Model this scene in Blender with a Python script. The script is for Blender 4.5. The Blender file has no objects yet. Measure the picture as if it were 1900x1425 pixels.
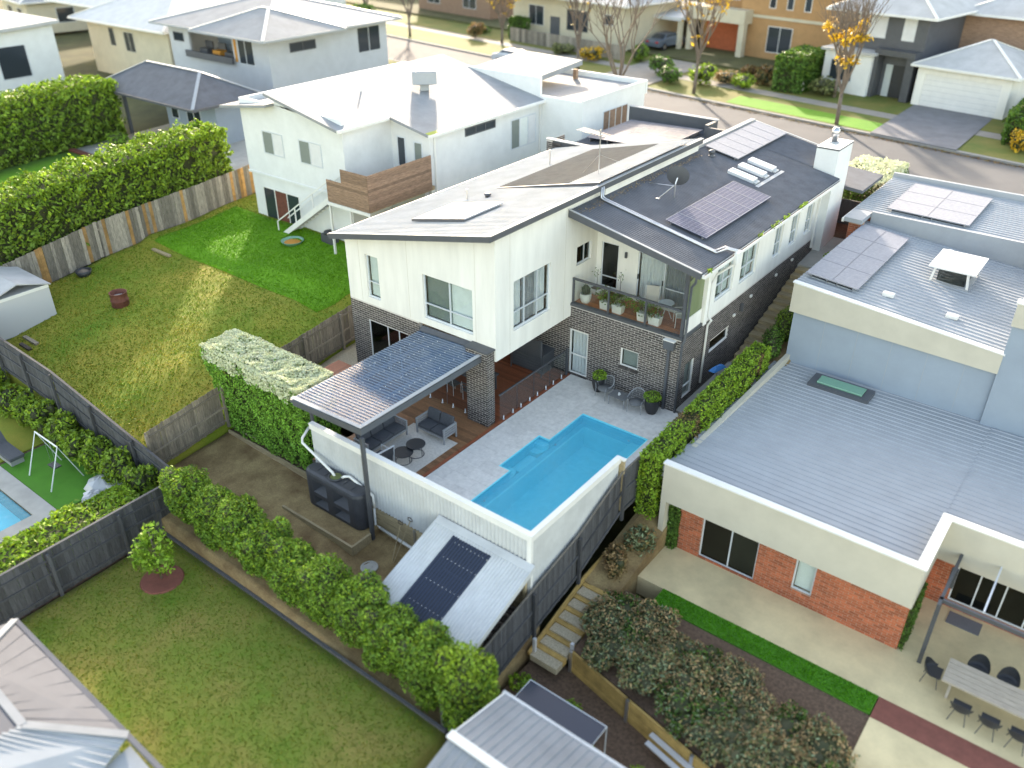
import bpy, bmesh, math, random
import numpy as np
from mathutils import Vector, Matrix
R = math.radians
S = bpy.context.scene
COL = S.collection
rng = np.random.default_rng(7)
random.seed(7)

# ---------------------------------------------------------------- camera, sky, sun, exposure
cd = bpy.data.cameras.new("camera"); cam = bpy.data.objects.new("camera", cd); COL.objects.link(cam)
cam.location = (17.397, -26.453, 18.4); cam.rotation_euler = (R(58.97), 0, R(37.73))
cd.sensor_width = 36; cd.lens = 36 * 1575 / 1900; cd.clip_start = .1; cd.clip_end = 3000
cd.dof.use_dof = True; cd.dof.focus_distance = 36.0; cd.dof.aperture_fstop = cd.lens / 1000 / 0.19
S.camera = cam
SUN_EL, SUN_AZ = 18.5, 131.5            # azimuth as a plan angle from +x, counter-clockwise
w = bpy.data.worlds.new("World"); S.world = w; w.use_nodes = True
nt = w.node_tree; sky = nt.nodes.new("ShaderNodeTexSky"); sky.sky_type = 'NISHITA'; sky.sun_disc = False
sky.sun_elevation = R(SUN_EL); sky.sun_rotation = R(90 - SUN_AZ); sky.air_density = 1.0; sky.dust_density = 1.0; sky.ozone_density = 0.0
bg = nt.nodes["Background"]; bg.inputs["Strength"].default_value = 0.15
nt.links.new(sky.outputs[0], bg.inputs[0])
sd = bpy.data.lights.new("sun", 'SUN'); sun = bpy.data.objects.new("sun", sd); COL.objects.link(sun)
sd.energy = 2.0; sd.angle = R(2.0); sd.color = (1.0, .97, .92)
ce = math.cos(R(SUN_EL)); sv = Vector((ce * math.cos(R(SUN_AZ)), ce * math.sin(R(SUN_AZ)), math.sin(R(SUN_EL))))
sun.rotation_euler = sv.to_track_quat('Z', 'Y').to_euler(); sun.location = (-40, 40, 60)
vs = S.view_settings; vs.view_transform = 'Standard'; vs.look = 'None'; vs.gamma = 1; vs.use_curve_mapping = False
vs.exposure = 2.35
vs.use_white_balance = True; vs.white_balance_temperature = 8150; vs.white_balance_tint = 13      # balanced for the open shade

# ---------------------------------------------------------------- materials
MATS = {}
def M(name, col, rough=.6, var=0., scale=3., bump=0., bscale=40., metal=0., spec=.5, isl=0., obr=0., col2=None, stretch=None, fine=0., trans=0.):
    m = bpy.data.materials.new(name); m.use_nodes = True; MATS[name] = m
    n = m.node_tree.nodes; l = m.node_tree.links; b = n["Principled BSDF"]
    b.inputs["Roughness"].default_value = rough; b.inputs["Metallic"].default_value = metal
    b.inputs["Specular IOR Level"].default_value = spec
    geo = n.new("ShaderNodeNewGeometry"); pos = geo.outputs["Position"]
    if stretch:
        mp = n.new("ShaderNodeMapping"); mp.inputs["Scale"].default_value = stretch; l.new(pos, mp.inputs[0]); pos = mp.outputs[0]
    def rgb(c): return (c[0], c[1], c[2], 1)
    cur = None
    c2 = col2 if col2 else [min(1, c * (1 - var)) for c in col]
    c1 = col if col2 else [min(1, c * (1 + var)) for c in col]
    if var or col2:
        tx = n.new("ShaderNodeTexNoise"); tx.inputs["Scale"].default_value = scale; tx.inputs["Detail"].default_value = 6; tx.inputs["Roughness"].default_value = .65
        l.new(pos, tx.inputs["Vector"])
        rp = n.new("ShaderNodeMapRange"); rp.inputs[1].default_value = .32; rp.inputs[2].default_value = .68; l.new(tx.outputs["Fac"], rp.inputs[0])
        mx = n.new("ShaderNodeMix"); mx.data_type = 'RGBA'; mx.inputs[6].default_value = rgb(c1); mx.inputs[7].default_value = rgb(c2)
        l.new(rp.outputs[0], mx.inputs[0]); cur = mx.outputs[2]
    def mul(fac_socket, amt):
        nonlocal cur
        mr = n.new("ShaderNodeMapRange"); mr.inputs[3].default_value = 1 - amt; mr.inputs[4].default_value = 1 + amt; l.new(fac_socket, mr.inputs[0])
        hv = n.new("ShaderNodeHueSaturation"); l.new(mr.outputs[0], hv.inputs["Value"])
        if cur: l.new(cur, hv.inputs["Color"])
        else: hv.inputs["Color"].default_value = rgb(col)
        cur = hv.outputs[0]
    if isl: mul(geo.outputs["Random Per Island"], isl)
    if obr:
        oi = n.new("ShaderNodeObjectInfo"); mul(oi.outputs["Random"], obr)
    if fine:
        t2 = n.new("ShaderNodeTexNoise"); t2.inputs["Scale"].default_value = bscale; t2.inputs["Detail"].default_value = 3; l.new(pos, t2.inputs["Vector"]); mul(t2.outputs["Fac"], fine)
    if cur: l.new(cur, b.inputs["Base Color"])
    else: b.inputs["Base Color"].default_value = rgb(col)
    if bump:
        t3 = n.new("ShaderNodeTexNoise"); t3.inputs["Scale"].default_value = bscale; t3.inputs["Detail"].default_value = 4; l.new(pos, t3.inputs["Vector"])
        bp = n.new("ShaderNodeBump"); bp.inputs["Strength"].default_value = bump; bp.inputs["Distance"].default_value = .02
        l.new(t3.outputs["Fac"], bp.inputs["Height"]); l.new(bp.outputs[0], b.inputs["Normal"])
    if trans:
        tr = n.new("ShaderNodeBsdfTranslucent"); ms = n.new("ShaderNodeMixShader"); ms.inputs[0].default_value = trans
        if cur: l.new(cur, tr.inputs[0])
        else: tr.inputs[0].default_value = rgb(col)
        l.new(b.outputs[0], ms.inputs[1]); l.new(tr.outputs[0], ms.inputs[2]); l.new(ms.outputs[0], n["Material Output"].inputs[0])
    return m
def glassmat(name, tint, refl=1.45, rough=.02, bump=0., bscale=3., body=None, bodyfac=0.):
    m = bpy.data.materials.new(name); m.use_nodes = True; MATS[name] = m
    n = m.node_tree.nodes; l = m.node_tree.links; n.remove(n["Principled BSDF"])
    t = n.new("ShaderNodeBsdfTransparent"); t.inputs[0].default_value = (*tint, 1)
    g = n.new("ShaderNodeBsdfGlossy"); g.inputs["Roughness"].default_value = rough
    fr = n.new("ShaderNodeFresnel"); gb = n.new("ShaderNodeNewGeometry"); mr = n.new("ShaderNodeMapRange")     # same reflection from either side of a pane
    mr.inputs[3].default_value = refl; mr.inputs[4].default_value = 1 / refl; l.new(gb.outputs["Backfacing"], mr.inputs[0]); l.new(mr.outputs[0], fr.inputs[0])
    mx = n.new("ShaderNodeMixShader"); l.new(fr.outputs[0], mx.inputs[0]); l.new(g.outputs[0], mx.inputs[2])
    src = t.outputs[0]
    if body:
        d = n.new("ShaderNodeBsdfDiffuse"); d.inputs[0].default_value = (*body, 1)
        m2 = n.new("ShaderNodeMixShader"); m2.inputs[0].default_value = bodyfac; l.new(t.outputs[0], m2.inputs[1]); l.new(d.outputs[0], m2.inputs[2]); src = m2.outputs[0]
    l.new(src, mx.inputs[1]); l.new(mx.outputs[0], n["Material Output"].inputs[0])
    if bump:
        geo = n.new("ShaderNodeNewGeometry"); tx = n.new("ShaderNodeTexNoise"); tx.inputs["Scale"].default_value = bscale; tx.inputs["Detail"].default_value = 2
        l.new(geo.outputs["Position"], tx.inputs["Vector"]); bp = n.new("ShaderNodeBump"); bp.inputs["Strength"].default_value = bump; bp.inputs["Distance"].default_value = .05
        l.new(tx.outputs["Fac"], bp.inputs["Height"]); l.new(bp.outputs[0], g.inputs["Normal"]); l.new(bp.outputs[0], fr.inputs["Normal"])
    return m

# walls and roofs
M("render_white", (.77, .76, .715), .8, .08, 1.0, .12, 60, stretch=(1.5, 1.5, .25))
M("render_cool", (.70, .72, .72), .8, .06, 1., .1, 60)
M("render_grey", (.47, .50, .54), .8, .06, 1.2, .1, 60)
M("render_cream", (.55, .50, .38), .8, .08, 1., .1, 60)
M("render_stone", (.52, .49, .41), .8, .06, 1., .08, 60)
M("render_tan", (.42, .24, .11), .8, .1, 1.4, .1, 60)
M("render_blue_grey", (.27, .33, .40), .75, .05, .8, .06, 60)
M("mortar", (.62, .58, .54), .9, .1, 8, .3, 120)
M("brick_dark", (.075, .064, .06), .75, .35, 9, .3, 150, isl=.45)
M("brick_one", (.075, .064, .06), .75, .35, 9, .3, 150, obr=.45)
M("brick_red", (.40, .105, .045), .8, .2, 6, .3, 150, isl=.3)
M("brick_mortar_red", (.42, .27, .2), .9, .1, 8, .2, 100)
M("metal_white", (.42, .43, .435), .65, .12, .9, .03, 20, metal=.0, spec=.12)
M("metal_pale", (.50, .52, .53), .6, .1, 1.2, .03, 20, spec=.15)
M("metal_lavender", (.12, .127, .145), .7, .08, 1.5, spec=.08)
M("metal_roof_grey", (.27, .285, .30), .7, .12, .8, spec=.08)
M("metal_dark", (.105, .114, .132), .62, .16, 1.6, .05, 30, spec=.15)
M("metal_mid", (.34, .365, .39), .55, .06, 1.4, .04, 30, spec=.25)
M("metal_silver", (.40, .42, .45), .4, .08, 1.2, .04, 30, metal=.2)
M("fascia_dark", (.085, .092, .105), .5, .1, 2)
M("fascia_white", (.72, .72, .70), .5, .05, 2)
M("aluminium", (.62, .66, .70), .35, .04, 5, metal=.15)
M("steel_dark", (.07, .075, .085), .45, .1, 3)
M("steel", (.55, .56, .58), .28, .05, 5, metal=.85)
M("plastic_white", (.72, .72, .70), .45, .05, 4)
M("plastic_black", (.03, .033, .038), .45, .1, 4)
M("rubber", (.02, .02, .022), .8)
M("dark_room", (.06, .055, .05), .9)
M("floor_oak", (.25, .16, .09), .5, .2, 3, stretch=(1, 8, 1))
# timber
M("deck_red", (.25, .075, .035), .5, .3, 5, .15, 60, stretch=(1, 9, 9), obr=.25)
M("deck_brown", (.24, .115, .055), .55, .3, 5, .15, 60, stretch=(1, 9, 9), obr=.3)
M("deck_orange", (.46, .16, .06), .5, .25, 5, .15, 60, stretch=(1, 9, 9), obr=.2)
M("paling", (.21, .175, .135), .85, .35, 4, .3, 60, stretch=(6, 6, .8), obr=.3)
M("paling_dark", (.068, .070, .076), .8, .3, 4, .3, 60, stretch=(6, 6, .8), obr=.3)
M("paling_grey", (.24, .215, .18), .85, .4, 4, .3, 60, stretch=(6, 6, .8), obr=.45)
M("paling_orange", (.34, .19, .07), .8, .3, 4, .3, 60, obr=.3)
M("sleeper", (.38, .30, .18), .85, .25, 3, .3, 50, stretch=(.8, 6, 6), obr=.15)
M("sleeper_yellow", (.46, .30, .10), .85, .25, 3, .3, 50, obr=.15)
M("timber_weathered", (.27, .17, .115), .8, .35, 3, .3, 50, stretch=(1, 1, 8), obr=.25)
M("table_wood", (.42, .36, .29), .7, .2, 4, .2, 60, stretch=(1, 8, 8))
# ground
M("paver", (.68, .66, .625), .75, .12, 5, .2, 60, obr=.05, fine=.12)
M("grout", (.50, .49, .47), .9)
M("rug", (.60, .57, .52), .95, .14, 14, .3, 120, fine=.15)
M("dirt", (.15, .09, .04), .95, .35, 1.1, .8, 22, fine=.45, col2=(.33, .24, .115))
M("pebbles", (.42, .36, .26), .9, .3, 20, .6, 50, isl=.4)
M("mulch", (.13, .082, .055), .95, .4, 9, .8, 40)
M("concrete", (.38, .37, .34), .85, .12, 1.5, .2, 50)
M("patio_beige", (.66, .54, .32), .85, .2, .55, .1, 40, fine=.08)
M("path_red", (.22, .075, .055), .85, .15, 4, .3, 50)
M("asphalt", (.115, .114, .115), .9, .12, .35, .2, 60, fine=.12)
M("aggregate", (.17, .17, .18), .85, .15, 1., .2, 60, fine=.15)
M("footpath", (.27, .25, .22), .85, .1, 1.2, .15, 50)
M("kerb", (.27, .26, .24), .85, .1, 3)
M("earth", (.085, .085, .03), .95, .3, .4, .4, 20)
M("grass_lush", (.085, .25, .006), .9, .2, .6, .8, 30, col2=(.12, .31, .010), fine=.45)
M("grass_dry", (.10, .20, .006), .9, .2, .24, .8, 30, col2=(.31, .26, .035), fine=.45)
M("grass_rear", (.11, .20, .014), .9, .2, .5, .8, 30, col2=(.25, .215, .05), fine=.45)
M("grass_turf", (.05, .21, .012), .9, .12, 1.5, .7, 60, fine=.25)
M("grass_verge", (.085, .13, .014), .9, .2, .4, .6, 45, col2=(.19, .165, .035), fine=.25)
# foliage (base colours; sunlit tops of the back shrubs are put in through leaf_lime)
def F(name, c, c2, isl=.55, tr=.3): M(name, c, .55, col2=c2, scale=2.2, isl=isl, trans=tr, spec=.3)
F("leaf_hedge", (0.112, 0.218, 0.033), (0.198, 0.299, 0.036))
F("leaf_bright", (0.158, 0.326, 0.036), (0.264, 0.408, 0.042))
F("leaf_lime", (0.290, 0.394, 0.030), (0.172, 0.313, 0.036))
F("leaf_deep", (0.059, 0.143, 0.026), (0.106, 0.204, 0.036))
F("leaf_screen", (0.099, 0.218, 0.036), (0.198, 0.326, 0.036))
F("leaf_jasmine", (0.145, 0.340, 0.048), (0.211, 0.421, 0.059))
F("leaf_grey", (0.172, 0.252, 0.149), (0.238, 0.286, 0.154))
F("leaf_olive", (0.132, 0.184, 0.059), (0.224, 0.218, 0.095))
F("leaf_tan", (0.460, 0.299, 0.153), (0.360, 0.258, 0.126))
F("leaf_russet", (0.251, 0.122, 0.059), (0.172, 0.163, 0.059))
F("leaf_yellow", (0.620, 0.433, 0.045), (0.500, 0.278, 0.027), tr=.4)
F("petal_white", (0.740, 0.762, 0.576), (0.660, 0.700, 0.450), .15, .3)
F("twig", (0.050, 0.052, 0.023), (0.035, 0.046, 0.018), .2, 0)
M("bark", (.16, .125, .10), .9, .3, 6, .4, 40)
M("bark_dark", (.07, .055, .045), .9, .3, 6, .4, 40)
# pots, cloth, misc
M("pot_white", (.68, .67, .64), .6, .06, 5, .1, 40)
M("pot_black", (.028, .028, .03), .5, .2, 5)
M("cushion", (.075, .08, .09), .9, .12, 8, .2, 200)
M("wicker_grey", (.16, .165, .17), .8, .2, 60, .4, 150)
M("frame_grey", (.28, .29, .30), .6, .1, 6)
M("sling_cream", (.50, .47, .41), .85, .06, 30)
M("curtain", (.82, .83, .84), .9, .04, 3, trans=.25)
M("curtain_dark", (.27, .27, .28), .9, .1, 3)
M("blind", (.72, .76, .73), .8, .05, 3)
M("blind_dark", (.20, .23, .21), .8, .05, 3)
M("tank_plastic", (.040, .043, .052), .5, .15, 3)
M("solar_cell", (.085, .095, .155), .5, .2, 6, spec=.06)
M("solar_cell_glare", (.30, .31, .345), .5, .12, 6, spec=.1)  # paler than solar_cell: glare on the panels is put into the colour
M("solar_cell_mid", (.15, .155, .18), .5, .15, 6, spec=.08)
M("metal_shade_grey", (.13, .13, .125), .7, .15, 2, spec=.1)  # white roof metal greyed: a tilt away from the sun put into colour
M("solar_line", (.26, .27, .31), .5, spec=.2)
M("solar_water", (.50, .51, .53), .3)
M("skylight", (.50, .55, .57), .15, spec=.8)
M("skylight_green", (.16, .36, .26), .2, spec=.7)
M("pool_shell", (.08, .66, .80), .4, .06, 4)
M("pool_shell_light", (.16, .82, .92), .4, .05, 4)
M("umbrella_blue", (.03, .2, .52), .8)
M("ivy_green", (.035, .11, .02), .8, .3, 12, .5, 40)
M("car_paint", (.10, .13, .17), .25, spec=.7); M("car_silver", (.5, .54, .58), .25, spec=.7)
M("car_glass", (.03, .04, .05), .08, spec=.8); M("tail_red", (.4, .02, .02), .3); M("lamp_clear", (.7, .7, .68), .2)
M("orange_cloth", (.55, .24, .04), .8); M("rust", (.14, .045, .03), .8, .3, 8)
M("pink_pot", (.42, .25, .22), .8)
glassmat("glass_window", (.93, .96, .96), 1.5)
glassmat("glass_dark", (.38, .42, .42), 1.55)
glassmat("glass_fence", (.92, .94, .93), 1.45)
glassmat("glass_frost", (.55, .62, .45), 1.4, .15, body=(.30, .36, .20), bodyfac=.55)
glassmat("poly_blue", (.34, .50, .72), 1.6, .10, body=(.10, .175, .28), bodyfac=.5)
M("poly_rib_glint", (.22, .275, .35), .2, spec=.9)  # paler than the sheet: sky glare on the crests put into colour
glassmat("poly_dark", (.12, .15, .22), 1.5, .15, body=(.035, .05, .085), bodyfac=.7)
glassmat("water", (.74, .96, .99), 1.33, .03, bump=.35, bscale=3.5, body=(.07, .60, .80), bodyfac=.36)

# ---------------------------------------------------------------- mesh helpers
ROOT = {}
class MB:
    def __init__(s): s.v = []; s.f = []
    def add(s, vs, fs):
        n = len(s.v); s.v += [tuple(p) for p in vs]; s.f += [tuple(i + n for i in f) for f in fs]; return s
    def box(s, x0, x1, y0, y1, z0, z1):
        return s.add([(x0, y0, z0), (x1, y0, z0), (x1, y1, z0), (x0, y1, z0), (x0, y0, z1), (x1, y0, z1), (x1, y1, z1), (x0, y1, z1)],
                     [(0, 3, 2, 1), (4, 5, 6, 7), (0, 1, 5, 4), (1, 2, 6, 5), (2, 3, 7, 6), (3, 0, 4, 7)])
    def quad(s, *p): return s.add(p, [tuple(range(len(p)))])
    def hexa(s, b, t):      # bottom loop, top loop (same count, counter-clockwise from above)
        n = len(b); return s.add(list(b) + list(t), [tuple(range(n))[::-1], tuple(range(n, 2 * n))] + [(i, (i + 1) % n, n + (i + 1) % n, n + i) for i in range(n)])
    def slab(s, pts, th):   # polygon (counter-clockwise from above) thickened downwards
        return s.hexa([(p[0], p[1], p[2] - th) for p in pts], pts)
    def bar(s, a, b, w, h=None):
        a = Vector(a); b = Vector(b); h = h or w; d = (b - a).normalized(); up = Vector((0, 0, 1)) if abs(d.z) < .95 else Vector((0, 1, 0))
        r = d.cross(up).normalized() * (w / 2); u = r.cross(d).normalized() * (h / 2)
        return s.hexa([a - r - u, a + r - u, a + r + u, a - r + u], [b - r - u, b + r - u, b + r + u, b - r + u])
    def tube(s, pts, r, n=8, closed=False, caps=True):
        pts = [Vector(p) for p in pts]; N = len(pts); rs = r if isinstance(r, (list, tuple)) else [r] * N; base = len(s.v); prev = None
        for i, p in enumerate(pts):
            if closed: d = pts[(i + 1) % N] - pts[i - 1]
            else: d = pts[min(i + 1, N - 1)] - pts[max(i - 1, 0)]
            d.normalize()
            if prev is None: a = d.orthogonal().normalized()
            else:
                a = prev - d * prev.dot(d)
                if a.length < 1e-5: a = d.orthogonal()
                a.normalize()
            prev = a; c = d.cross(a)
            s.v += [tuple(p + (a * math.cos(t) + c * math.sin(t)) * rs[i]) for t in [2 * math.pi * k / n for k in range(n)]]
        for i in range(N if closed else N - 1):
            j = (i + 1) % N
            for k in range(n): s.f.append((base + i * n + k, base + i * n + (k + 1) % n, base + j * n + (k + 1) % n, base + j * n + k))
        if caps and not closed:
            s.f.append(tuple(base + k for k in range(n))[::-1]); s.f.append(tuple(base + (N - 1) * n + k for k in range(n)))
        return s
    def lathe(s, prof, c=(0, 0, 0), n=20, sx=1, sy=1):
        base = len(s.v); k = len(prof)
        for i in range(n):
            t = 2 * math.pi * i / n
            s.v += [(c[0] + r * math.cos(t) * sx, c[1] + r * math.sin(t) * sy, c[2] + z) for r, z in prof]
        for i in range(n):
            j = (i + 1) % n
            for q in range(k - 1): s.f.append((base + i * k + q, base + j * k + q, base + j * k + q + 1, base + i * k + q + 1))
        s.f.append(tuple(base + i * k for i in range(n))[::-1]); s.f.append(tuple(base + i * k + k - 1 for i in range(n)))
        return s
    def corr(s, p, u, v, pitch, depth, nrm=(0, 0, 1), seg=4, rib=False):
        p = Vector(p); u = Vector(u); v = Vector(v); nrm = Vector(nrm); L = u.length; ud = u / L; ts = []
        n = max(1, round(L / pitch)); pt = L / n
        for i in range(n):
            if rib: ts += [(i * pt, 0), (i * pt + pt * .70, 0), (i * pt + pt * .78, depth), (i * pt + pt * .92, depth)]
            else: ts += [(i * pt + pt * k / seg, depth * .5 * (1 + math.sin(2 * math.pi * k / seg))) for k in range(seg)]
        ts.append((L, 0)); base = len(s.v)
        for t, h in ts: q = p + ud * t + nrm * h; s.v += [tuple(q), tuple(q + v)]
        for i in range(len(ts) - 1): s.f.append((base + 2 * i, base + 2 * i + 2, base + 2 * i + 3, base + 2 * i + 1))
        return s
    def face(s, fc, c, a0, a1, d0, d1, z0, z1):   # box in a wall's own frame: along a, outwards d, up z
        if fc == 'y-': return s.box(a0, a1, c - d1, c - d0, z0, z1)
        if fc == 'y+': return s.box(a0, a1, c + d0, c + d1, z0, z1)
        if fc == 'x+': return s.box(c + d0, c + d1, a0, a1, z0, z1)
        return s.box(c - d1, c - d0, a0, a1, z0, z1)
    def wall(s, fc, c, a0, a1, z0, z1, ops=(), th=.2):
        xs = sorted({a0, a1, *[o[0] for o in ops], *[o[1] for o in ops]}); xs = [x for x in xs if a0 <= x <= a1]
        for i in range(len(xs) - 1):
            m = (xs[i] + xs[i + 1]) / 2; cut = sorted([(o[2], o[3]) for o in ops if o[0] < m < o[1]]); z = z0
            for b, t in cut:
                if b > z: s.face(fc, c, xs[i], xs[i + 1], -th, 0, z, b)
                z = max(z, t)
            if z < z1: s.face(fc, c, xs[i], xs[i + 1], -th, 0, z, z1)
        return s
    def build(s, name, mat, parent=None, smooth=False, bevel=0.):
        me = bpy.data.meshes.new(name); o = ROOT.get(parent, Vector((0, 0, 0))) if parent else Vector((0, 0, 0))
        me.from_pydata([(p[0] - o[0], p[1] - o[1], p[2] - o[2]) for p in s.v], [], s.f)
        me.materials.append(MATS[mat]); me.update()
        if smooth: me.shade_smooth()
        ob = bpy.data.objects.new(name, me); COL.objects.link(ob)
        if parent: ob.parent = parent
        ROOT[ob] = o
        if bevel:
            b = ob.modifiers.new("bevel", 'BEVEL'); b.width = bevel; b.segments = 2; b.limit_method = 'ANGLE'
        return ob
def tag(o, label, cat, group=None):
    o["label"] = label; o["category"] = cat
    if group: o["group"] = group
    return o
def thing(name, label, cat, loc=(0, 0, 0), group=None):
    o = bpy.data.objects.new(name, None); o.empty_display_size = .2; COL.objects.link(o); o.location = loc; ROOT[o] = Vector(loc); return tag(o, label, cat, group)
def struct(name, mb, mat, smooth=False):
    o = mb.build(name, mat, None, smooth); o["kind"] = "structure"; return o
def stuff(o): o["kind"] = "stuff"; return o
def piece(me, name, parent, loc, rot=None, scale=None):     # shares mesh data between alike pieces
    o = bpy.data.objects.new(name, me); COL.objects.link(o); o.parent = parent; o.location = Vector(loc) - ROOT[parent]; ROOT[o] = ROOT[parent]
    if rot: o.rotation_euler = rot
    if scale: o.scale = scale
    return o
def meshof(mb, name, mat, smooth=False):
    me = bpy.data.meshes.new(name); me.from_pydata(mb.v, [], mb.f); me.materials.append(MATS[mat]); me.update()
    if smooth: me.shade_smooth()
    return me
def copy_tree(o, loc, rz=0., label=None, group=None, scale=None):
    r = o.copy(); COL.objects.link(r); r.location = loc; r.rotation_euler = (0, 0, rz)
    if scale: r.scale = scale
    if label: r["label"] = label
    if group: r["group"] = group
    def kids(a, b):
        for ch in list(a.children):
            c = ch.copy(); COL.objects.link(c); c.parent = b; kids(ch, c)
    kids(o, r); return r
def fast_mesh(name, V, Fq, mat, parent=None, smooth=False):
    V = np.asarray(V, dtype=np.float32); Fq = np.asarray(Fq, dtype=np.int32)
    o = ROOT.get(parent, Vector((0, 0, 0))) if parent else Vector((0, 0, 0)); V = V - np.array(o, dtype=np.float32)
    me = bpy.data.meshes.new(name); k = Fq.shape[1]
    me.vertices.add(len(V)); me.vertices.foreach_set("co", V.ravel()); me.loops.add(Fq.size); me.loops.foreach_set("vertex_index", Fq.ravel())
    me.polygons.add(len(Fq)); me.polygons.foreach_set("loop_start", np.arange(0, Fq.size, k, dtype=np.int32)); me.polygons.foreach_set("loop_total", np.full(len(Fq), k, dtype=np.int32))
    me.update(calc_edges=True); me.materials.append(MATS[mat])
    if smooth: me.shade_smooth()
    ob = bpy.data.objects.new(name, me); COL.objects.link(ob)
    if parent: ob.parent = parent
    ROOT[ob] = o; return ob
def grid(name, x0, x1, y0, y1, zf, mat, nx=20, ny=20, skirt=.6):
    xs = np.linspace(x0, x1, nx + 1); ys = np.linspace(y0, y1, ny + 1); X, Y = np.meshgrid(xs, ys); Z = zf(X, Y) + 0 * X
    V = np.stack([X.ravel(), Y.ravel(), Z.ravel()], 1); F_ = []
    for j in range(ny):
        for i in range(nx): a = j * (nx + 1) + i; F_.append((a, a + 1, a + nx + 2, a + nx + 1))
    V = list(map(tuple, V))
    edge = [i for i in range(nx + 1)] + [j * (nx + 1) + nx for j in range(1, ny + 1)] + [ny * (nx + 1) + i for i in range(nx - 1, -1, -1)] + [j * (nx + 1) for j in range(ny - 1, 0, -1)]
    n0 = len(V)
    for e in edge: p = V[e]; V.append((p[0], p[1], p[2] - skirt))
    m = len(edge)
    for k in range(m): F_.append((edge[k], n0 + k, n0 + (k + 1) % m, edge[(k + 1) % m]))
    o = fast_mesh(name, V, F_, mat, smooth=False); o["kind"] = "structure"; return o
def wob(P, f=1.0, seed=0):       # cheap smooth 3-D noise in -1..1
    x, y, z = P[:, 0] * f, P[:, 1] * f, P[:, 2] * f; s = seed * 1.7
    return (np.sin(1.7 * x + 1.1 * y + s) + np.sin(1.3 * y - 2.1 * z + 2 * s + 1) + np.sin(2.3 * z + 1.9 * x + s * 3 + 2) + np.sin(3.1 * x - 2.7 * y + 1.5 * z + s)) / 4
def leaves(name, P, N, size, mat, parent=None, asp=.5, jit=.9):
    n = len(P); N = N + rng.normal(0, jit, (n, 3)); N /= np.linalg.norm(N, axis=1)[:, None] + 1e-9
    T = rng.normal(0, 1, (n, 3)); T -= N * (T * N).sum(1)[:, None]; T /= np.linalg.norm(T, axis=1)[:, None] + 1e-9; B = np.cross(N, T)
    s = (size * rng.uniform(.7, 1.35, n))[:, None]
    V = np.stack([P - T * s, P + B * s * asp, P + T * s, P - B * s * asp], 1).reshape(-1, 3)
    return fast_mesh(name, V, np.arange(4 * n).reshape(-1, 4), mat, parent)
def boxpts(b, n, depth=.18, bump=.12, seed=0, faces='tfblr', rnd=.25):
    x0, x1, y0, y1, z0, z1 = b; lx, ly, lz = x1 - x0, y1 - y0, z1 - z0
    A = {'t': lx * ly, 'f': lx * lz, 'b': lx * lz, 'l': ly * lz, 'r': ly * lz}; tot = sum(A[k] for k in faces); P = []; N = []
    for k in faces:
        m = max(1, int(n * A[k] / tot)); u = rng.random(m); v = rng.random(m)
        if k == 't': p = np.stack([x0 + u * lx, y0 + v * ly, np.full(m, z1)], 1); nn = (0, 0, 1)
        elif k == 'f': p = np.stack([x0 + u * lx, np.full(m, y0), z0 + v * lz], 1); nn = (0, -1, 0)
        elif k == 'b': p = np.stack([x0 + u * lx, np.full(m, y1), z0 + v * lz], 1); nn = (0, 1, 0)
        elif k == 'l': p = np.stack([np.full(m, x0), y0 + u * ly, z0 + v * lz], 1); nn = (-1, 0, 0)
        else: p = np.stack([np.full(m, x1), y0 + u * ly, z0 + v * lz], 1); nn = (1, 0, 0)
        P.append(p); N.append(np.tile(np.array(nn, float), (m, 1)))
    P = np.concatenate(P); N = np.concatenate(N); c = np.array([(x0 + x1) / 2, (y0 + y1) / 2, (z0 + z1) / 2])
    d = rng.exponential(depth * .5, len(P)) - bump * wob(P, 2.2, seed) - .5 * bump * wob(P, 6, seed + 3)
    P = P - N * d[:, None]
    q = (P - c) / np.array([lx / 2, ly / 2, lz / 2])      # round the corners a little
    cor = np.clip(np.abs(q) - .75, 0, None); cor[:, 2] *= (q[:, 2] > 0); P -= np.sign(q) * rnd * cor * (np.count_nonzero(cor > .02, axis=1) > 1)[:, None] * 1.6
    return P, N
def blobpts(bl, n, depth=.15, bump=.15, seed=0, zmin=None):
    w_ = np.array([(b[3] * b[4] + b[4] * b[5] + b[3] * b[5]) for b in bl]); w_ = w_ / w_.sum(); P = []; N = []
    for b, f in zip(bl, w_):
        m = max(4, int(n * f)); d = rng.normal(0, 1, (m, 3)); d /= np.linalg.norm(d, axis=1)[:, None]; r = np.array(b[3:6]); c = np.array(b[:3])
        k = 1 - rng.exponential(depth, m); p = c + d * r * np.clip(k, .2, 1.05)[:, None]
        p = p + d * (bump * wob(p, 2.6, seed) + .4 * bump * wob(p, 7, seed + 2))[:, None]; P.append(p); N.append(d / r)
    P = np.concatenate(P); N = np.concatenate(N); N /= np.linalg.norm(N, axis=1)[:, None]
    keep = np.ones(len(P), bool)
    for b in bl:
        q = ((P - np.array(b[:3])) / np.array(b[3:6])); keep &= (q ** 2).sum(1) > .45
    if zmin is not None: keep &= P[:, 2] > zmin
    return P[keep], N[keep]
def blobcore(bl, k=.72):
    mb = MB()
    for b in bl:
        prof = [(math.sin(t) * k, -math.cos(t) * k) for t in np.linspace(.15, math.pi - .15, 7)]
        sub = MB().lathe(prof, n=9); mb.add([(b[0] + p[0] * b[3], b[1] + p[1] * b[4], b[2] + p[2] * b[5]) for p in sub.v], sub.f)
    return mb
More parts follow.
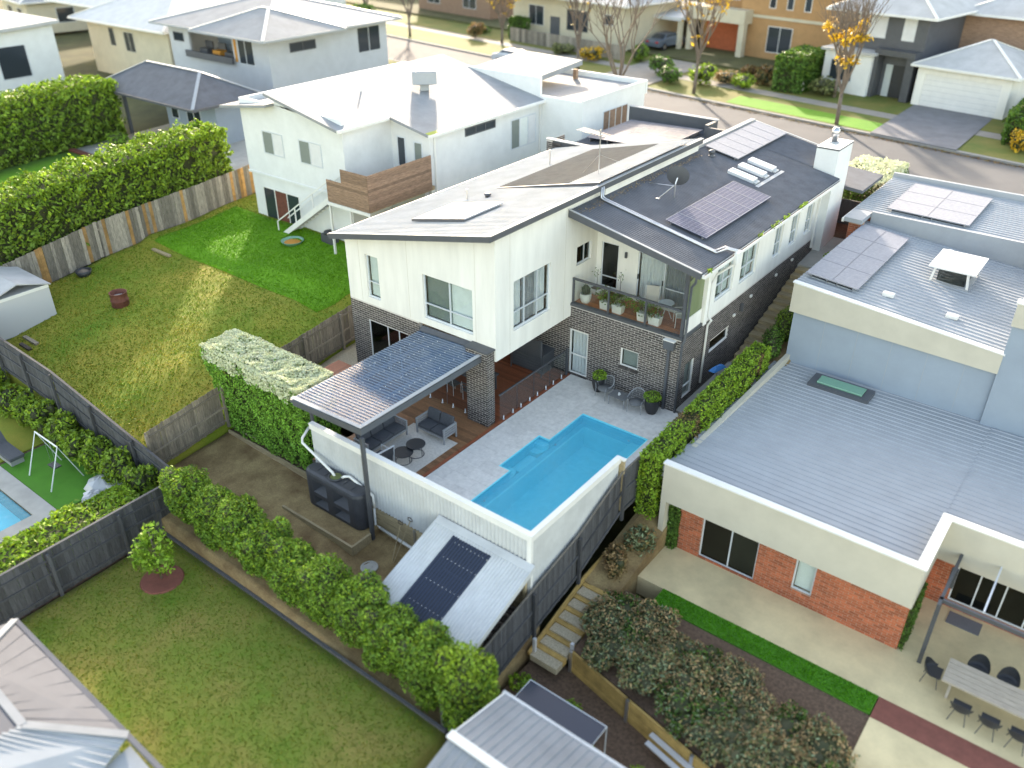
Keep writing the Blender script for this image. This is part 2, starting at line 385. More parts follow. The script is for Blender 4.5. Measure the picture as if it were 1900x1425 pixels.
# ---------------------------------------------------------------- the lie of the land
def ip(v, xs, ys): return np.interp(v, xs, ys)
def base_z(X, Y):
    a = ip(Y, [-60, -14, 0, 6, 14, 20, 26, 40, 60, 120, 400], [-6, -4.2, -3.6, -2.2, .8, 2.2, 2.6, 2.75, 3.0, 5, 12])
    b = ip(Y, [-60, -16, -10, 0, 6, 14, 20, 30, 40, 60, 120, 400], [-5, -2.9, -.6, .7, 1.5, 2.1, 2.4, 2.6, 2.7, 3.0, 5, 12])
    t = np.clip((-27.0 - X) / 2.5, 0, 1); return a * (1 - t) + b * t
bx_ = np.concatenate([np.linspace(-420, -90, 8), np.linspace(-80, -31, 8), np.array([-30, -28.5, -27, -24, -15, -5, 5, 15, 25, 40, 70, 120, 250, 420])])
by_ = np.concatenate([np.array([-300, -100, -60, -40, -25, -16, -14, -10, -5, 0, 3, 6, 10, 14, 17, 20, 23, 26, 30, 35, 40, 50, 60, 80, 120, 200, 400, 700])])
Xg, Yg = np.meshgrid(bx_, by_); Zg = base_z(Xg, np.clip(Yg, -60, 400)); nx = len(bx_)
V = np.stack([Xg.ravel(), Yg.ravel(), Zg.ravel()], 1)
Fg = [(j * nx + i, j * nx + i + 1, (j + 1) * nx + i + 1, (j + 1) * nx + i) for j in range(len(by_) - 1) for i in range(nx - 1)]
g = fast_mesh("ground", V, Fg, "earth"); g["kind"] = "structure"

def dirt_z(X, Y): return ip(X, [-9.3, -3, -1.2, 0, 6.3], [-1.12, -1.30, -1.40, -1.60, -2.05]) - .07 * (-11 - Y) + .03 * np.sin(2.1 * X + Y) * np.sin(1.7 * Y)
grid("yard_dirt", -9.28, 6.25, -15.45, -10.6, dirt_z, "dirt", 60, 24, 1.4)
grid("side_passage", -9.28, -7.86, -10.6, 18, lambda X, Y: ip(Y, [-10.6, -5, 0, 12, 18], [-1.0, -.12, .3, 2.2, 2.7]), "pebbles", 4, 40, 1.5)
def lawn_left(X, Y):
    b = ip(Y, [-14.3, -10, -6, 0, 6, 16], [-.7, .15, .75, 1.0, 1.6, 2.5])
    terr = .28 * np.clip((Y + 3.4 - .12 * (X + 20)) / .7, 0, 1) * np.clip((-10.9 - X) / 1.6, 0, 1)
    return b + terr - ip(X, [-13.5, -9.3], [0, .55]) + .04 * np.sin(.9 * X) * np.sin(1.1 * Y)
grid("lawn", -26, -9.42, -14.3, 18, lawn_left, "grass_dry", 60, 100, 1.5)
def terrace(X, Y): return lawn_left(X, Y) + .03
g = grid("terrace_lawn", -25.2, -11.9, -3.6, 1.9, terrace, "grass_lush", 40, 20, .02)
def rear_z(X, Y): return -2.12 + .012 * (Y + 16) + .02 * np.sin(X) * np.sin(1.3 * Y)
grid("rear_lawn", -7.0, 6.6, -34, -15.55, rear_z, "grass_rear", 40, 50, 1)
# front: verges, road, footpaths -- the street runs a little askew (9.5 degrees)
SK = -.167
def street_poly(name, x0, x1, d0, d1, z, mat, th=.5, n=24):
    mb = MB(); xs = np.linspace(x0, x1, n + 1)
    for a, b in zip(xs[:-1], xs[1:]): mb.quad((a, d0 + SK * a, z), (b, d0 + SK * b, z), (b, d1 + SK * b, z), (a, d1 + SK * a, z))
    mb.quad((x0, d0 + SK * x0, z), (x1, d0 + SK * x1, z), (x1, d0 + SK * x1, z - th), (x0, d0 + SK * x0, z - th)); mb.quad((x0, d1 + SK * x0, z), (x0, d1 + SK * x0, z - th), (x1, d1 + SK * x1, z - th), (x1, d1 + SK * x1, z))
    return struct(name, mb, mat)
street_poly("road", -150, 120, 27.3, 35.4, 2.92, "asphalt")
street_poly("kerb", -150, 120, 27.0, 27.3, 3.04, "kerb")
street_poly("kerb", -150, 120, 35.4, 35.75, 3.05, "kerb")
street_poly("verge", -150, 120, 23.4, 27.0, 3.03, "grass_verge")
street_poly("verge", -150, 120, 35.75, 40.3, 3.06, "grass_verge")
street_poly("green_verge", -11.2, 1.2, 36.0, 38.6, 3.075, "grass_lush", .1)
street_poly("footpath", -150, 120, 40.3, 41.8, 3.08, "footpath")
street_poly("footpath", -150, 120, 21.9, 23.4, 3.04, "footpath")
street_poly("front_gardens", -150, 120, 41.8, 47, 3.10, "grass_verge", 1)
street_poly("front_gardens", -150, 120, 47, 75, 3.3, "earth", 1)
grid("front_yard", -9.3, 6.3, 15.5, 23.0, lambda X, Y: ip(Y, [15.5, 22], [2.75, 2.98]), "mulch", 4, 4, 1)
grid("front_yard", 6.35, 30, 15.5, 19.5, lambda X, Y: ip(Y, [15.5, 22], [2.7, 2.9]), "concrete", 4, 4, 1)
street_poly("driveway", .8, 6.6, 35.45, 48, 3.125, "aggregate", .1)
street_poly("driveway", -24.5, -19.0, 35.45, 49, 3.125, "footpath", .1)

def blades(name, label, x0, x1, y0, y1, zf, n, mats, size, keep=None):
    X = rng.uniform(x0, x1, n); Y = rng.uniform(y0, y1, n)
    if keep is not None: k = keep(X, Y); X, Y = X[k], Y[k]
    P = np.stack([X, Y, zf(X, Y) + size * .45], 1); a = rng.uniform(0, 6.28, len(P)); N = np.stack([np.cos(a), np.sin(a), np.full(len(P), .35)], 1); q = rng.random(len(P)); m_ = len(mats)
    for i, mt in enumerate(mats):
        sel = (q * m_).astype(int) == i; o = leaves(name, P[sel], N[sel], size, mt, None, .35, .5); stuff(o); tag(o, label + ", " + ["greener blades", "straw-coloured blades", "dry yellow blades"][i], "grass")
F("blade_turf", (.065, .29, .008), (.09, .34, .012), .3); F("blade_green", (.075, .185, .008), (.12, .23, .012), .35); F("blade_straw", (.23, .21, .02), (.16, .21, .02), .35); F("blade_lush", (.09, .27, .006), (.13, .33, .010), .3)
blades("grass_blades", "short grass of the rear lawn", -6.9, 6.5, -27, -15.65, rear_z, 42000, ["blade_green", "blade_straw"], .035)
F("blade_dry", (.34, .28, .04), (.26, .25, .03), .35)
blades("grass_blades", "dry grass of the left lawn near the dark fence", -25.9, -9.6, -14.1, -7.5, lawn_left, 24000, ["blade_green", "blade_straw", "blade_dry"], .045)
blades("grass_blades", "patchy grass of the left lawn", -25.9, -9.6, -7.5, 6, lawn_left, 38000, ["blade_green", "blade_straw"], .045, lambda X, Y: ~((X > -25.2) & (X < -11.9) & (Y > -3.6) & (Y < 1.9)))
blades("grass_blades", "lush grass of the left terrace", -25.2, -11.9, -3.6, 1.9, terrace, 22000, ["blade_lush"], .045)
# ---------------------------------------------------------------- window and brick builders
def window(parent, fc, c, a0, a1, z0, z1, vm=(), tr=None, blind=None, glass="glass_window", fw=.05, frame="aluminium", rec=.09, name="window", trc=None):
    m = MB(); d0, d1 = -rec - .05, -rec
    m.face(fc, c, a0, a0 + fw, d0, d1, z0, z1); m.face(fc, c, a1 - fw, a1, d0, d1, z0, z1)
    m.face(fc, c, a0 + fw, a1 - fw, d0, d1, z0, z0 + fw); m.face(fc, c, a0 + fw, a1 - fw, d0, d1, z1 - fw, z1)
    cols = [a0 + fw] + [v for v in vm] + [a1 - fw]; rows = [z0 + fw] + ([tr] if tr else []) + [z1 - fw]
    for v in vm: m.face(fc, c, v - fw / 2, v + fw / 2, d0, d1 + .004, z0 + fw, z1 - fw)
    if tr:
        for k in range(len(cols) - 1): m.face(fc, c, cols[k] + (fw / 2 if k else 0), cols[k + 1] - (fw / 2 if k < len(cols) - 2 else 0), d0, d1 + .002, tr - fw / 2, tr + fw / 2)
    w_ = m.build(name, frame, parent)
    for i in range(len(cols) - 1):
        for j in range(len(rows) - 1):
            MB().face(fc, c, cols[i] + (fw / 2 if i else 0), cols[i + 1] - (fw / 2 if i < len(cols) - 2 else 0), d0 + .02, d0 + .028,
                      rows[j] + (fw / 2 if j else 0), rows[j + 1] - (fw / 2 if j < len(rows) - 2 else 0)).build("pane", glass, w_)
    if blind:
        kinds = blind if isinstance(blind, (list, tuple)) else [blind] * (len(cols) - 1)
        for i, k in enumerate(kinds):
            if not k: continue
            b0, b1 = cols[i], cols[i + 1]; q = MB()
            if k.startswith("curtain"):
                n = max(8, int((b1 - b0) / .045)); pts = [(b0 + (b1 - b0) * t / n, -rec - .16 + .022 * math.sin(t * 1.9) + .01 * math.sin(t * .7)) for t in range(n + 1)]
                for (p, d), (p2, e) in zip(pts[:-1], pts[1:]):
                    f = {'y-': lambda a, dd: (a, c - dd), 'y+': lambda a, dd: (a, c + dd), 'x+': lambda a, dd: (c + dd, a), 'x-': lambda a, dd: (c - dd, a)}[fc]
                    A, B_ = f(p, d), f(p2, e); q.quad((*A, z0 + .02), (*B_, z0 + .02), (*B_, z1), (*A, z1))
                q.build("curtain", k, w_, True)
            else:
                q.face(fc, c, b0, b1, -rec - .15, -rec - .145, z0 + .03, z1); q.build("blind", k, w_)
    return w_
BL, BH, BJ = .29, .080, .019
def brickrun(fc, c, a0, a1, z0, z1, ops=(), fulls=None, mb=None, proud=.008, ph=0):
    """brick faces a little proud of the mortar wall; whole bricks can go to `fulls` as (a, z) instead"""
    r = 0; z = z0
    while z + BH <= z1 + .02:
        a = a0 - ((r + ph) % 2) * (BL + BJ) / 2
        while a < a1 - .03:
            p, q = max(a, a0), min(a + BL, a1); segs = [(p, q)]
            for o in ops:
                if z + BH * .6 > o[2] and z + BH * .4 < o[3]:
                    ns = []
                    for s, e in segs:
                        if e <= o[0] or s >= o[1]: ns.append((s, e))
                        else:
                            if s < o[0]: ns.append((s, o[0]))
                            if e > o[1]: ns.append((o[1], e))
                    segs = ns
            for s, e in segs:
                if e - s < .03: continue
                if fulls is not None: fulls.append((s, e, z))
                else: mb.face(fc, c, s, e, -.02, proud, z, z + BH)
            a += BL + BJ
        z += BH + BJ; r += 1

# ---------------------------------------------------------------- the house in the middle
house = thing("house", "two-storey white render and dark brick house beside the swimming pool", "house", (-1, 2, 0))
zr = lambda x: 7.9 + .2216 * (x - .25)
# white upper storey
w_ = MB(); XL, YF = -7.8, -4.95
opsF = [(-6.70, -5.98, 3.50, 5.36), (-3.58, -1.07, 3.50, 5.34)]
w_.wall('y-', YF, XL, -1.09, 3.2, 5.55, opsF); w_.wall('y-', YF, -1.09, 0, 2.72, 5.55)
w_.hexa([(XL, YF, 5.55), (0, YF, 5.55), (0, YF + .2, 5.55), (XL, YF + .2, 5.55)], [(XL, YF, zr(XL) - .2), (0, YF, zr(0) - .2), (0, YF + .2, zr(0) - .2), (XL, YF + .2, zr(XL) - .2)])
opsR = [(-3.87, -1.50, 3.57, 5.60), (.28, 1.36, 4.82, 5.62)]
w_.wall('x+', 0, YF + .2, 1.8, 2.72, 7.6, opsR); w_.box(-.2, 0, 1.8, 16.4, 3.2, 7.45)
w_.wall('x-', XL, YF + .2, 10.5, 3.2, 5.85); w_.box(XL + .2, -.2, 10.3, 10.5, 3.2, 5.85)
wu = w_.build("upper_wall", "render_white", house)
for x in (-7.05, -4.35, -.95): MB().face('y-', YF, x, x + .012, 0, .003, 3.25, zr(x) - .22).build("render_joint", "render_stone", wu)     # fine vertical sheet joints
for y in (-4.1, -.55): MB().face('x+', 0, y, y + .012, 0, .003, 2.75, 7.55).build("render_joint", "render_stone", wu)
window(house, 'y-', YF, -6.70, -5.98, 3.50, 5.36, (), 4.18, "blind", name="window")
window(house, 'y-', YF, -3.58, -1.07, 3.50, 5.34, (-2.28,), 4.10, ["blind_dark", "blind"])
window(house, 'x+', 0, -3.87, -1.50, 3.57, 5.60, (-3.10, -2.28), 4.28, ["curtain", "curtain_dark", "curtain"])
window(house, 'x+', 0, .28, 1.36, 4.82, 5.62, (.92,), None, [None, "blind"], "glass_dark")
MB().box(-7.6, -.2, -4.75, 0, 2.72, 2.9).build("soffit", "render_white", house)
st = MB().box(-3.56, -1.1, YF - .012, YF - .002, 3.42, 3.5); st.build("window_sill", "render_white", house)
# dark roof line and white skillion roof
YB = 10.1; XR = .25; XLr = -8.05
r_ = MB(); r_.corr((XLr, -5.5, zr(XLr)), (0, YB + 5.5, 0), (XR - XLr, 0, zr(XR) - zr(XLr)), .17, .03, rib=True); r_.slab([(XLr, -5.5, zr(XLr) - .02), (XR, -5.5, zr(XR) - .02), (XR, YB, zr(XR) - .02), (XLr, YB, zr(XLr) - .02)], .1)
wr = r_.build("roof", "metal_white", house)
f_ = MB(); f_.hexa([(XLr - .02, -5.54, zr(XLr) - .2), (XR + .04, -5.54, zr(XR) - .2), (XR + .04, -5.5, zr(XR) - .2), (XLr - .02, -5.5, zr(XLr) - .2)], [(XLr - .02, -5.54, zr(XLr) + .015), (XR + .04, -5.54, zr(XR) + .015), (XR + .04, -5.5, zr(XR) + .015), (XLr - .02, -5.5, zr(XLr) + .015)])
f_.box(XR, XR + .04, -5.5, YB, zr(XR) - .2, zr(XR) + .015); f_.box(XLr - .12, XLr, -5.5, YB, zr(XLr) - .14, zr(XLr) - .03)
f_.build("fascia", "fascia_dark", wr)
cp = MB(); cp.box(XR - .12, XR + .05, -5.55, YB, zr(XR) + .017, zr(XR) + .035)
cp.hexa([(XLr - .03, -5.55, zr(XLr) + .02), (XR + .05, -5.55, zr(XR) + .02), (XR + .05, -5.42, zr(XR) + .02), (XLr - .03, -5.42, zr(XLr) + .02)], [(XLr - .03, -5.55, zr(XLr) + .035), (XR + .05, -5.55, zr(XR) + .035), (XR + .05, -5.42, zr(XR) + .035), (XLr - .03, -5.42, zr(XLr) + .035)])
cp.build("roof_capping", "metal_white", wr)
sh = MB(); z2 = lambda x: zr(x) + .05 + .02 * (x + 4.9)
sh.corr((-4.9, 1.4, z2(-4.9)), (0, 7.4, 0), (3.6, 0, z2(-1.3) - z2(-4.9)), .17, .03, rib=True); sh.build("overlapping_roof_sheet", "metal_shade_grey", wr)  # coloured grey as if this part sloped away from the sun
sh = MB().corr((-1.3, 1.4, z2(-1.3)), (0, 7.4, 0), (1.5, 0, z2(.2) - z2(-1.3)), .17, .03, rib=True); sh.build("overlapping_roof_sheet", "metal_white", wr)
MB().hexa([(-4.95, 1.36, zr(-4.95) + .03), (.22, 1.36, zr(.22) + .03), (.22, 1.4, zr(.22) + .03), (-4.95, 1.4, zr(-4.95) + .03)], [(-4.95, 1.36, z2(-4.95) + .01), (.22, 1.36, z2(.22) + .01), (.22, 1.4, z2(.22) + .01), (-4.95, 1.4, z2(-4.95) + .01)]).build("sheet_edge", "fascia_dark", wr)
MB().box(-.02, .18, 1.9, YB - .2, 7.38, zr(.1) - .22).build("eave_strip", "render_white", house)
sw = MB(); zz = lambda x, h=.0: zr(x) + h
for i in range(2):
    y0, y1 = -3.78 + i * 1.2, -2.62 + i * 1.2
    sw.hexa([(-5.0, y0, zz(-5.0, .07)), (-2.4, y0, zz(-2.4, .07)), (-2.4, y1, zz(-2.4, .07)), (-5.0, y1, zz(-5, .07))], [(-5.0, y0, zz(-5.0, .15)), (-2.4, y0, zz(-2.4, .15)), (-2.4, y1, zz(-2.4, .15)), (-5.0, y1, zz(-5, .15))])
sw.build("solar_water_panel", "solar_water", wr, bevel=.01)
MB().hexa([(-5.05, -3.83, zz(-5.05, .05)), (-2.35, -3.83, zz(-2.35, .05)), (-2.35, -3.8, zz(-2.35, .05)), (-5.05, -3.8, zz(-5.05, .05))], [(-5.05, -3.83, zz(-5.05, .16)), (-2.35, -3.83, zz(-2.35, .16)), (-2.35, -3.8, zz(-2.35, .16)), (-5.05, -3.8, zz(-5.05, .16))]).build("panel_rail", "fascia_dark", wr)
for x, y, h, rr, mt in [(-5.16, -.36, .45, .04, "plastic_white"), (-5.47, 6.01, .7, .04, "plastic_white"), (-4.3, -.06, .16, .11, "fascia_dark")]:
    MB().lathe([(rr, -.05), (rr, h - .05), (rr * 1.4, h - .05), (rr * 1.4, h), (0.01, h + .02)], (x, y, zr(x)), 12).build("vent_pipe", mt, wr, True)
an = MB(); ax, ay = -.83, 2.92; an.tube([(ax, ay, zr(ax)), (ax, ay, 9.6)], .022, 6); an.tube([(ax - 1.15, ay + .25, 9.42), (ax + 1.05, ay - .25, 9.42)], .014, 5)
for k in range(13):
    t = -1.1 + k * .175; l_ = .30 - .012 * abs(k - 3); an.tube([(ax + t * .97 - .05, ay - t * .22 - l_, 9.42), (ax + t * .97 + .05, ay - t * .22 + l_, 9.42)], .009, 4)
an.tube([(ax, ay, 8.6), (ax + .5, ay + 1.8, zr(ax + .5))], .006, 4); an.tube([(ax, ay, 8.6), (ax - 1.2, ay + .5, zr(ax - 1.2))], .006, 4)
an.build("antenna", "steel", wr)
# dark skillion roof over the balcony and the long right wing
zd = lambda x: 7.36 - .197 * (x - .1)
d_ = MB(); d_.corr((.05, -.4, zd(.05)), (0, 13.9, 0), (5.7, 0, zd(5.75) - zd(.05)), .13, .022); d_.slab([(.05, -.4, zd(.05) - .02), (5.75, -.4, zd(5.75) - .02), (5.75, 13.5, zd(5.75) - .02), (.05, 13.5, zd(.05) - .02)], .1)
d_.corr((-.1, 13.5, zd(-.1)), (0, 3.1, 0), (4.45, 0, zd(4.35) - zd(-.1)), .085, .018); d_.slab([(-.1, 13.5, zd(-.1) - .02), (4.35, 13.5, zd(4.35) - .02), (4.35, 16.6, zd(4.35) - .02), (-.1, 16.6, zd(-.1) - .02)], .1)
dr = d_.build("roof", "metal_dark", house)
f_ = MB(); f_.hexa([(.02, -.46, zd(.02) - .27), (5.72, -.46, zd(5.72) - .22), (5.72, -.4, zd(5.72) - .22), (.02, -.4, zd(.02) - .27)], [(.02, -.46, zd(.02) + .02), (5.72, -.46, zd(5.72) + .02), (5.72, -.4, zd(5.72) + .02), (.02, -.4, zd(.02) + .02)])
f_.build("fascia", "fascia_dark", dr)
c_ = MB(); c_.hexa([(.0, -.47, zd(0) + .021), (5.74, -.47, zd(5.74) + .021), (5.74, -.36, zd(5.74) + .021), (0, -.36, zd(0) + .021)], [(.0, -.47, zd(0) + .04), (5.74, -.47, zd(5.74) + .04), (5.74, -.36, zd(5.74) + .04), (0, -.36, zd(0) + .04)])
c_.build("roof_capping", "metal_white", dr); c_ = MB(); c_.box(-.22, .02, 10.12, 16.6, 7.40, 7.52); c_.build("roof_capping", "metal_white", dr); c_ = MB(); c_.hexa([(-.2, 16.6, zd(-.2) + .02), (4.4, 16.6, zd(4.4) + .02), (4.4, 16.72, zd(4.4) + .02), (-.2, 16.72, zd(-.2) + .02)], [(-.2, 16.6, zd(-.2) + .06), (4.4, 16.6, zd(4.4) + .06), (4.4, 16.72, zd(4.4) + .06), (-.2, 16.72, zd(-.2) + .06)])
c_.build("roof_capping", "metal_white", dr)
gt = MB()   # gutter: a real trough with a lip, open on top
zg = zd(5.75) - .03
gt.box(5.76, 5.775, -.42, 13.5, zg - .13, zg - .01); gt.box(5.775, 5.88, -.42, 13.5, zg - .13, zg - .115); gt.box(5.88, 5.895, -.42, 13.5, zg - .13, zg + .005); gt.box(5.775, 5.88, -.42, -.405, zg - .115, zg)
gt.build("gutter", "fascia_white", dr)
lv = MB().box(5.777, 5.878, -.3, 13.4, zg - .113, zg - .06); lv.build("gutter_litter", "mulch", dr)
P = []
for y in (.05, 4.5, 5.7, 6.1, 6.9, 7.2, 8.6, 8.9, 9.1): P.append(np.stack([rng.normal(5.82, .04, 40), rng.normal(y, .09, 40), zg - .05 + rng.random(40) * .16], 1))
P = np.concatenate(P); stuff(leaves("gutter_weeds", P, np.tile((0, 0, 1.), (len(P), 1)), .045, "leaf_lime", dr))
# leaf litter caught along the top of the dark roof
xs = rng.normal(.42, .10, 700); ys = rng.uniform(-.3, 9.6, 700); stuff(leaves("leaf_litter", np.stack([xs, ys, zd(xs) + .03], 1), np.tile((0, 0, 1.), (700, 1)), .03, "leaf_tan", dr, jit=.3))
def panel_array(parent, x0, x1, y0, y1, zf, nx, ny, mat="solar_cell", cells=(10, 6), lift=.12, name="solar_panel"):
    dx, dy = (x1 - x0) / nx, (y1 - y0) / ny
    for i in range(nx):
        for j in range(ny):
            a, b, c, d = x0 + i * dx + .008, x0 + (i + 1) * dx - .008, y0 + j * dy + .008, y0 + (j + 1) * dy - .008
            def q(u0, u1, v0, v1, h0, h1, mb): mb.hexa([(u0, v0, zf(u0) + h0), (u1, v0, zf(u1) + h0), (u1, v1, zf(u1) + h0), (u0, v1, zf(u0) + h0)], [(u0, v0, zf(u0) + h1), (u1, v0, zf(u1) + h1), (u1, v1, zf(u1) + h1), (u0, v1, zf(u0) + h1)])
            m = MB(); q(a, b, c, d, lift, lift + .035, m); p = m.build(name, mat, parent)
            m = MB()
            for (u0, u1, v0, v1) in [(a, b, c, c + .025), (a, b, d - .025, d), (a, a + .025, c + .025, d - .025), (b - .025, b, c + .025, d - .025)]: q(u0, u1, v0, v1, lift + .036, lift + .042, m)
            for k in range(1, cells[0]):
                v = c + (d - c) * k / cells[0]; q(a + .025, b - .025, v - .006, v + .006, lift + .0355, lift + .0365, m)
            for k in range(1, cells[1]):
                u = a + (b - a) * k / cells[1]; q(u - .006, u + .006, c + .025, d - .025, lift + .0370, lift + .038, m)
            m.build("panel_frame", "solar_line", p)
            m = MB()
            for u in (a + .2, b - .2): q(u - .02, u + .02, c + .05, d - .05, 0, lift - .002, m)
            m.build("panel_foot", "steel", p)
panel_array(dr, 2.90, 4.68, 1.95, 8.0, zd, 1, 6, "solar_cell", (6, 10))
panel_array(dr, .20, 1.90, 10.55, 16.3, zd, 1, 6, "solar_cell_glare", (6, 10))
for i in range(3):
    y0 = 8.86 + i * 1.05; x0, x1, y1 = 2.2, 3.42, y0 + .52; m = MB()
    for (u0, u1, v0, v1) in [(x0, x1, y0, y0 + .07), (x0, x1, y1 - .07, y1), (x0, x0 + .07, y0 + .07, y1 - .07), (x1 - .07, x1, y0 + .07, y1 - .07)]:
        m.hexa([(u0, v0, zd(u0) + .01), (u1, v0, zd(u1) + .01), (u1, v1, zd(u1) + .01), (u0, v1, zd(u0) + .01)], [(u0, v0, zd(u0) + .15), (u1, v0, zd(u1) + .15), (u1, v1, zd(u1) + .15), (u0, v1, zd(u0) + .15)])
    sk = m.build("skylight", "aluminium", dr); u0, u1, v0, v1 = x0 + .07, x1 - .07, y0 + .07, y1 - .07
    MB().hexa([(u0, v0, zd(u0) + .10), (u1, v0, zd(u1) + .10), (u1, v1, zd(u1) + .10), (u0, v1, zd(u0) + .10)], [(u0, v0, zd(u0) + .12), (u1, v0, zd(u1) + .12), (u1, v1, zd(u1) + .12), (u0, v1, zd(u0) + .12)]).build("pane", "skylight", sk)
    MB().hexa([(x1 + .03, y0 + .05, zd(x1 + .03)), (x1 + .14, y0 + .05, zd(x1 + .14)), (x1 + .14, y1 - .05, zd(x1 + .14)), (x1 + .03, y1 - .05, zd(x1 + .03))], [(x1 + .03, y0 + .05, zd(x1) + .06), (x1 + .14, y0 + .05, zd(x1) + .05), (x1 + .14, y1 - .05, zd(x1) + .05), (x1 + .03, y1 - .05, zd(x1) + .06)]).build("flashing", "metal_pale", sk)
MB().hexa([(3.62, 8.7, zd(3.62) + .02), (3.78, 8.7, zd(3.78) + .02), (3.78, 11.6, zd(3.78) + .02), (3.62, 11.6, zd(3.62) + .02)], [(3.62, 8.7, zd(3.62) + .03), (3.78, 8.7, zd(3.78) + .03), (3.78, 11.6, zd(3.78) + .03), (3.62, 11.6, zd(3.62) + .03)]).build("flashing", "metal_mid", dr)
MB().lathe([(.17, 0), (.17, .03), (.10, .04), (.10, .16), (.15, .17), (.15, .25), (.08, .30), (.01, .31)], (.83, 9.99, zd(.83)), 16).build("roof_vent", "fascia_dark", dr, True)
# water pipes across the roof
for o in (0, .14):
    y = 1.40 + o
    MB().tube([(.30, y, zr(.25) - .05), (.30, y, zd(.3) + .12), (.45, y, zd(.45) + .07), (5.40 - o, y, zd(5.4) + .07), (5.55 - o, y + .55, zd(5.55) + .12), (5.9, y + .62, zd(5.9) + .15), (5.95, y + .62, zd(5.9) - .3)], .04, 8).build("roof_pipe", "steel", dr, True)
MB().box(5.88, 6.02, 1.92, 2.3, zg - .35, zg + .12).build("rain_head", "fascia_white", dr, bevel=.015)
# satellite dish
sdm = MB(); dc = Vector((2.0, 4.45, zd(2.0) + .85)); dn = Vector((-.35, .85, .30)).normalized(); up = dn.orthogonal().normalized(); sd2 = dn.cross(up)
prof = [(.0, .0), (.17, .012), (.34, .05), (.46, .095)]; base = len(sdm.v); n_ = 24
for r0, h0 in prof:
    for k in range(n_): sdm.v.append(tuple(dc + (up * math.cos(2 * math.pi * k / n_) + sd2 * math.sin(2 * math.pi * k / n_)) * max(r0, .01) + dn * h0))
for q in range(3):
    for k in range(n_): sdm.f.append((base + q * n_ + k, base + q * n_ + (k + 1) % n_, base + (q + 1) * n_ + (k + 1) % n_, base + (q + 1) * n_ + k))
dish = sdm.build("satellite_dish", "fascia_dark", dr, True)
m = MB(); back = dc - dn * .05; m.tube([(2.0, 4.3, zd(2.0) + .02), (2.0, 4.3, zd(2) + .6), back], .03, 8); m.tube([(1.62, 3.62, zd(1.62) + .02), (1.98, 4.25, zd(2) + .55)], .02, 6); m.tube([(.62, 4.65, zd(.62) + .02), (1.96, 4.32, zd(2) + .5)], .018, 6)
m.tube([dc + up * -.36 + dn * .08, dc + dn * .42 - up * .2], .012, 6); m.box(1.55, 1.7, 3.55, 3.68, zd(1.62), zd(1.62) + .04); m.build("dish_mount", "steel", dish)
lp = dc + dn * .42 - up * .2; MB().box(lp.x - .05, lp.x + .05, lp.y - .04, lp.y + .04, lp.z - .04, lp.z + .05).build("receiver", "plastic_white", dish, bevel=.01)
# long right wall: render above, dark brick below
XW = 5.05; opsW = [(2.60, 4.22, 3.80, 5.48), (4.88, 6.50, 3.76, 5.50), (8.28, 9.18, 3.75, 5.5), (10.1, 11.0, 3.75, 5.5), (11.92, 12.82, 3.75, 5.5)]
m = MB(); m.wall('x+', XW, 1.62, 16.3, 3.2, 6.22, opsW); m.build("side_wall", "render_white", house)
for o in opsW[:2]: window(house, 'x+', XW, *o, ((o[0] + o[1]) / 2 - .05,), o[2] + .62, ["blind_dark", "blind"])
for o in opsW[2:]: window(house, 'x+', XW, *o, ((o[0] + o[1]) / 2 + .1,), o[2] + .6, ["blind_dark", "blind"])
m = MB(); m.wall('y-', 1.8, -.0, 5.05, 3.1, 6.25, [(.22, 1.03, 3.5, 5.48), (1.95, 4.55, 3.36, 5.48)], .15); m.hexa([(0, 1.8, 6.25), (4.9, 1.8, 6.25), (4.9, 1.95, 6.25), (0, 1.95, 6.25)], [(0, 1.8, zd(0) - .14), (4.9, 1.8, zd(4.9) - .14), (4.9, 1.95, zd(4.9) - .14), (0, 1.95, zd(0) - .14)])
m.build("balcony_wall", "render_white", house)
window(house, 'y-', 1.8, .22, 1.03, 3.5, 5.48, (), 3.98, None, "glass_dark", rec=.05)
window(house, 'y-', 1.8, 1.95, 4.55, 3.36, 5.48, (3.18,), None, ["curtain", "curtain_dark"], rec=.03, name="sliding_door")
MB().face('y-', 1.8, 3.25, 4.5, -.06, -.02, 4.18, 4.22).build("door_rail", "aluminium", house)
for sx in (2.0, 3.12): MB().face('y-', 1.8, sx, sx + .04, .0, .05, 4.3, 4.5).build("door_handle", "plastic_black", house)
MB().box(1.36, 1.46, 1.70, 1.79, 5.05, 5.3).build("wall_lamp", "steel_dark", house, bevel=.02)
MB().box(.1, 5.0, 2.0, 9.0, 3.2, 3.3).build("upper_floor", "floor_oak", house)
MB().box(-7.6, -.2, -4.75, 10.3, 3.0, 3.12).build("upper_floor", "floor_oak", house)
# inside: pale pink tub chair seen low through the tall window
ia = thing("tub_chair", "pale pink tub chair seen indoors through the tall balcony window", "chair", (.72, 2.75, 3.3)); m = MB(); m.lathe([(.30, .12), (.38, .2), (.40, .45), (.34, .47), (.3, .34), (.01, .32)], (.72, 2.75, 3.3), 16); m.build("shell", "pink_pot", ia, True); MB().lathe([(.24, 0), (.26, .12), (.01, .13)], (.72, 2.75, 3.3), 12).build("base", "steel_dark", ia)
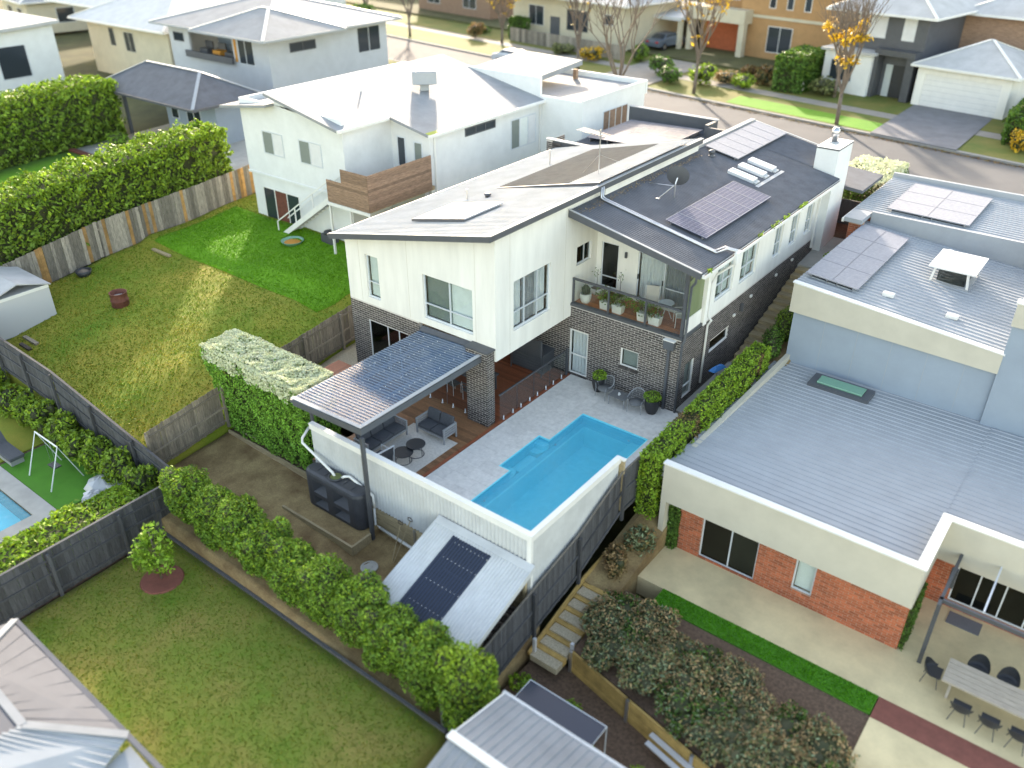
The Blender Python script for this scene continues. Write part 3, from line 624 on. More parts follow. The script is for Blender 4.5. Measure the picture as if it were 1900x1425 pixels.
# ---- ground floor: mortar walls with bricks standing proud
gm = MB()
opsA = [(-6.82, -4.56, .05, 2.42)]; opsB = [(0.0, .92, .05, 2.13), (2.47, 3.30, 1.23, 2.04)]
gm.wall('y-', -4.95, -7.8, -3.9, -.6, 3.2, opsA); gm.wall('y-', 0, -3.9, 5.05, -.3, 3.2, opsB)
opsC = [(.62, 1.42, .25, 1.85), (2.72, 4.46, 1.46, 2.0)]
gm.wall('x+', XW, .2, 16.3, -1.2, 3.2, opsC); gm.box(-4.1, -3.9, -4.75, 0, -.3, 2.72); gm.wall('x-', -7.8, -4.75, 10.4, -.6, 3.2)
gw = gm.build("ground_floor_wall", "mortar", house)
bm_ = MB(); brickrun('y-', -4.95, -7.8, -3.9, -.02, 3.15, opsA, mb=bm_); brickrun('y-', 0, -3.9, 5.05, -.02, 3.15, opsB, mb=bm_)
brickrun('x+', XW, 0.01, 13.6, -.02, 3.15, opsC, mb=bm_, ph=1); brickrun('x-', 3.9, -4.75, -.02, -.02, 2.65, (), mb=MB())
stuff(bm_.build("brickwork", "brick_dark", house))
sl = MB()    # sloping sill of upright bricks under the small window
for k in range(11): sl.box(2.44 + k * .082, 2.44 + k * .082 + .072, -.06, .0, 1.10, 1.215)
sl.build("window_sill", "brick_dark", house)
sl = MB()
for k in range(12): sl.box(-.02 + k * .082, -.02 + k * .082 + .072, -.07, .0, -.04, .04)
sl.build("door_sill", "brick_dark", house)
window(house, 'y-', -4.95, -6.82, -4.56, .05, 2.42, (-5.75, -5.1), None, None, "glass_dark", rec=.04, name="sliding_door")
window(house, 'y-', 0, 0, .92, .05, 2.13, (), .98, "curtain", rec=.02, name="glazed_door", frame="fascia_white", fw=.065)
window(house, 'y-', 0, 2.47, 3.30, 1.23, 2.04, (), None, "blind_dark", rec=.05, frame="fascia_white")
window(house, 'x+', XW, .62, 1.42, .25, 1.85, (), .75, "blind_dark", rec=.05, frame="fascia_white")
window(house, 'x+', XW, 2.72, 4.46, 1.46, 2.0, (), None, None, "glass_dark", rec=.05, frame="fascia_white")
# brick pier at the front corner, brick by brick
pc = MB().box(-1.08, -.07, -5.41, -4.96, -.05, 3.2).build("brick_pier", "mortar", house)
full = meshof(MB().box(0, BL, -.028, 0, 0, BH), "brick", "brick_one"); fullx = meshof(MB().box(0, .028, 0, BL, 0, BH), "brick", "brick_one"); cache = {}
def put_bricks(fc, c, a0, a1, z0, z1, ph):
    lst = []; brickrun(fc, c, a0, a1, z0, z1, (), lst, ph=ph)
    for s, e, z in lst:
        L = round(e - s, 3); key = (fc, L)
        if key not in cache: cache[key] = meshof(MB().box(0, L, -.028, 0, 0, BH) if fc == 'y-' else MB().box(0, .028, 0, L, 0, BH), "brick", "brick_one")
        piece(cache[key], "brick", pc, (s, c + .02, z) if fc == 'y-' else (c - .02, s, z))
put_bricks('y-', -5.41, -1.085, -.065, 0, 3.14, 0); put_bricks('x+', -.07, -5.40, -4.97, 0, 3.14, 1)
MB().box(-1.12, -.02, -5.46, -4.955, 3.2, 3.27).build("pier_cap", "steel_dark", house)
# balcony edge, rail, glass
MB().box(-.02, 5.12, -.06, .16, 3.2, 3.32).build("balcony_edge", "steel_dark", house); MB().box(4.94, 5.12, .16, 1.60, 3.2, 3.32).build("balcony_edge", "steel_dark", house)
MB().box(.0, 4.94, .16, 1.78, 3.1, 3.24).build("balcony_floor", "dark_room", house)
bd = meshof(MB().box(0, 4.9, 0, .125, 0, .028), "deck_board", "deck_orange")
bf = MB().box(.02, 4.92, .17, 1.78, 3.242, 3.25).build("balcony_deck", "dark_room", house)
for k in range(12): piece(bd, "deck_board", bf, (.02, .17 + k * .135, 3.255))
rl = MB(); rl.box(.02, 5.0, .01, .09, 4.34, 4.42)
bal = rl.build("balcony_rail", "steel_dark", house)
for x in (.03, 1.70, 3.38): MB().box(x, x + .07, .015, .085, 3.32, 4.34).build("rail_post", "steel_dark", bal)
for a, b in ((.12, 1.68), (1.79, 3.36), (3.47, 4.93)): MB().box(a, b, .045, .055, 3.36, 4.32).build("glass_panel", "glass_fence", bal)
MB().box(4.96, 5.08, .0, .12, 3.32, zd(5) - .15).build("balcony_post", "steel_dark", house)
MB().box(5.0, 5.02, .30, 1.55, 3.95, 5.95).build("privacy_screen", "glass_frost", house); MB().box(4.97, 5.05, .28, 1.55, 3.32, 3.95).build("screen_base", "render_white", house)
MB().tube([(5.03, .2, 5.9), (5.03, .3, 5.55), (5.03, 1.5, 5.95)], .02, 6).build("screen_stay", "steel_dark", house)
MB().box(4.85, 5.16, 1.60, 1.86, 3.2, 6.2).build("pier", "render_white", house)
# downpipes and rain heads
MB().tube([(5.5, -.25, 6.05), (5.45, -.2, 5.75), (5.22, .02, 5.45), (5.20, .02, 3.55), (5.22, -.05, 3.25), (5.14, -.05, 3.05), (5.14, -.05, .0)], .05, 8).build("downpipe", "fascia_dark", house, True)
MB().box(4.42, 4.86, -.22, -.01, 2.74, 3.10).build("rain_head", "fascia_dark", house, bevel=.01)
MB().box(4.40, 4.88, -.23, -.01, 3.102, 3.14).build("rain_head_lip", "fascia_white", house)
MB().box(4.58, 4.68, -.12, -.02, 0, 2.74).build("downpipe", "fascia_dark", house)
MB().tube([(5.95, 2.0, zg - .3), (5.3, 1.95, 5.3), (5.17, 1.93, 4.9), (5.17, 1.93, 3.5), (5.27, 2.05, 3.3), (5.14, 2.05, 3.05), (5.14, 2.05, .4)], .05, 8).build("downpipe", "fascia_white", house, True)
MB().box(5.06, 5.16, 13.2, 13.3, 2.75, 6.1).build("downpipe", "fascia_white", house)
for y, z in ((4.7, 2.35), (6.3, 2.65), (9.0, 2.7), (10.8, 2.85)): MB().box(5.06, 5.13, y, y + .16, z, z + .1).build("vent_cover", "plastic_white", house)
MB().box(5.06, 5.2, 5.35, 5.5, 2.35, 2.7).build("wall_lamp", "steel_dark", house, bevel=.03)
# chimney
m = MB().box(4.38, 5.42, 13.66, 15.6, 2.4, 7.42); ch = m.build("chimney", "render_cool", house)
MB().box(4.36, 5.44, 13.64, 15.62, 7.42, 7.47).build("chimney_cap", "fascia_dark", ch); MB().box(4.37, 5.43, 13.66, 15.6, 7.472, 7.5).build("chimney_top", "fascia_white", ch)
MB().lathe([(.15, 0), (.15, .32), (.18, .33), (.18, .62), (.13, .64), (.13, .7), (.01, .71)], (4.8, 14.7, 7.5), 14).build("flue", "steel", ch, True)
MB().lathe([(.26, 0), (.2, .05), (.16, .06)], (4.8, 14.7, 7.5), 14).build("flue_flashing", "metal_mid", ch, True)
# lower front block with flat dark roof and parapets
m = MB(); m.box(-8.6, -8.35, 10.6, 18.6, 2.4, 5.6); m.box(-8.35, 4.3, 18.35, 18.6, 2.4, 5.4); m.box(4.1, 4.3, 16.4, 18.35, 2.4, 5.4); m.build("front_wall", "render_white", house)
m = MB(); m.box(-8.75, -8.4, 10.35, 10.6, 2.4, 6.35); m.build("front_wall", "mortar", house)
m = MB(); brickrun('y-', 10.35, -8.75, -7.82, 4.0, 6.3, (), mb=m); brickrun('x-', -8.75, 10.35, 12, 4.5, 6.3, (), mb=m); stuff(m.build("parapet_bricks", "brick_dark", house))
for a in [(-8.4, -4.6, 10.4, 10.55, 5.7, 6.35), (-8.6, -3.0, 18.5, 18.7, 5.6, 6.6), (-3.1, -2.9, 17.3, 18.5, 5.6, 6.6), (-2.9, -.1, 17.2, 17.35, 5.6, 6.5)]: MB().box(*a).build("parapet", "fascia_dark", house)
for a in [(-8.8, -4.5, 10.32, 10.62, 6.36, 6.41), (-8.65, -2.95, 18.46, 18.76, 6.61, 6.65)]: MB().box(*a).build("parapet_capping", "metal_white", house)
m = MB(); zf = lambda x: 5.95 - .01 * (x + 4); m.corr((-8.5, 10.56, 5.75), (0, 7.95, 0), (8.3, 0, .25), .2, .03, rib=True); m.slab([(-8.5, 10.56, 5.74), (-.2, 10.56, 5.99), (-.2, 18.5, 5.99), (-8.5, 18.5, 5.74)], .1); fr = m.build("roof", "metal_dark", house)
zf = lambda x: 5.75 + .25 * (x + 8.5) / 8.3
panel_array(fr, -8.0, -3.4, 13.0, 17.8, zf, 3, 4, "solar_cell_mid", (6, 10), .25)
m = MB(); m.slab([(4.4, 15.7, 5.35), (6.3, 15.7, 5.2), (6.3, 18.9, 5.2), (4.4, 18.9, 5.35)], .16); m.build("porch_roof", "metal_dark", house)
# ---------------------------------------------------------------- pool terrace, tile by tile
txs = [.17, .72, 1.27, 1.82, 2.3, 2.895, 3.49, 4.085, 4.68, 5.27, 5.68, 6.08]
tys = [-10.94, -10.5, -10.1, -9.5, -8.9, -8.3, -7.7, -7.1, -6.48, -5.87, -5.25, -4.63, -4.06, -3.48, -2.9, -2.33, -1.76, -1.18, -.6, -.025]
def hole(x, y): return (2.3 < x < 5.27 and -10.1 < y < -2.33) or (1.82 < x < 2.3 and -7.1 < y < -4.63)
gb = MB(); cells = []
for i in range(len(txs) - 1):
    for j in range(len(tys) - 1):
        if hole((txs[i] + txs[i + 1]) / 2, (tys[j] + tys[j + 1]) / 2): continue
        gb.box(txs[i], txs[i + 1], tys[j], tys[j + 1], -.4, -.012); cells.append((txs[i], txs[i + 1], tys[j], tys[j + 1]))
ter = struct("pool_terrace", gb, "grout"); cache = {}
for a, b, c, d in cells:
    if a > 5.1 and c > -2 and False: continue
    k = (round(b - a, 3), round(d - c, 3))
    if k not in cache: cache[k] = meshof(MB().box(.003, k[0] - .003, .003, k[1] - .003, -.025, 0), "tile", "paver")
    piece(cache[k], "tile", ter, (a, c, random.uniform(-.0015, .0015)))
# ---------------------------------------------------------------- pool
pool = thing("swimming_pool", "rectangular bright blue swimming pool set in grey paving", "pool", (3.8, -6.2, 0))
X0, X1, Y0, Y1 = 2.3, 5.27, -10.1, -2.33; L1 = -.42; LW = .30; FL = -1.25
m = MB()    # outer wall down to the ledge
def vwall(mb, pts, z0, z1):
    for (a, b) in zip(pts[:-1], pts[1:]): mb.quad((*a, z0), (*b, z0), (*b, z1), (*a, z1))
e4 = .005; vwall(m, [(X0 + e4, -4.63), (X0 + e4, Y1 - e4), (X1 - e4, Y1 - e4), (X1 - e4, Y0 + e4), (X0 + e4, Y0 + e4), (X0 + e4, -7.1)], L1, -.02)
ix0, ix1, iy0, iy1 = X0 + LW, X1 - LW, Y0 + LW, Y1 - LW
m.quad((X0, Y0, L1), (X1, Y0, L1), (X1, iy0, L1), (X0, iy0, L1)); m.quad((X0, iy1, L1), (X1, iy1, L1), (X1, Y1, L1), (X0, Y1, L1))
m.quad((X0, iy0, L1), (ix0, iy0, L1), (ix0, iy1, L1), (X0, iy1, L1)); m.quad((ix1, iy0, L1), (X1, iy0, L1), (X1, iy1, L1), (ix1, iy1, L1))
m.build("shell", "pool_shell", pool)
m = MB(); vwall(m, [(ix0, iy0), (ix0, iy1), (ix1, iy1), (ix1, iy0), (ix0, iy0)], FL, L1); m.quad((ix0, iy0, FL), (ix1, iy0, FL), (ix1, iy1, FL), (ix0, iy1, FL)); m.build("basin", "pool_shell_light", pool)
m = MB(); m.box(ix0 - .07, ix0, iy0, iy1, L1, L1 + .012); m.box(ix0, ix1, iy1, iy1 + .07, L1, L1 + .012); m.box(ix1, ix1 + .07, iy0, iy1, L1, L1 + .012); m.build("ledge_lip", "pool_shell_light", pool)
m = MB(); m.box(ix1 - .42, X1 - .01, -4.75, Y1 - .01, -1.0, L1 + .03); m.build("corner_seat", "pool_shell_light", pool, bevel=.06)
m = MB(); bx0 = 1.82
vwall(m, [(X0, -7.095), (bx0 + .005, -7.095), (bx0 + .005, -4.635), (X0, -4.635)], -.9, -.02); m.quad((bx0, -7.1, -.62), (X0, -7.1, -.62), (X0, -4.63, -.62), (bx0, -4.63, -.62)); m.quad((X0, -7.1, -.62), (X0, -7.1, L1 - .3), (X0, -4.63, L1 - .3), (X0, -4.63, -.62))
m.build("entry_bay", "pool_shell", pool)
def curved_step(ya, sgn, r, z):
    q = MB(); pts = [(bx0 + .005, ya, z)]
    for t in np.linspace(0, math.pi / 2, 8): pts.append((bx0 + .005 + .47 * math.cos(t) ** .6, ya + sgn * r * math.sin(t) ** .6, z))
    if sgn > 0: q.slab(pts, .5)
    else: q.slab(pts[::-1], .5)
    q.build("step", "pool_shell_light", pool)
for ya, s in ((-7.095, 1), (-4.635, -1)):
    curved_step(ya, s, .30, -.20); curved_step(ya, s, .62, -.40)
MB().box(bx0 + .01, X0, -6.4, -5.3, -.62, -.5).build("step", "pool_shell_light", pool, bevel=.05)
xs = np.linspace(bx0 + .01, X1 - .01, 2); m = MB(); m.quad((X0 + .005, Y0 + .005, -.09), (X1 - .005, Y0 + .005, -.09), (X1 - .005, Y1 - .005, -.09), (X0 + .005, Y1 - .005, -.09)); m.quad((bx0 + .005, -7.095, -.09), (X0 + .005, -7.095, -.09), (X0 + .005, -4.635, -.09), (bx0 + .005, -4.635, -.09))
m.build("water", "water", pool)
m = MB(); e = .035
for a in [(X0 - .002, X0 + e, -4.63, Y1), (X0 - .002, X0 + e, Y0, -7.1), (X1 - e, X1 + .002, Y0, Y1), (X0 + e, X1 - e, Y1 - e, Y1 + .002), (bx0 - .002, bx0 + e, -7.1, -4.63), (bx0 + e, X0 + e, -7.102, -7.1 + e), (bx0 + e, X0 + e, -4.63 - e, -4.628)]: m.box(a[0], a[1], a[2], a[3], -.05, .004)
m.build("coping", "pool_shell_light", pool)
for x, y in ((X0 + .012, -8.6), (X0 + .012, -4.3), (4.4, Y1 - .012)): MB().lathe([(.05, 0), (.05, .02), (.02, .025)], (x + .05, y, L1 + .02), 10).build("inlet", "steel", pool, True)
# ---------------------------------------------------------------- timber deck
dk = MB().box(-3.88, .03, -10.94, -.03, -.3, -.05); dk.box(-7.7, -3.89, -8.2, -4.98, -.3, -.05); deck = struct("deck", dk, "dark_room")
lb = meshof(MB().box(0, 3.86, 0, .122, 0, .03), "deck_board", "deck_brown"); lb2 = meshof(MB().box(0, 3.86, 0, .122, 0, .03), "deck_board", "deck_red"); lb3 = meshof(MB().box(0, 3.6, 0, .122, 0, .03), "deck_board", "deck_red")
y = -10.93
while y < -.15:
    piece(lb if y < -5.1 else lb2, "deck_board", deck, (-3.86, y, -.03))
    if y < -5.1 and y > -8.2: piece(lb3, "deck_board", deck, (-7.5, y, -.03))
    y += .128
ed = meshof(MB().box(0, .13, 0, 3.6, 0, .05), "edge_board", "deck_red")
for k in range(3): piece(ed, "edge_board", deck, (.015, -10.93 + k * 3.63, -.045))
# ---------------------------------------------------------------- glass pool fences
def glass_fence(label, pts, h=1.2, rail=True):
    t = thing("glass_pool_fence", label, "fence", (pts[0][0], pts[0][1], 0), "glass pool fences")
    for (x0, y0), (x1, y1) in zip(pts[:-1], pts[1:]):
        d = Vector((x1 - x0, y1 - y0, 0)).normalized(); a = Vector((x0, y0, 0)) + d * .03; b = Vector((x1, y1, 0)) - d * .03; n = Vector((-d.y, d.x, 0)) * .006
        MB().hexa([a - n + Vector((0, 0, .08)), b - n + Vector((0, 0, .08)), b + n + Vector((0, 0, .08)), a + n + Vector((0, 0, .08))], [a - n + Vector((0, 0, h)), b - n + Vector((0, 0, h)), b + n + Vector((0, 0, h)), a + n + Vector((0, 0, h))]).build("glass_panel", "glass_fence", t)
        for f in (.22, .78):
            p = a.lerp(b, f); MB().lathe([(.05, 0), (.05, .012), (.028, .014), (.028, .17), (.02, .18)], (p.x, p.y, .005), 10).build("spigot", "steel", t, True)
        MB().box(b.x - .012, b.x + .012, b.y - .008 + (d.y * .03), b.y + .008 + (d.y * .03), .06, h).build("panel_joint", "steel_dark", t)
    if rail: MB().bar((pts[0][0], pts[0][1], h + .02), (pts[-1][0], pts[-1][1], h + .02), .06, .05).build("top_rail", "steel_dark", t)
    return t
glass_fence("glass pool fence with dark top rail between brick pier and glazed door", [(.06, -4.85), (.06, -3.72), (.06, -2.6), (.06, -1.48), (.06, -.35)])
MB().box(.02, .1, -.33, -.25, 0, 1.25)
glass_fence("frameless glass panels under the pergola beside the brick pier", [(-3.6, -5.15), (-2.35, -5.15), (-1.15, -5.15)], 1.2, False)
tag(MB().box(.02, .10, -.30, -.22, .0, 1.28).build("fence_post", "steel_dark"), "slim dark steel post ending the glass pool fence by the glazed door", "post")
# ---------------------------------------------------------------- corrugated white fence round the terrace, on a sleeper wall
cf = thing("corrugated_fence", "white corrugated steel fence along two sides of the pool", "fence", (1.2, -11, -1.7))
m = MB().corr((-3.58, -11.0, -.58), (9.73, 0, 0), (0, 0, 2.26), .15, .05, (0, -1, 0)); m.corr((6.15, -11.0, -.9), (0, 4.95, 0), (0, 0, 2.58), .15, .05, (1, 0, 0))
m.build("cladding", "metal_pale", cf)
MB().box(-3.6, 6.24, -11.09, -10.9, 1.69, 1.75).build("top_cap", "fascia_white", cf); MB().box(6.06, 6.24, -10.9, -6.05, 1.691, 1.751).build("top_cap", "fascia_white", cf)
MB().box(-3.6, 6.10, -11.075, -11.06, 1.50, 1.69).build("top_band", "fascia_white", cf); MB().box(6.21, 6.225, -11.0, -6.05, 1.50, 1.69).build("top_band", "fascia_white", cf)
MB().box(6.06, 6.22, -11.08, -10.97, -.9, 1.69).build("corner_trim", "fascia_white", cf)
MB().box(6.06, 6.34, -6.05, -5.95, -.5, 1.60).build("end_panel", "sleeper", cf); MB().box(6.04, 6.36, -6.07, -5.93, 1.60, 1.66).build("top_cap", "fascia_white", cf)
MB().box(-3.58, 6.1, -10.97, -10.93, -.3, 1.69).build("lining", "metal_pale", cf); MB().box(6.09, 6.12, -10.93, -6.05, -.3, 1.69).build("lining", "metal_pale", cf)
rw = thing("sleeper_wall", "weathered timber sleeper retaining wall below the white corrugated fence", "retaining wall", (0, -11, -1.7))
slp = meshof(MB().box(0, 2.35, -.075, 0, 0, .19), "sleeper", "sleeper")
for r_i in range(7):
    for k in range(4): piece(slp, "sleeper", rw, (-3.4 + k * 2.38, -10.97 + random.uniform(-.01, .01), -2.0 + r_i * .2))
for x in (-1.05, 1.32, 3.7): MB().box(x - .05, x + .05, -11.085, -11.05, -2.0, -.62).build("steel_post", "steel", rw)
MB().tube([(-.3, -11.12, -1.32), (3.0, -11.14, -1.55), (6, -11.14, -1.7)], .055, 8).build("drain_pipe", "plastic_white", rw, True)
MB().tube([(-.55, -11.1, -.55), (-.55, -11.12, -1.3), (-.3, -11.12, -1.32)], .045, 8).build("drain_pipe", "plastic_white", rw, True)
# ---------------------------------------------------------------- pergola
pg = thing("pergola", "dark steel pergola with blue translucent corrugated roof over the deck", "pergola", (-2, -8, 0))
PX0, PX1, PY0, PY1 = -3.72, -.38, -11.52, -4.97; pz = lambda x: 2.90 + .15 * (x - PX0) / (PX1 - PX0)
def sl_beam(x0, x1, y0, y1, h0, h1): return MB().hexa([(x0, y0, pz(x0) + h0), (x1, y0, pz(x1) + h0), (x1, y1, pz(x1) + h0), (x0, y1, pz(x0) + h0)], [(x0, y0, pz(x0) + h1), (x1, y0, pz(x1) + h1), (x1, y1, pz(x1) + h1), (x0, y1, pz(x0) + h1)])
sl_beam(PX0, PX1 + .06, PY0, PY0 + .06, -.24, .0).build("front_beam", "fascia_dark", pg); sl_beam(PX1, PX1 + .06, PY0 + .06, PY1, -.24, .0).build("side_beam", "fascia_dark", pg); sl_beam(PX0, PX0 + .06, PY0 + .06, PY1, -.22, -.02).build("side_beam", "fascia_dark", pg)
MB().box(PX0 - .13, PX0, PY0, PY1, 2.74, 2.86).build("gutter", "fascia_dark", pg)
for k, x in enumerate((-2.9, -2.05, -1.2)): sl_beam(x - .025, x + .025, PY0 + .06, PY1, -.16, -.005).build("rafter", "metal_pale", pg)
for k in range(5): y = PY0 + 1.1 + k * 1.1; sl_beam(PX0 + .06, PX1, y - .025, y + .025, -.10, -.006).build("purlin", "metal_pale", pg)
m = MB().corr((PX0 - .04, PY0 + .0, pz(PX0) + .004), (0, PY1 - PY0, 0), (PX1 + .03 - PX0, 0, .15), .15, .01, rib=True); m.build("roof_sheet", "poly_blue", pg)
rb_ = meshof(MB().hexa([(0, -.012, 0), (3.4, -.012, .15), (3.4, .012, .15), (0, .012, 0)], [(0, -.006, .022), (3.4, -.006, .172), (3.4, .006, .172), (0, .006, .022)]), "roof_rib", "poly_rib_glint")
for k in range(43): piece(rb_, "roof_rib", pg, (PX0 - .05, PY0 + .14 + k * .15, pz(PX0) + .014))  # added bars whose paler colour stands for glare along the corrugations
sl_beam(PX1 - .10, PX1 + .07, PY0 - .01, PY1, .05, .062).build("edge_flashing", "metal_white", pg); sl_beam(PX0 - .05, PX1 + .07, PY0 - .02, PY0 + .12, .063, .075).build("edge_flashing", "metal_white", pg)
m = MB().hexa([(PX0, PY1 - .16, pz(PX0) + .04), (PX1 + .3, PY1 - .16, pz(PX1) + .04), (PX1 + .3, PY1, pz(PX1) + .04), (PX0, PY1, pz(PX0) + .04)], [(PX0, PY1 - .16, pz(PX0) + .06), (PX1 + .3, PY1 - .16, pz(PX1) + .06), (PX1 + .3, PY1, pz(PX1) + .2), (PX0, PY1, pz(PX0) + .2)]); m.build("wall_flashing", "steel_dark", pg)
m = MB()
for x in (-3.2, -2.47, -1.62, -.95):
    for k in range(22): y = PY0 + .6 + k * .26; m.lathe([(.014, 0), (.014, .012), (.006, .02)], (x, y, pz(x) + .046), 6)
stuff(m.build("screws", "plastic_white", pg))
MB().box(-.40, -.28, -11.55, -11.43, -1.75, 2.70).build("post", "steel_dark", pg); MB().box(-3.70, -3.62, -10.9, -10.8, .0, 2.66).build("post", "steel_dark", pg)
# ---------------------------------------------------------------- lounge furniture
MB().box(0, 0, 0, 0, 0, 0)
m = MB(); nx_, ny_ = 14, 20; x0, x1, y0, y1 = -2.55, -.28, -10.3, -6.95
tag(m.box(x0, x1, y0, y1, .002, .014).build("rug", "rug"), "large pale patterned rug under the outdoor sofas", "rug")
def cush(mb, x0, x1, y0, y1, z0, z1, r=.04):
    mb.hexa([(x0 + r, y0 + r, z0), (x1 - r, y0 + r, z0), (x1 - r, y1 - r, z0), (x0 + r, y1 - r, z0)], [(x0, y0, z0 + r), (x1, y0, z0 + r), (x1, y1, z0 + r), (x0, y1, z0 + r)])
    return mb.hexa([(x0, y0, z0 + r + .0005), (x1, y0, z0 + r + .0005), (x1, y1, z0 + r + .0005), (x0, y1, z0 + r + .0005)], [(x0 + r * .4, y0 + r * .4, z1), (x1 - r * .4, y0 + r * .4, z1), (x1 - r * .4, y1 - r * .4, z1), (x0 + r * .4, y1 - r * .4, z1)])
def sofa(n, label):
    t = thing("outdoor_sofa", label, "sofa", (0, 0, 0), "outdoor sofas"); W = .64 * n + .16
    MB().box(.05, W - .05, .05, .74, .20, .27).build("seat_frame", "frame_grey", t)
    for x in (.0, W - .06):
        for y in (.02, .70): MB().box(x, x + .06, y, y + .05, 0, .62).build("leg", "frame_grey", t)
        for k in range(4): MB().box(x + .015, x + .045, .07, .70, .26 + k * .10, .32 + k * .10).build("arm_slat", "frame_grey", t)
        MB().box(x - .005, x + .065, .015, .755, .621, .65).build("armrest", "frame_grey", t)
    for k in range(4): MB().box(.06, W - .06, .72, .745, .28 + k * .11, .35 + k * .11).build("back_slat", "frame_grey", t)
    for i in range(n):
        a = .08 + i * .64; cush(MB(), a + .006, a + .634, .04, .66, .27, .42, .035).build("seat_cushion", "cushion", t, bevel=.025)
        q = cush(MB(), a + .01, a + .63, 0, .15, 0, .46, .04)
        q.v = [(x, .54 + y + z * .22, .42 + z * .98 - y * .1) for x, y, z in q.v]; q.build("back_cushion", "cushion", t, bevel=.03)
    return t
s2 = sofa(2, "two-seat charcoal outdoor sofa with grey slatted arms facing the pool fence"); s2.location = (-2.02, -7.38, .015)
s3 = sofa(3, "three-seat charcoal outdoor sofa under the left side of the pergola"); s3.location = (-2.13, -9.75, .015); s3.rotation_euler = (0, 0, R(90))
def round_table(label, loc, r, h):
    t = thing("coffee_table", label, "table", (0, 0, 0), "round coffee tables")
    MB().lathe([(r * .98, h - .03), (r, h - .02), (r, h - .005), (r * .98, h), (.01, h)], n=32).build("table_top", "plastic_black", t, False)
    ring = [(r * .8 * math.cos(a), r * .8 * math.sin(a), .015) for a in np.linspace(0, 2 * math.pi, 24, endpoint=False)]
    MB().tube(ring, .013, 6, True).build("base_ring", "steel_dark", t, True)
    for a in (0, 2.1, 4.2): MB().tube([(r * .8 * math.cos(a), r * .8 * math.sin(a), .015), (r * .8 * math.cos(a), r * .8 * math.sin(a), h - .03)], .012, 6).build("leg", "steel_dark", t)
    t.location = loc; return t
round_table("taller round black coffee table on the rug", (-1.02, -8.42, .015), .36, .48); round_table("lower round black coffee table on the rug nearest the white fence", (-1.10, -9.0, .015), .37, .40)
def slat_chair(label, loc, rz):
    t = thing("slatted_armchair", label, "chair", (0, 0, 0))
    MB().box(-.34, .34, -.32, .32, .30, .36).build("seat", "cushion", t, bevel=.03)
    for k in range(12): x = -.33 + k * .06; MB().hexa([(x - .017, -.34, .16), (x + .017, -.34, .16), (x + .017, -.31, .16), (x - .017, -.31, .16)], [(x - .017, -.46, .86), (x + .017, -.46, .86), (x + .017, -.43, .86), (x - .017, -.43, .86)]).build("back_slat", "steel_dark", t)
    MB().bar((-.38, -.45, .88), (.38, -.45, .88), .05, .04).build("back_rail", "aluminium", t)
    for s in (-1, 1):
        MB().tube([(s * .37, -.38, 0), (s * .37, -.46, .88)], .016, 6).build("leg", "aluminium", t); MB().tube([(s * .37, .3, 0), (s * .37, .3, .58), (s * .37, -.42, .62)], .016, 6).build("arm", "aluminium", t)
    t.location = loc; t.rotation_euler = (0, 0, rz); return t
slat_chair("dark slatted armchair with aluminium rail beside the white fence", (-1.62, -9.72, .016), R(84))
# dining set half hidden in the shade under the upper storey
t = thing("dining_table", "dark dining table in the shade behind the brick pier", "table", (-2.4, -3.4, 0)); MB().box(-3.3, -1.5, -3.9, -2.9, .70, .75).build("table_top", "steel_dark", t)
for x in (-3.2, -1.6):
    for y in (-3.8, -3.0): MB().box(x - .03, x + .03, y - .03, y + .03, 0, .7).build("leg", "steel_dark", t)
def cafe_chair(label, loc, rz):
    t = thing("dining_chair", label, "chair", (0, 0, 0), "dining chairs under the house")
    MB().box(-.21, .21, -.21, .21, .43, .46).build("seat", "steel_dark", t)
    for x in (-.2, .2):
        MB().tube([(x, -.2, 0), (x, -.2, .44)], .013, 6).build("leg", "aluminium", t); MB().tube([(x, .2, 0), (x, .2, .44), (x, .26, .88)], .013, 6).build("leg", "aluminium", t)
    for k in range(3): MB().bar((-.2, .215 + k * .02, .56 + k * .14), (.2, .215 + k * .02, .56 + k * .14), .012, .06).build("back_slat", "steel_dark", t)
    t.location = loc; t.rotation_euler = (0, 0, rz); return t
cafe_chair("dining chair left of the brick pier, near end of the dark table", (-1.95, -4.25, 0), R(180)); cafe_chair("dining chair left of the brick pier, far end of the dark table", (-2.8, -4.25, 0), R(170))
t = thing("outdoor_kitchen", "dark louvred outdoor kitchen bench behind the glass pool fence", "cabinet", (-1.5, -.4, 0)); MB().box(-2.4, -.75, -.85, -.03, 0, .9).build("cabinet", "steel_dark", t); MB().box(-2.45, -.7, -.9, -.03, .9, .95).build("bench_top", "fascia_dark", t)
for k in range(6): MB().box(-2.36, -.79, -.87, -.851, .1 + k * .13, .19 + k * .13).build("louvre", "fascia_dark", t)
t = thing("dark_screen", "tall dark slatted cabinet screen under the upper storey", "screen", (-1.9, -1.2, 0)); MB().box(-2.3, -.65, -1.15, -1.1, .95, 1.75).build("panel", "fascia_dark", t)
for k in range(9): MB().box(-2.3, -.65, -1.17, -1.151, .97 + k * .085, 1.03 + k * .085).build("slat", "steel_dark", t)
for x in (-2.3, -.69): MB().box(x, x + .04, -1.1, -1.06, 0, 1.75).build("post", "steel_dark", t)
t = thing("timber_bench", "red-brown timber bench box between hedge and house corner", "bench", (-7.0, -6.75, 0)); bb = meshof(MB().box(0, .12, 0, 1.25, 0, .03), "board", "deck_red"); bv = meshof(MB().box(0, 1.1, 0, .03, 0, .11), "board", "deck_red"); bw = meshof(MB().box(0, .03, 0, 1.2, 0, .11), "board", "deck_red")
for k in range(9): piece(bb, "board", t, (-7.6 + k * .125, -7.4, .70))
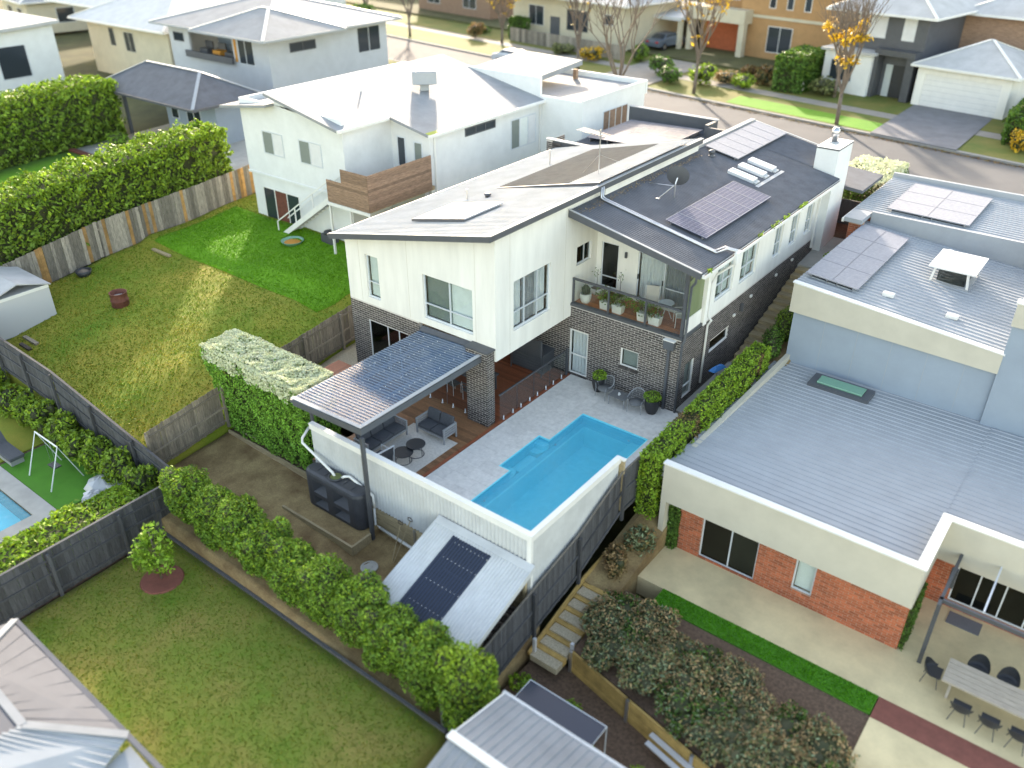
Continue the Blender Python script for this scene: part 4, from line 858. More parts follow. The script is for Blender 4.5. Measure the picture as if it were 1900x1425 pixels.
for k in range(6): piece(bv, "board", t, (-7.58, -7.38, .02 + k * .115)); piece(bw, "board", t, (-6.52, -7.35, .02 + k * .115))
# ---------------------------------------------------------------- chairs, table and pots by the brick wall
def woven_chair(label, loc, rz):
    t = thing("woven_armchair", label, "chair", (0, 0, 0), "woven armchairs by the brick wall")
    MB().lathe([(.28, .36), (.30, .38), (.29, .42), (.01, .43)], n=20).build("seat", "wicker_grey", t, True)
    n = 19; rim = []; low = []
    for k in range(n):
        a = R(-200 + 220 * k / (n - 1)) + R(0); a = math.pi * 1.0 * k / (n - 1) * 1.22 - R(20) ; x, y = .33 * math.cos(a), .36 * math.sin(a); z = .60 + .24 * max(0, math.sin(a)) ** 1.5
        rim.append((x * 1.05, y * 1.05, z)); low.append((x * .88, y * .85, .40))
    MB().tube(rim, .02, 6).build("back_rim", "frame_grey", t, True); m = MB()
    for k in range(0, n - 1):
        for f in (0, .5):
            p = Vector(rim[k]).lerp(Vector(rim[k + 1]), f); q = Vector(low[k]).lerp(Vector(low[k + 1]), f); m.bar(p, q, .012, .006)
    for f in (.2, .4, .6, .8):
        pts = [tuple(Vector(rim[k]).lerp(Vector(low[k]), f)) for k in range(n)]; m.tube(pts, .006, 4)
    m.build("woven_back", "wicker_grey", t)
    for x, y in ((-.27, -.24), (.27, -.24), (-.24, .26), (.24, .26)): MB().tube([(x * 1.05, y * 1.05, 0), (x, y, .40), (x * 1.15, y * (1.0 if y < 0 else 1.1), .60)], .014, 6).build("leg", "frame_grey", t)
    t.location = loc; t.rotation_euler = (0, 0, rz); return t
woven_chair("grey woven armchair left of the little slatted table", (2.28, -.72, 0), R(-14)); woven_chair("grey woven armchair right of the little slatted table, by the downpipe pot", (3.83, -.85, 0), R(12))
t = thing("side_table", "low grey slatted table between two woven armchairs", "table", (3.05, -.85, 0))
for k in range(6): MB().box(2.68, 3.45, -1.12 + k * .095, -1.04 + k * .095, .40, .43).build("slat", "wicker_grey", t)
for x in (2.70, 3.40):
    for y in (-1.11, -.60): MB().box(x, x + .03, y, y + .03, 0, .40).build("leg", "frame_grey", t)
m = MB().lathe([(.035, 0), (.045, .02), (.048, .10), (.042, .10), (.038, .03), (.01, .025)], (3.05, -.88, .431), 14); cup = m.build("mug", "plastic_white"); tag(cup, "small white mug on the slatted table by the brick wall", "mug")
MB().tube([(3.098, -.88, .515), (3.125, -.88, .50), (3.125, -.88, .47), (3.095, -.88, .455)], .007, 5).build("handle", "plastic_white", cup)
def pot_shrub(label, x, y, r, h, leafmat, n=1500, lr=.34, pot="pot_black", z=0, name="potted_shrub", lh=.22, group=None):
    t = thing(name, label, "potted plant", (x, y, z), group)
    MB().lathe([(r * .62, 0), (r * .85, h * .25), (r, h * .6), (r * .98, h * .92), (r * 1.02, h), (r * .9, h), (r * .88, h - .05), (.01, h - .05)], (x, y, z), 22).build("pot", pot, t, True)
    bl = [(x, y, z + h + lh * .5, lr, lr, lh)] + [(x + lr * .5 * math.cos(a), y + lr * .5 * math.sin(a), z + h + lh * .45, lr * .6, lr * .6, lh * .7) for a in (0.3, 1.7, 3.1, 4.6)]
    P, N = blobpts(bl, n, .25, .05, seed=int(x * 10)); stuff(leaves("foliage", P, N, .035, leafmat, t)); blobcore(bl, .75).build("stems", "twig", t); return t
pot_shrub("round green shrub in tall black pot beside the glazed door", 1.82, -.48, .27, .62, "leaf_bright", 1800, .30); pot_shrub("round green shrub in tall black pot at the foot of the rain downpipe", 4.40, -.60, .30, .62, "leaf_bright", 1800, .34)
# ---------------------------------------------------------------- balcony furniture and planters
def planter(label, x, y, w, seed):
    t = thing("planter_box", label, "planter", (x, y, 3.285), "white planter boxes on the balcony"); z = 3.285; m = MB()
    m.hexa([(x - w * .42, y - .14, z), (x + w * .42, y - .14, z), (x + w * .42, y + .14, z), (x - w * .42, y + .14, z)], [(x - w * .5, y - .17, z + .36), (x + w * .5, y - .17, z + .36), (x + w * .5, y + .17, z + .36), (x - w * .5, y + .17, z + .36)]); m.build("box", "pot_white", t, bevel=.015)
    bl = [(x + dx, y + dy, z + .5 + dz, .26, .2, .24) for dx, dy, dz in ((-.15, 0, 0), (.15, .05, .05), (0, -.08, -.06), (0, .05, .12))]
    P, N = blobpts(bl, 700, .4, .1, seed); k = rng.random(len(P)) < .35
    stuff(leaves("foliage", P[~k], N[~k], .045, "leaf_screen", t)); stuff(leaves("red_foliage", P[k], N[k], .04, "leaf_russet", t))
    m = MB(); 
    for a in range(9): m.tube([(x + .1 * math.cos(a * 2.3), y + .08 * math.sin(a * 2.3), z + .34), (x + .28 * math.cos(a * 2.3), y + .15 * math.sin(a * 2.3), z + .72)], .006, 4)
    m.build("stems", "bark_dark", t)
for i, (x, w, lb_) in enumerate([(1.38, .42, "white planter box nearest the white wall, next to the round white pot"), (1.98, .48, "white planter box just right of the middle balcony rail post"), (3.12, .44, "white planter box just left of the last balcony rail post"), (3.66, .52, "wide white planter box just right of the last balcony rail post")]): planter(lb_, x, .42, w, i)
pot_shrub("round white pot with sparse plant in the balcony corner by the white wall", .42, .42, .24, .42, "leaf_deep", 140, .2, "pot_white", 3.285, lh=.3)
bush = thing("red_leaf_shrub", "loose red and green leafed shrub along the middle of the balcony rail", "shrub", (2.55, .55, 3.285)); bl = [(1.0 + k * .38, .62, 3.72 + .1 * math.sin(k * 2), .32, .22, .32) for k in range(6)]
P, N = blobpts(bl, 1500, .5, .12, 4); k = rng.random(len(P)) < .4; stuff(leaves("foliage", P[~k], N[~k], .05, "leaf_screen", bush)); stuff(leaves("red_foliage", P[k], N[k], .045, "leaf_russet", bush))
m = MB()
for k in range(6): m.tube([(1.0 + k * .38, .6, 3.285), (1.05 + k * .37, .62, 3.7)], .012, 5)
m.build("stem", "bark", bush)
def stick_pot(label, x, y, h, seed):
    t = thing("potted_tree", label, "potted plant", (x, y, 3.285)); z = 3.285
    MB().lathe([(.2, 0), (.27, .1), (.28, .26), (.25, .27), (.24, .22), (.01, .21)], (x, y, z), 20).build("pot", "pot_white", t, True); MB().lathe([(.235, .222), (.01, .235)], (x, y, z), 16).build("soil", "mulch", t)
    MB().tube([(x, y, z + .22), (x + .02, y, z + .55), (x, y + .01, z + .9), (x + .03, y, z + h)], [.014, .012, .01, .006], 6).build("stem", "bark", t)
    r0 = np.random.default_rng(seed); P = np.stack([x + r0.normal(0, .10, 26), y + r0.normal(0, .08, 26), z + h - .1 + r0.normal(0, .14, 26)], 1); leaves("foliage", P, np.tile((0, 0, 1.), (26, 1)), .04, "leaf_deep", t)
stick_pot("bare-stemmed young tree in white pot before the tall balcony window", .28, 1.45, 1.05, 1); stick_pot("small-leafed sapling in white pot left of the balcony sliding door", 1.42, 1.42, 1.15, 2)
def sling_chair(label, loc, rz):
    t = thing("sling_chair", label, "chair", (0, 0, 0), "balcony sling chairs")
    q = MB().box(-.25, .25, -.25, .25, .40, .43).build("seat", "sling_cream", t, bevel=.01)
    MB().hexa([(-.25, .22, .42), (.25, .22, .42), (.25, .25, .42), (-.25, .25, .42)], [(-.25, .40, 1.0), (.25, .40, 1.0), (.25, .43, 1.0), (-.25, .43, 1.0)]).build("backrest", "sling_cream", t)
    for s in (-1, 1):
        MB().tube([(s * .28, -.27, 0), (s * .28, -.27, .62), (s * .28, .33, .64)], .015, 6).build("arm", "plastic_white", t); MB().tube([(s * .28, .2, 0), (s * .28, .24, .45), (s * .28, .42, 1.0)], .015, 6).build("leg", "plastic_white", t)
    t.location = loc; t.rotation_euler = (0, 0, rz)
sling_chair("cream sling chair left of the round glass balcony table", (3.02, 1.22, 3.285), R(25)); sling_chair("cream sling chair right of the round glass balcony table, by the corner post", (4.5, 1.0, 3.285), R(-55))
t = thing("balcony_table", "small round glass-topped table between two cream balcony chairs", "table", (3.72, 1.15, 3.285)); MB().lathe([(.30, .66), (.31, .675), (.30, .69), (.01, .69)], (3.72, 1.15, 3.285), 24).build("table_top", "skylight", t)
for a in (.4, 2.5, 4.6): MB().tube([(3.72 + .24 * math.cos(a), 1.15 + .24 * math.sin(a), 3.285), (3.72 + .1 * math.cos(a), 1.15 + .1 * math.sin(a), 3.62), (3.72 + .25 * math.cos(a), 1.15 + .25 * math.sin(a), 3.945)], .012, 6).build("leg", "plastic_white", t)
# ---------------------------------------------------------------- rainwater tank, shed, back yard
tk = thing("water_tank", "slim charcoal plastic rainwater tank with four moulded hollows", "water tank", (-2, -11.4, -1.2))
def rrect(x0, x1, y0, y1, r, z, n=6):
    o = []
    for cx, cy, a0 in ((x1 - r, y0 + r, -90), (x1 - r, y1 - r, 0), (x0 + r, y1 - r, 90), (x0 + r, y0 + r, 180)):
        for k in range(n + 1): a = R(a0 + 90 * k / n); o.append((cx + r * math.cos(a), cy + r * math.sin(a), z))
    return o
TX0, TX1, TY0, TY1, TZ0, TZ1 = -3.45, -.58, -11.76, -11.08, -1.28, .26
m = MB(); nb = 28; ring = lambda z, i=0.: rrect(TX0 + i, TX1 - i, TY0 + i, TY1 - i, .32 - i * .9, z)
lv = [(TZ0, .03), (TZ0 + .06, 0), (TZ1 - .14, 0), (TZ1 - .05, .03), (TZ1, .12)]; base = 0
for z, i in lv: m.v += ring(z, i)
for q in range(len(lv) - 1):
    for k in range(nb):
        if q == 1 and k == 27: continue                  # front panel is modelled below with its hollows
        m.f.append((q * nb + k, q * nb + (k + 1) % nb, (q + 1) * nb + (k + 1) % nb, (q + 1) * nb + k))
m.f.append(tuple(range(4 * nb, 5 * nb)))
fx0, fx1 = TX0 + .32, TX1 - .32; fz0, fz1 = TZ0 + .06, TZ1 - .14; gx = [fx0, fx0 + .18, fx0 + .90, fx0 + 1.22, fx1 - .18 - .04, fx1]; gz = [fz0, fz0 + .1, fz0 + .50, fz0 + .66, fz1 - .14, fz1]
for i in range(5):
    for j in range(5):
        a, b, c, d = gx[i], gx[i + 1], gz[j], gz[j + 1]
        if i in (1, 3) and j in (1, 3):
            e0, e1, f0, f1 = a + .30, b - .10, c + .27, d - .05; yb = TY0 + .28
            o4 = [(a, TY0, c), (b, TY0, c), (b, TY0, d), (a, TY0, d)]; i4 = [(e0, yb, f0), (e1, yb, f0), (e1, yb, f1), (e0, yb, f1)]
            n0 = len(m.v); m.v += o4 + i4; m.f.append((n0 + 4, n0 + 5, n0 + 6, n0 + 7))
            for k in range(4): m.f.append((n0 + k, n0 + (k + 1) % 4, n0 + 4 + (k + 1) % 4, n0 + 4 + k))
        else: m.quad((a, TY0, c), (b, TY0, c), (b, TY0, d), (a, TY0, d))
m.build("tank_body", "tank_plastic", tk)
for k in range(5): x = TX0 + .5 + k * .44; MB().box(x, x + .09, TY0 + .2, TY1 - .2, TZ1, TZ1 + .02).build("top_rib", "tank_plastic", tk, bevel=.008)
MB().lathe([(.27, 0), (.27, .05), (.22, .06), (.22, .02), (.01, .02)], (-2.05, -11.4, TZ1 + .005), 22).build("strainer", "tank_plastic", tk, True)
MB().lathe([(.20, .03), (.01, .035)], (-2.05, -11.4, TZ1 + .02), 18).build("leaf_mesh", "leaf_olive", tk)
MB().tube([(-4.25, -10.6, 1.05), (-4.2, -11.0, .80), (-4.1, -11.1, .70), (-2.2, -11.4, .40), (-2.1, -11.4, .26)], .05, 8).build("inlet_pipe", "plastic_white", tk, True)
MB().tube([(-1.85, -11.32, .27), (-1.75, -11.28, .36), (-1.6, -11.16, .36), (-.52, -11.13, .02), (-.50, -11.12, -.5)], .05, 8).build("overflow_pipe", "plastic_white", tk, True)
pad = struct("tank_pad", MB().box(-3.9, -.36, -12.42, -11.05, -1.7, -1.285), "dirt")
for a in [(-3.95, -.30, -12.5, -12.42, -1.8, -1.25), (-.36, -.28, -12.42, -11.6, -1.8, -1.25)]: tag(MB().box(*a).build("timber_edging", "sleeper"), "timber sleeper edging " + ("along the front" if a[1] - a[0] > 1 else "on the right-hand end") + " of the rainwater tank pad", "edging")
# flowering hedge on the raised bed
hb = (-9.45, -4.35, -10.85, -8.95, -.92, 2.5); he = thing("flowering_hedge", "tall clipped hedge topped with white flowers beside the pergola", "hedge", (-7, -10, -1.2))
MB().box(-9.2, -4.6, -10.55, -9.3, -1.2, 2.15).build("inner_branches", "twig", he)
P, N = boxpts(hb, 34000, .16, .12, 1); lean = np.clip((-7.2 - P[:, 0]) / 2.2, 0, 1) * np.clip((P[:, 2] + .6) / 2.6, 0, 1); P[:, 0] -= .95 * lean; k = (P[:, 2] > 2.0 + .35 * wob(P, 1.5, 5) * (N[:, 2] < .5)) & (rng.random(len(P)) < .62)
stuff(leaves("foliage", P[~k], N[~k], .055, "leaf_jasmine", he))
Pf, Nf = boxpts((hb[0], hb[1], hb[2], hb[3], 1.45, 2.62), 30000, .10, .12, 2); Pf[:, 0] -= .95 * np.clip((-7.2 - Pf[:, 0]) / 2.2, 0, 1); kf = Pf[:, 2] > 1.86 + .28 * wob(Pf, 2.3, 5); stuff(leaves("blossom", Pf[kf] + np.array([0, 0, .03]), Nf[kf], .046, "petal_white", he, .8))
bed = thing("hedge_bed_edge", "pale timber sleepers edging the bed under the flowering hedge", "edging", (-6.9, -10.7, -1.3)); bs = meshof(MB().box(0, 1.72, -.07, 0, 0, .22), "sleeper", "sleeper")
for r_i in range(2):
    for k in range(3): piece(bs, "sleeper", bed, (-9.2 + k * 1.74, -10.84, -1.42 + r_i * .23))
struct("garden_bed", MB().box(-9.25, -3.95, -10.80, -8.2, -1.6, -1.05), "mulch")
# garden shed against the fence
gs = thing("lean_to_shed", "white corrugated lean-to shed roof with dark translucent strip", "shed", (4.4, -12.6, -2)); SY0, SY1 = -14.15, -11.07; sz = lambda y: .65 + (y - SY1) * (1.05 / (SY1 - SY0))
def shroof(x0, x1, y0, y1, mat, h=0.): return MB().corr((x0, y0, sz(y0) + h), (x1 - x0, 0, 0), (0, y1 - y0, sz(y1) - sz(y0)), .115, .035).build("roof_sheet", mat, gs)
shroof(2.55, 3.42, SY0, SY1 - .05, "metal_pale"); shroof(4.98, 6.34, SY0, SY1 - .05, "metal_pale"); shroof(3.42, 4.98, SY0, SY1 - .34, "poly_dark", -.004); shroof(3.40, 5.0, SY1 - .36, SY1 - .05, "metal_pale", .004)
MB().hexa([(2.53, SY1 - .26, sz(SY1 - .26) + .026), (6.36, SY1 - .26, sz(SY1 - .26) + .026), (6.36, SY1, sz(SY1) + .026), (2.53, SY1, sz(SY1) + .026)], [(2.53, SY1 - .26, sz(SY1 - .26) + .034), (6.36, SY1 - .26, sz(SY1 - .26) + .034), (6.36, SY1, sz(SY1) + .04), (2.53, SY1, sz(SY1) + .04)]).build("flashing", "metal_pale", gs)
def rake(x0, x1, h0, h1): return MB().hexa([(x0, SY0, sz(SY0) + h0), (x1, SY0, sz(SY0) + h0), (x1, SY1, sz(SY1) + h0), (x0, SY1, sz(SY1) + h0)], [(x0, SY0, sz(SY0) + h1), (x1, SY0, sz(SY0) + h1), (x1, SY1, sz(SY1) + h1), (x0, SY1, sz(SY1) + h1)])
rake(6.34, 6.37, -.18, .03).build("barge_board", "metal_pale", gs); rake(2.52, 2.55, -.18, .03).build("barge_board", "metal_pale", gs)
for y in (SY0 + .1, -12.6, SY1 - .2): MB().hexa([(2.56, y - .03, sz(y) - .14), (6.33, y - .03, sz(y) - .14), (6.33, y + .03, sz(y) - .14), (2.56, y + .03, sz(y) - .14)], [(2.56, y - .03, sz(y) - .03), (6.33, y - .03, sz(y) - .03), (6.33, y + .03, sz(y) - .03), (2.56, y + .03, sz(y) - .03)]).build("purlin", "sleeper", gs)
for x, y in ((2.6, SY0 + .1), (6.05, SY0 + .1), (2.6, -11.2), (6.05, -11.2)): MB().box(x, x + .09, y - .045, y + .045, -2.3, sz(y) - .14).build("post", "sleeper", gs)
MB().box(2.6, 2.63, SY0 + .15, SY1 - .1, -2.2, -.5).build("side_wall", "metal_mid", gs)
m = MB()
for x in np.arange(3.5, 4.95, .16):
    for y in (SY0 + .45, SY0 + 1.2, SY0 + 2.0, SY0 + 2.55):
        if x > 3.55: m.lathe([(.012, 0), (.012, .012), (.004, .018)], (x, y, sz(y) + .018), 6)
stuff(m.build("screws", "plastic_white", gs))
fw_ = thing("firewood_stack", "stack of split firewood in the gap beside the lean-to shed", "firewood", (5.8, -12, -2)); lg = meshof(MB().tube([(0, 0, 0), (.42, .03, .01)], [.07, .06], 7), "log", "bark_dark"); lg2 = meshof(MB().tube([(0, 0, 0), (.4, -.02, .02)], [.055, .07], 6), "log", "bark")
for j in range(9):
    for k in range(13): piece(lg if (j + k) % 3 else lg2, "log", fw_, (5.66 + random.uniform(-.04, .06), -13.4 + k * .15 + (j % 2) * .07, -1.95 + j * .125), (0, 0, random.uniform(-.15, .15)))
t = thing("old_bucket", "pale bucket wedged beside the firewood by the dark fence", "bucket", (6.0, -13.7, -1.2)); MB().lathe([(.10, 0), (.13, .26), (.14, .27), (.12, .27), (.09, .03), (.01, .02)], (6.02, -13.72, -1.15), 14).build("body", "solar_water", t, True); MB().tube([(5.89, -13.72, -.88), (6.02, -13.72, -.76), (6.15, -13.72, -.88)], .006, 4).build("handle", "steel", t); MB().box(5.9, 6.14, -13.85, -13.6, -2.1, -1.15).build("crate", "bark_dark", t)
MB().lathe([(.01, 0), (.3, 0), (.3, .03), (.22, .035), (.21, .02), (.1, .025), (.01, .03)], (.55, -12.5, -1.83), 22)
t = MB().lathe([(.30, 0), (.30, .04), (.24, .045), (.23, .03), (.12, .03), (.11, .045), (.01, .045)], (.45, -12.45, float(dirt_z(np.array(.45), np.array(-12.45))) - .01), 24).build("manhole_cover", "concrete"); tag(t, "round concrete drain cover set in the dirt yard", "drain cover")
def tool(name, label, a, b, head):
    t = thing(name, label, "garden tool", a); MB().tube([a, b], .016, 6).build("handle", "sleeper", t); b = Vector(b)
    if head == "shovel": MB().hexa([(b.x - .1, b.y - .01, b.z), (b.x + .1, b.y - .01, b.z), (b.x + .1, b.y + .01, b.z), (b.x - .1, b.y + .01, b.z)], [(b.x - .06, b.y + .02, b.z + .26), (b.x + .06, b.y + .02, b.z + .26), (b.x + .06, b.y + .04, b.z + .26), (b.x - .06, b.y + .04, b.z + .26)]).build("blade", "rust", t)
    else: MB().tube([(b.x - .09, b.y, b.z + .12), (b.x - .1, b.y, b.z + .02), (b.x, b.y, b.z), (b.x + .1, b.y, b.z + .02), (b.x + .09, b.y, b.z + .12), (b.x, b.y, b.z + .15)], .014, 5, True).build("head", "bark_dark", t)
tool("garden_fork", "long-handled tool with ring head leaning on the sleeper wall", (.85, -11.75, -1.72), (.72, -11.12, -.62), "ring"); tool("shovel", "rusty shovel leaning on the sleeper wall beside the shed", (1.75, -11.6, -1.78), (1.85, -11.13, -1.0), "shovel"); tool("rake", "thin pole leaning high against the white corrugated fence", (.95, -11.8, -1.75), (1.15, -11.06, -.3), "ring")
t = thing("weathered_bench", "weathered plank bench in the dirt by the dark fence corner", "bench", (-6.6, -13.8, -1.3)); MB().box(-7.0, -5.9, -13.95, -13.55, -.95, -.90).build("seat", "paling", t)
for x in (-6.9, -6.0): MB().box(x - .03, x + .03, -13.9, -13.6, -1.45, -.95).build("leg", "plastic_white", t)
# ---------------------------------------------------------------- paling fences
def paling_fence(name, label, pts, h, mat, side=1, cap=None, pw=.10, posts=2.4, rails=(.25, 1.0, 1.55), group=None, alt=None, jag=.02, capmat=None, altp=.16):
    """pts: (x, y, base z); palings stand on the line, rails and posts on its left (side=1) or right (-1)"""
    t = thing(name, label, "fence", pts[0], group); me = meshof(MB().box(0, pw - .006, -.009, .009, 0, h), "paling", mat); me2 = meshof(MB().box(0, pw - .006, -.009, .009, 0, h), "paling", alt) if alt else me
    for a, b in zip(pts[:-1], pts[1:]):
        a = Vector(a); b = Vector(b); d = b - a; L = math.hypot(d.x, d.y); ang = math.atan2(d.y, d.x); n = int(L / pw); u = Vector((d.x / L, d.y / L, 0)); nv = Vector((-u.y, u.x, 0)) * side
        for k in range(n):
            z = a.z + d.z * (k + .5) / n; piece(me2 if (alt and random.random() < altp) else me, "paling", t, (a.x + u.x * k * pw, a.y + u.y * k * pw, z + random.uniform(-jag, jag)), (0, random.uniform(-.008, .008), ang))
        for r_ in rails:
            MB().bar(a + nv * .035 + Vector((0, 0, r_)), b + nv * .035 + Vector((0, 0, r_)), .045, .075).build("rail", mat, t)
        m_ = max(1, round(L / posts))
        for k in range(m_):
            p = a + d * (k / m_) + nv * .09; MB().box(p.x - .05, p.x + .05, p.y - .05, p.y + .05, p.z - .15, p.z + h - .08).build("post", mat, t)
        if cap: MB().bar(a + Vector((0, 0, h + .03)), b + Vector((0, 0, h + .03)), cap, .03).build("capping", capmat or mat, t)
    return t
paling_fence("paling_fence", "weathered brown paling fence between the hedge and the left lawn", [(-9.35, -14.2, -1.15), (-9.35, -10.8, -.72), (-9.35, -4.4, .02), (-9.35, 3.5, .9)], 1.75, "paling", -1, rails=(.15, .75, 1.5))
paling_fence("paling_fence", "dark stained paling fence along the side of the pool and shed", [(6.33, -15.4, -2.75), (6.33, -13.6, -2.70), (6.33, -8.65, -1.72), (6.33, -6.05, -.72), (6.33, -4.2, -.72), (6.33, 4.6, -.25)], 1.88, "paling_dark", -1, rails=(.2, 1.05), cap=.05, capmat="paling_grey", posts=2.6)
# ---------------------------------------------------------------- screening shrubs at the back
names = ["first screening shrub of the back row, at the dark fence corner", "second screening shrub from the dark fence corner", "third screening shrub from the dark fence corner, left of the tank post", "fourth screening shrub from the dark fence corner", "fifth screening shrub from the dark fence corner, beside the drain cover", "fourth screening shrub back from the row's right end, beside the shed roof corner", "third screening shrub back from the row's right end, in front of the shed roof", "second screening shrub back from the row's right end, by the shed's dark strip", "second-last screening shrub, in front of the lean-to shed's low edge", "last screening shrub of the row, yellow-green, beyond the dark side fence"]
for i in range(10):
    x = -6.0 + i * 1.42; y = -14.75 + random.uniform(-.08, .08); zb = float(dirt_z(np.array(min(x, 6)), np.array(-14.9))) - .1; top = [.75, .6, .75, .55, .5, .6, .45, .3, .35, .7][i]
    t = thing("screening_shrub", names[i], "shrub", (x, y, zb), "screening shrubs along the back lawn"); hz = (top - zb) / 2
    bl = [(x, y, zb + hz * 1.05, .96, .84, hz * .95)]
    for k in range(10): a = random.uniform(0, 6.28); r0 = random.uniform(.3, .62); bl.append((x + r0 * math.cos(a), y + r0 * .9 * math.sin(a), zb + hz * random.uniform(.45, 1.75), random.uniform(.33, .5), random.uniform(.33, .48), random.uniform(.35, .55)))
    P, N = blobpts(bl, 13000, .20, .12, i, zb + .05); yel = rng.random(len(P)) < (.12 + .75 * ((P[:, 2] - zb) / (2 * hz)) ** 2) * (.55 if i < 9 else 1.2)  # more lime leaves higher up: the sunlit tops are put into leaf colour
    stuff(leaves("foliage", P[~yel], N[~yel], .058, "leaf_screen", t)); stuff(leaves("second_foliage", P[yel], N[yel], .055, "leaf_lime", t)); blobcore(bl, .70).build("inner_branches", "twig", t)
    MB().tube([(x, y, zb - .1), (x + .03, y, zb + .4), (x, y + .02, zb + 1.0)], [.06, .05, .03], 7).build("trunk", "bark_dark", t, True)
    m = MB()
    for k in range(5): a = k * 1.3; m.tube([(x, y, zb + .3), (x + .4 * math.cos(a), y + .35 * math.sin(a), zb + 1.0 + .1 * k)], [.03, .012], 5)
    m.build("branch", "bark_dark", t)
ed = tag(MB().box(-7.0, 6.6, -15.56, -15.47, -2.4, -2.02).build("lawn_edging", "paling_dark"), "dark timber edging strip between the back shrubs and the rear lawn", "edging")
# hedge on the neighbour's side by the house corner
hp = thing("clipped_hedge", "bright green clipped hedge running along the side fence by the brick corner", "hedge", (6.8, 0, 0)); P, N = boxpts((6.30, 7.20, -5.1, 4.3, -1.2, 1.62), 26000, .16, .14, 9); P[:, 2] += .045 * (P[:, 1] + 3) * (P[:, 2] > 0)
bare = (wob(P, .9, 11) > .42) & (P[:, 2] > .9); y_ = rng.random(len(P)) < .45
stuff(leaves("foliage", P[~bare & ~y_], N[~bare & ~y_], .055, "leaf_bright", hp)); stuff(leaves("second_foliage", P[~bare & y_], N[~bare & y_], .055, "leaf_lime", hp)); stuff(leaves("dry_foliage", P[bare], N[bare], .04, "leaf_russet", hp)); MB().hexa([(6.5, -4.9, -1.2), (7.0, -4.9, -1.2), (7.0, 4.1, -1.2), (6.5, 4.1, -1.2)], [(6.5, -4.9, 1.3), (7.0, -4.9, 1.3), (7.0, 4.1, 1.75), (6.5, 4.1, 1.75)]).build("inner_branches", "twig", hp)
# stepped side path
pth = struct("side_path", MB().hexa([(5.06, .2, -1), (6.25, .2, -1), (6.25, 5.0, -1), (5.06, 5.0, -1)], [(5.06, .2, -.03), (6.25, .2, -.03), (6.25, 5.0, .05), (5.06, 5.0, .05)]), "concrete"); n = 15
sp = meshof(MB().box(0, 1.12, 0, .62, -.3, 0), "step", "sleeper")
for k in range(n):
    y = 5.0 + k * .46; z = .08 + k * .155; piece(sp, "step", pth, (5.12 + random.uniform(-.02, .02), y, z))
struct("side_path", MB().hexa([(5.06, 11.9, 0), (6.25, 11.9, 0), (6.25, 16, 0), (5.06, 16, 0)], [(5.06, 11.9, 2.32), (6.25, 11.9, 2.32), (6.25, 16, 2.75), (5.06, 16, 2.75)]), "concrete")
for i, (y, z, rr, mt) in enumerate([(5.6, 1.55, .55, "leaf_deep"), (6.9, 1.9, .6, "leaf_hedge"), (8.1, 2.2, .5, "leaf_deep"), (9.4, 2.6, .55, "leaf_hedge"), (10.6, 2.75, .5, "leaf_bright"), (11.7, 3.0, .5, "leaf_bright")]):
    lb_ = ["dark green shrub at the foot of the stepped side path", "leafy shrub second up the stepped side path", "dark shrub third up the stepped side path", "leafy shrub fourth up the stepped side path", "bright low shrub fifth up the stepped side path", "bright shrub at the top of the stepped side path by the red brick"][i]
    t = thing("path_shrub", lb_, "shrub", (6.6, y, z - .9), "shrubs beside the stepped path"); bl = [(6.62 + dx, y + dy, z - .3 + dz, rr * .75, rr, rr * .8) for dx, dy, dz in ((0, 0, 0), (-.1, .3, .15), (.1, -.3, -.2), (0, .1, -.5))]
    P, N = blobpts(bl, 3200, .25, .12, i); stuff(leaves("foliage", P, N, .05, mt, t)); blobcore(bl, .7).build("inner_branches", "twig", t)
t = thing("folded_umbrella", "blue folded umbrella on a stand outside the brick corner", "umbrella", (5.75, 2.2, -.1)); MB().tube([(5.75, 2.2, -.1), (5.75, 2.2, 1.35)], .02, 6).build("pole", "steel", t); MB().hexa([(5.5, 1.9, 1.15), (5.75, 1.95, 1.1), (6.0, 2.5, 1.22), (5.72, 2.45, 1.2)], [(5.62, 2.05, 1.3), (5.75, 2.1, 1.34), (5.9, 2.4, 1.36), (5.75, 2.4, 1.34)]).build("canopy", "umbrella_blue", t)
# ---------------------------------------------------------------- small helpers for the surrounding houses
def swin(parent, fc, c, a0, a1, z0, z1, vm=(), tr=None, frame="aluminium", pane="car_glass", fw=.06, name="window"):
    m = MB(); m.face(fc, c, a0, a0 + fw, 0, .03, z0, z1); m.face(fc, c, a1 - fw, a1, 0, .03, z0, z1); m.face(fc, c, a0 + fw, a1 - fw, 0, .03, z0, z0 + fw); m.face(fc, c, a0 + fw, a1 - fw, 0, .03, z1 - fw, z1)
    for v in vm: m.face(fc, c, v - fw / 2, v + fw / 2, 0, .032, z0 + fw, z1 - fw)
    w_ = m.build(name, frame, parent); cs = [a0 + fw, *vm, a1 - fw]; pn = pane if isinstance(pane, (list, tuple)) else [pane] * (len(cs) - 1)
    for i in range(len(cs) - 1): MB().face(fc, c, cs[i] + (fw / 2 if i else 0), cs[i + 1] - (fw / 2 if i < len(cs) - 2 else 0), .002, .014, z0 + fw, z1 - fw).build("pane", pn[i], w_)
    return w_
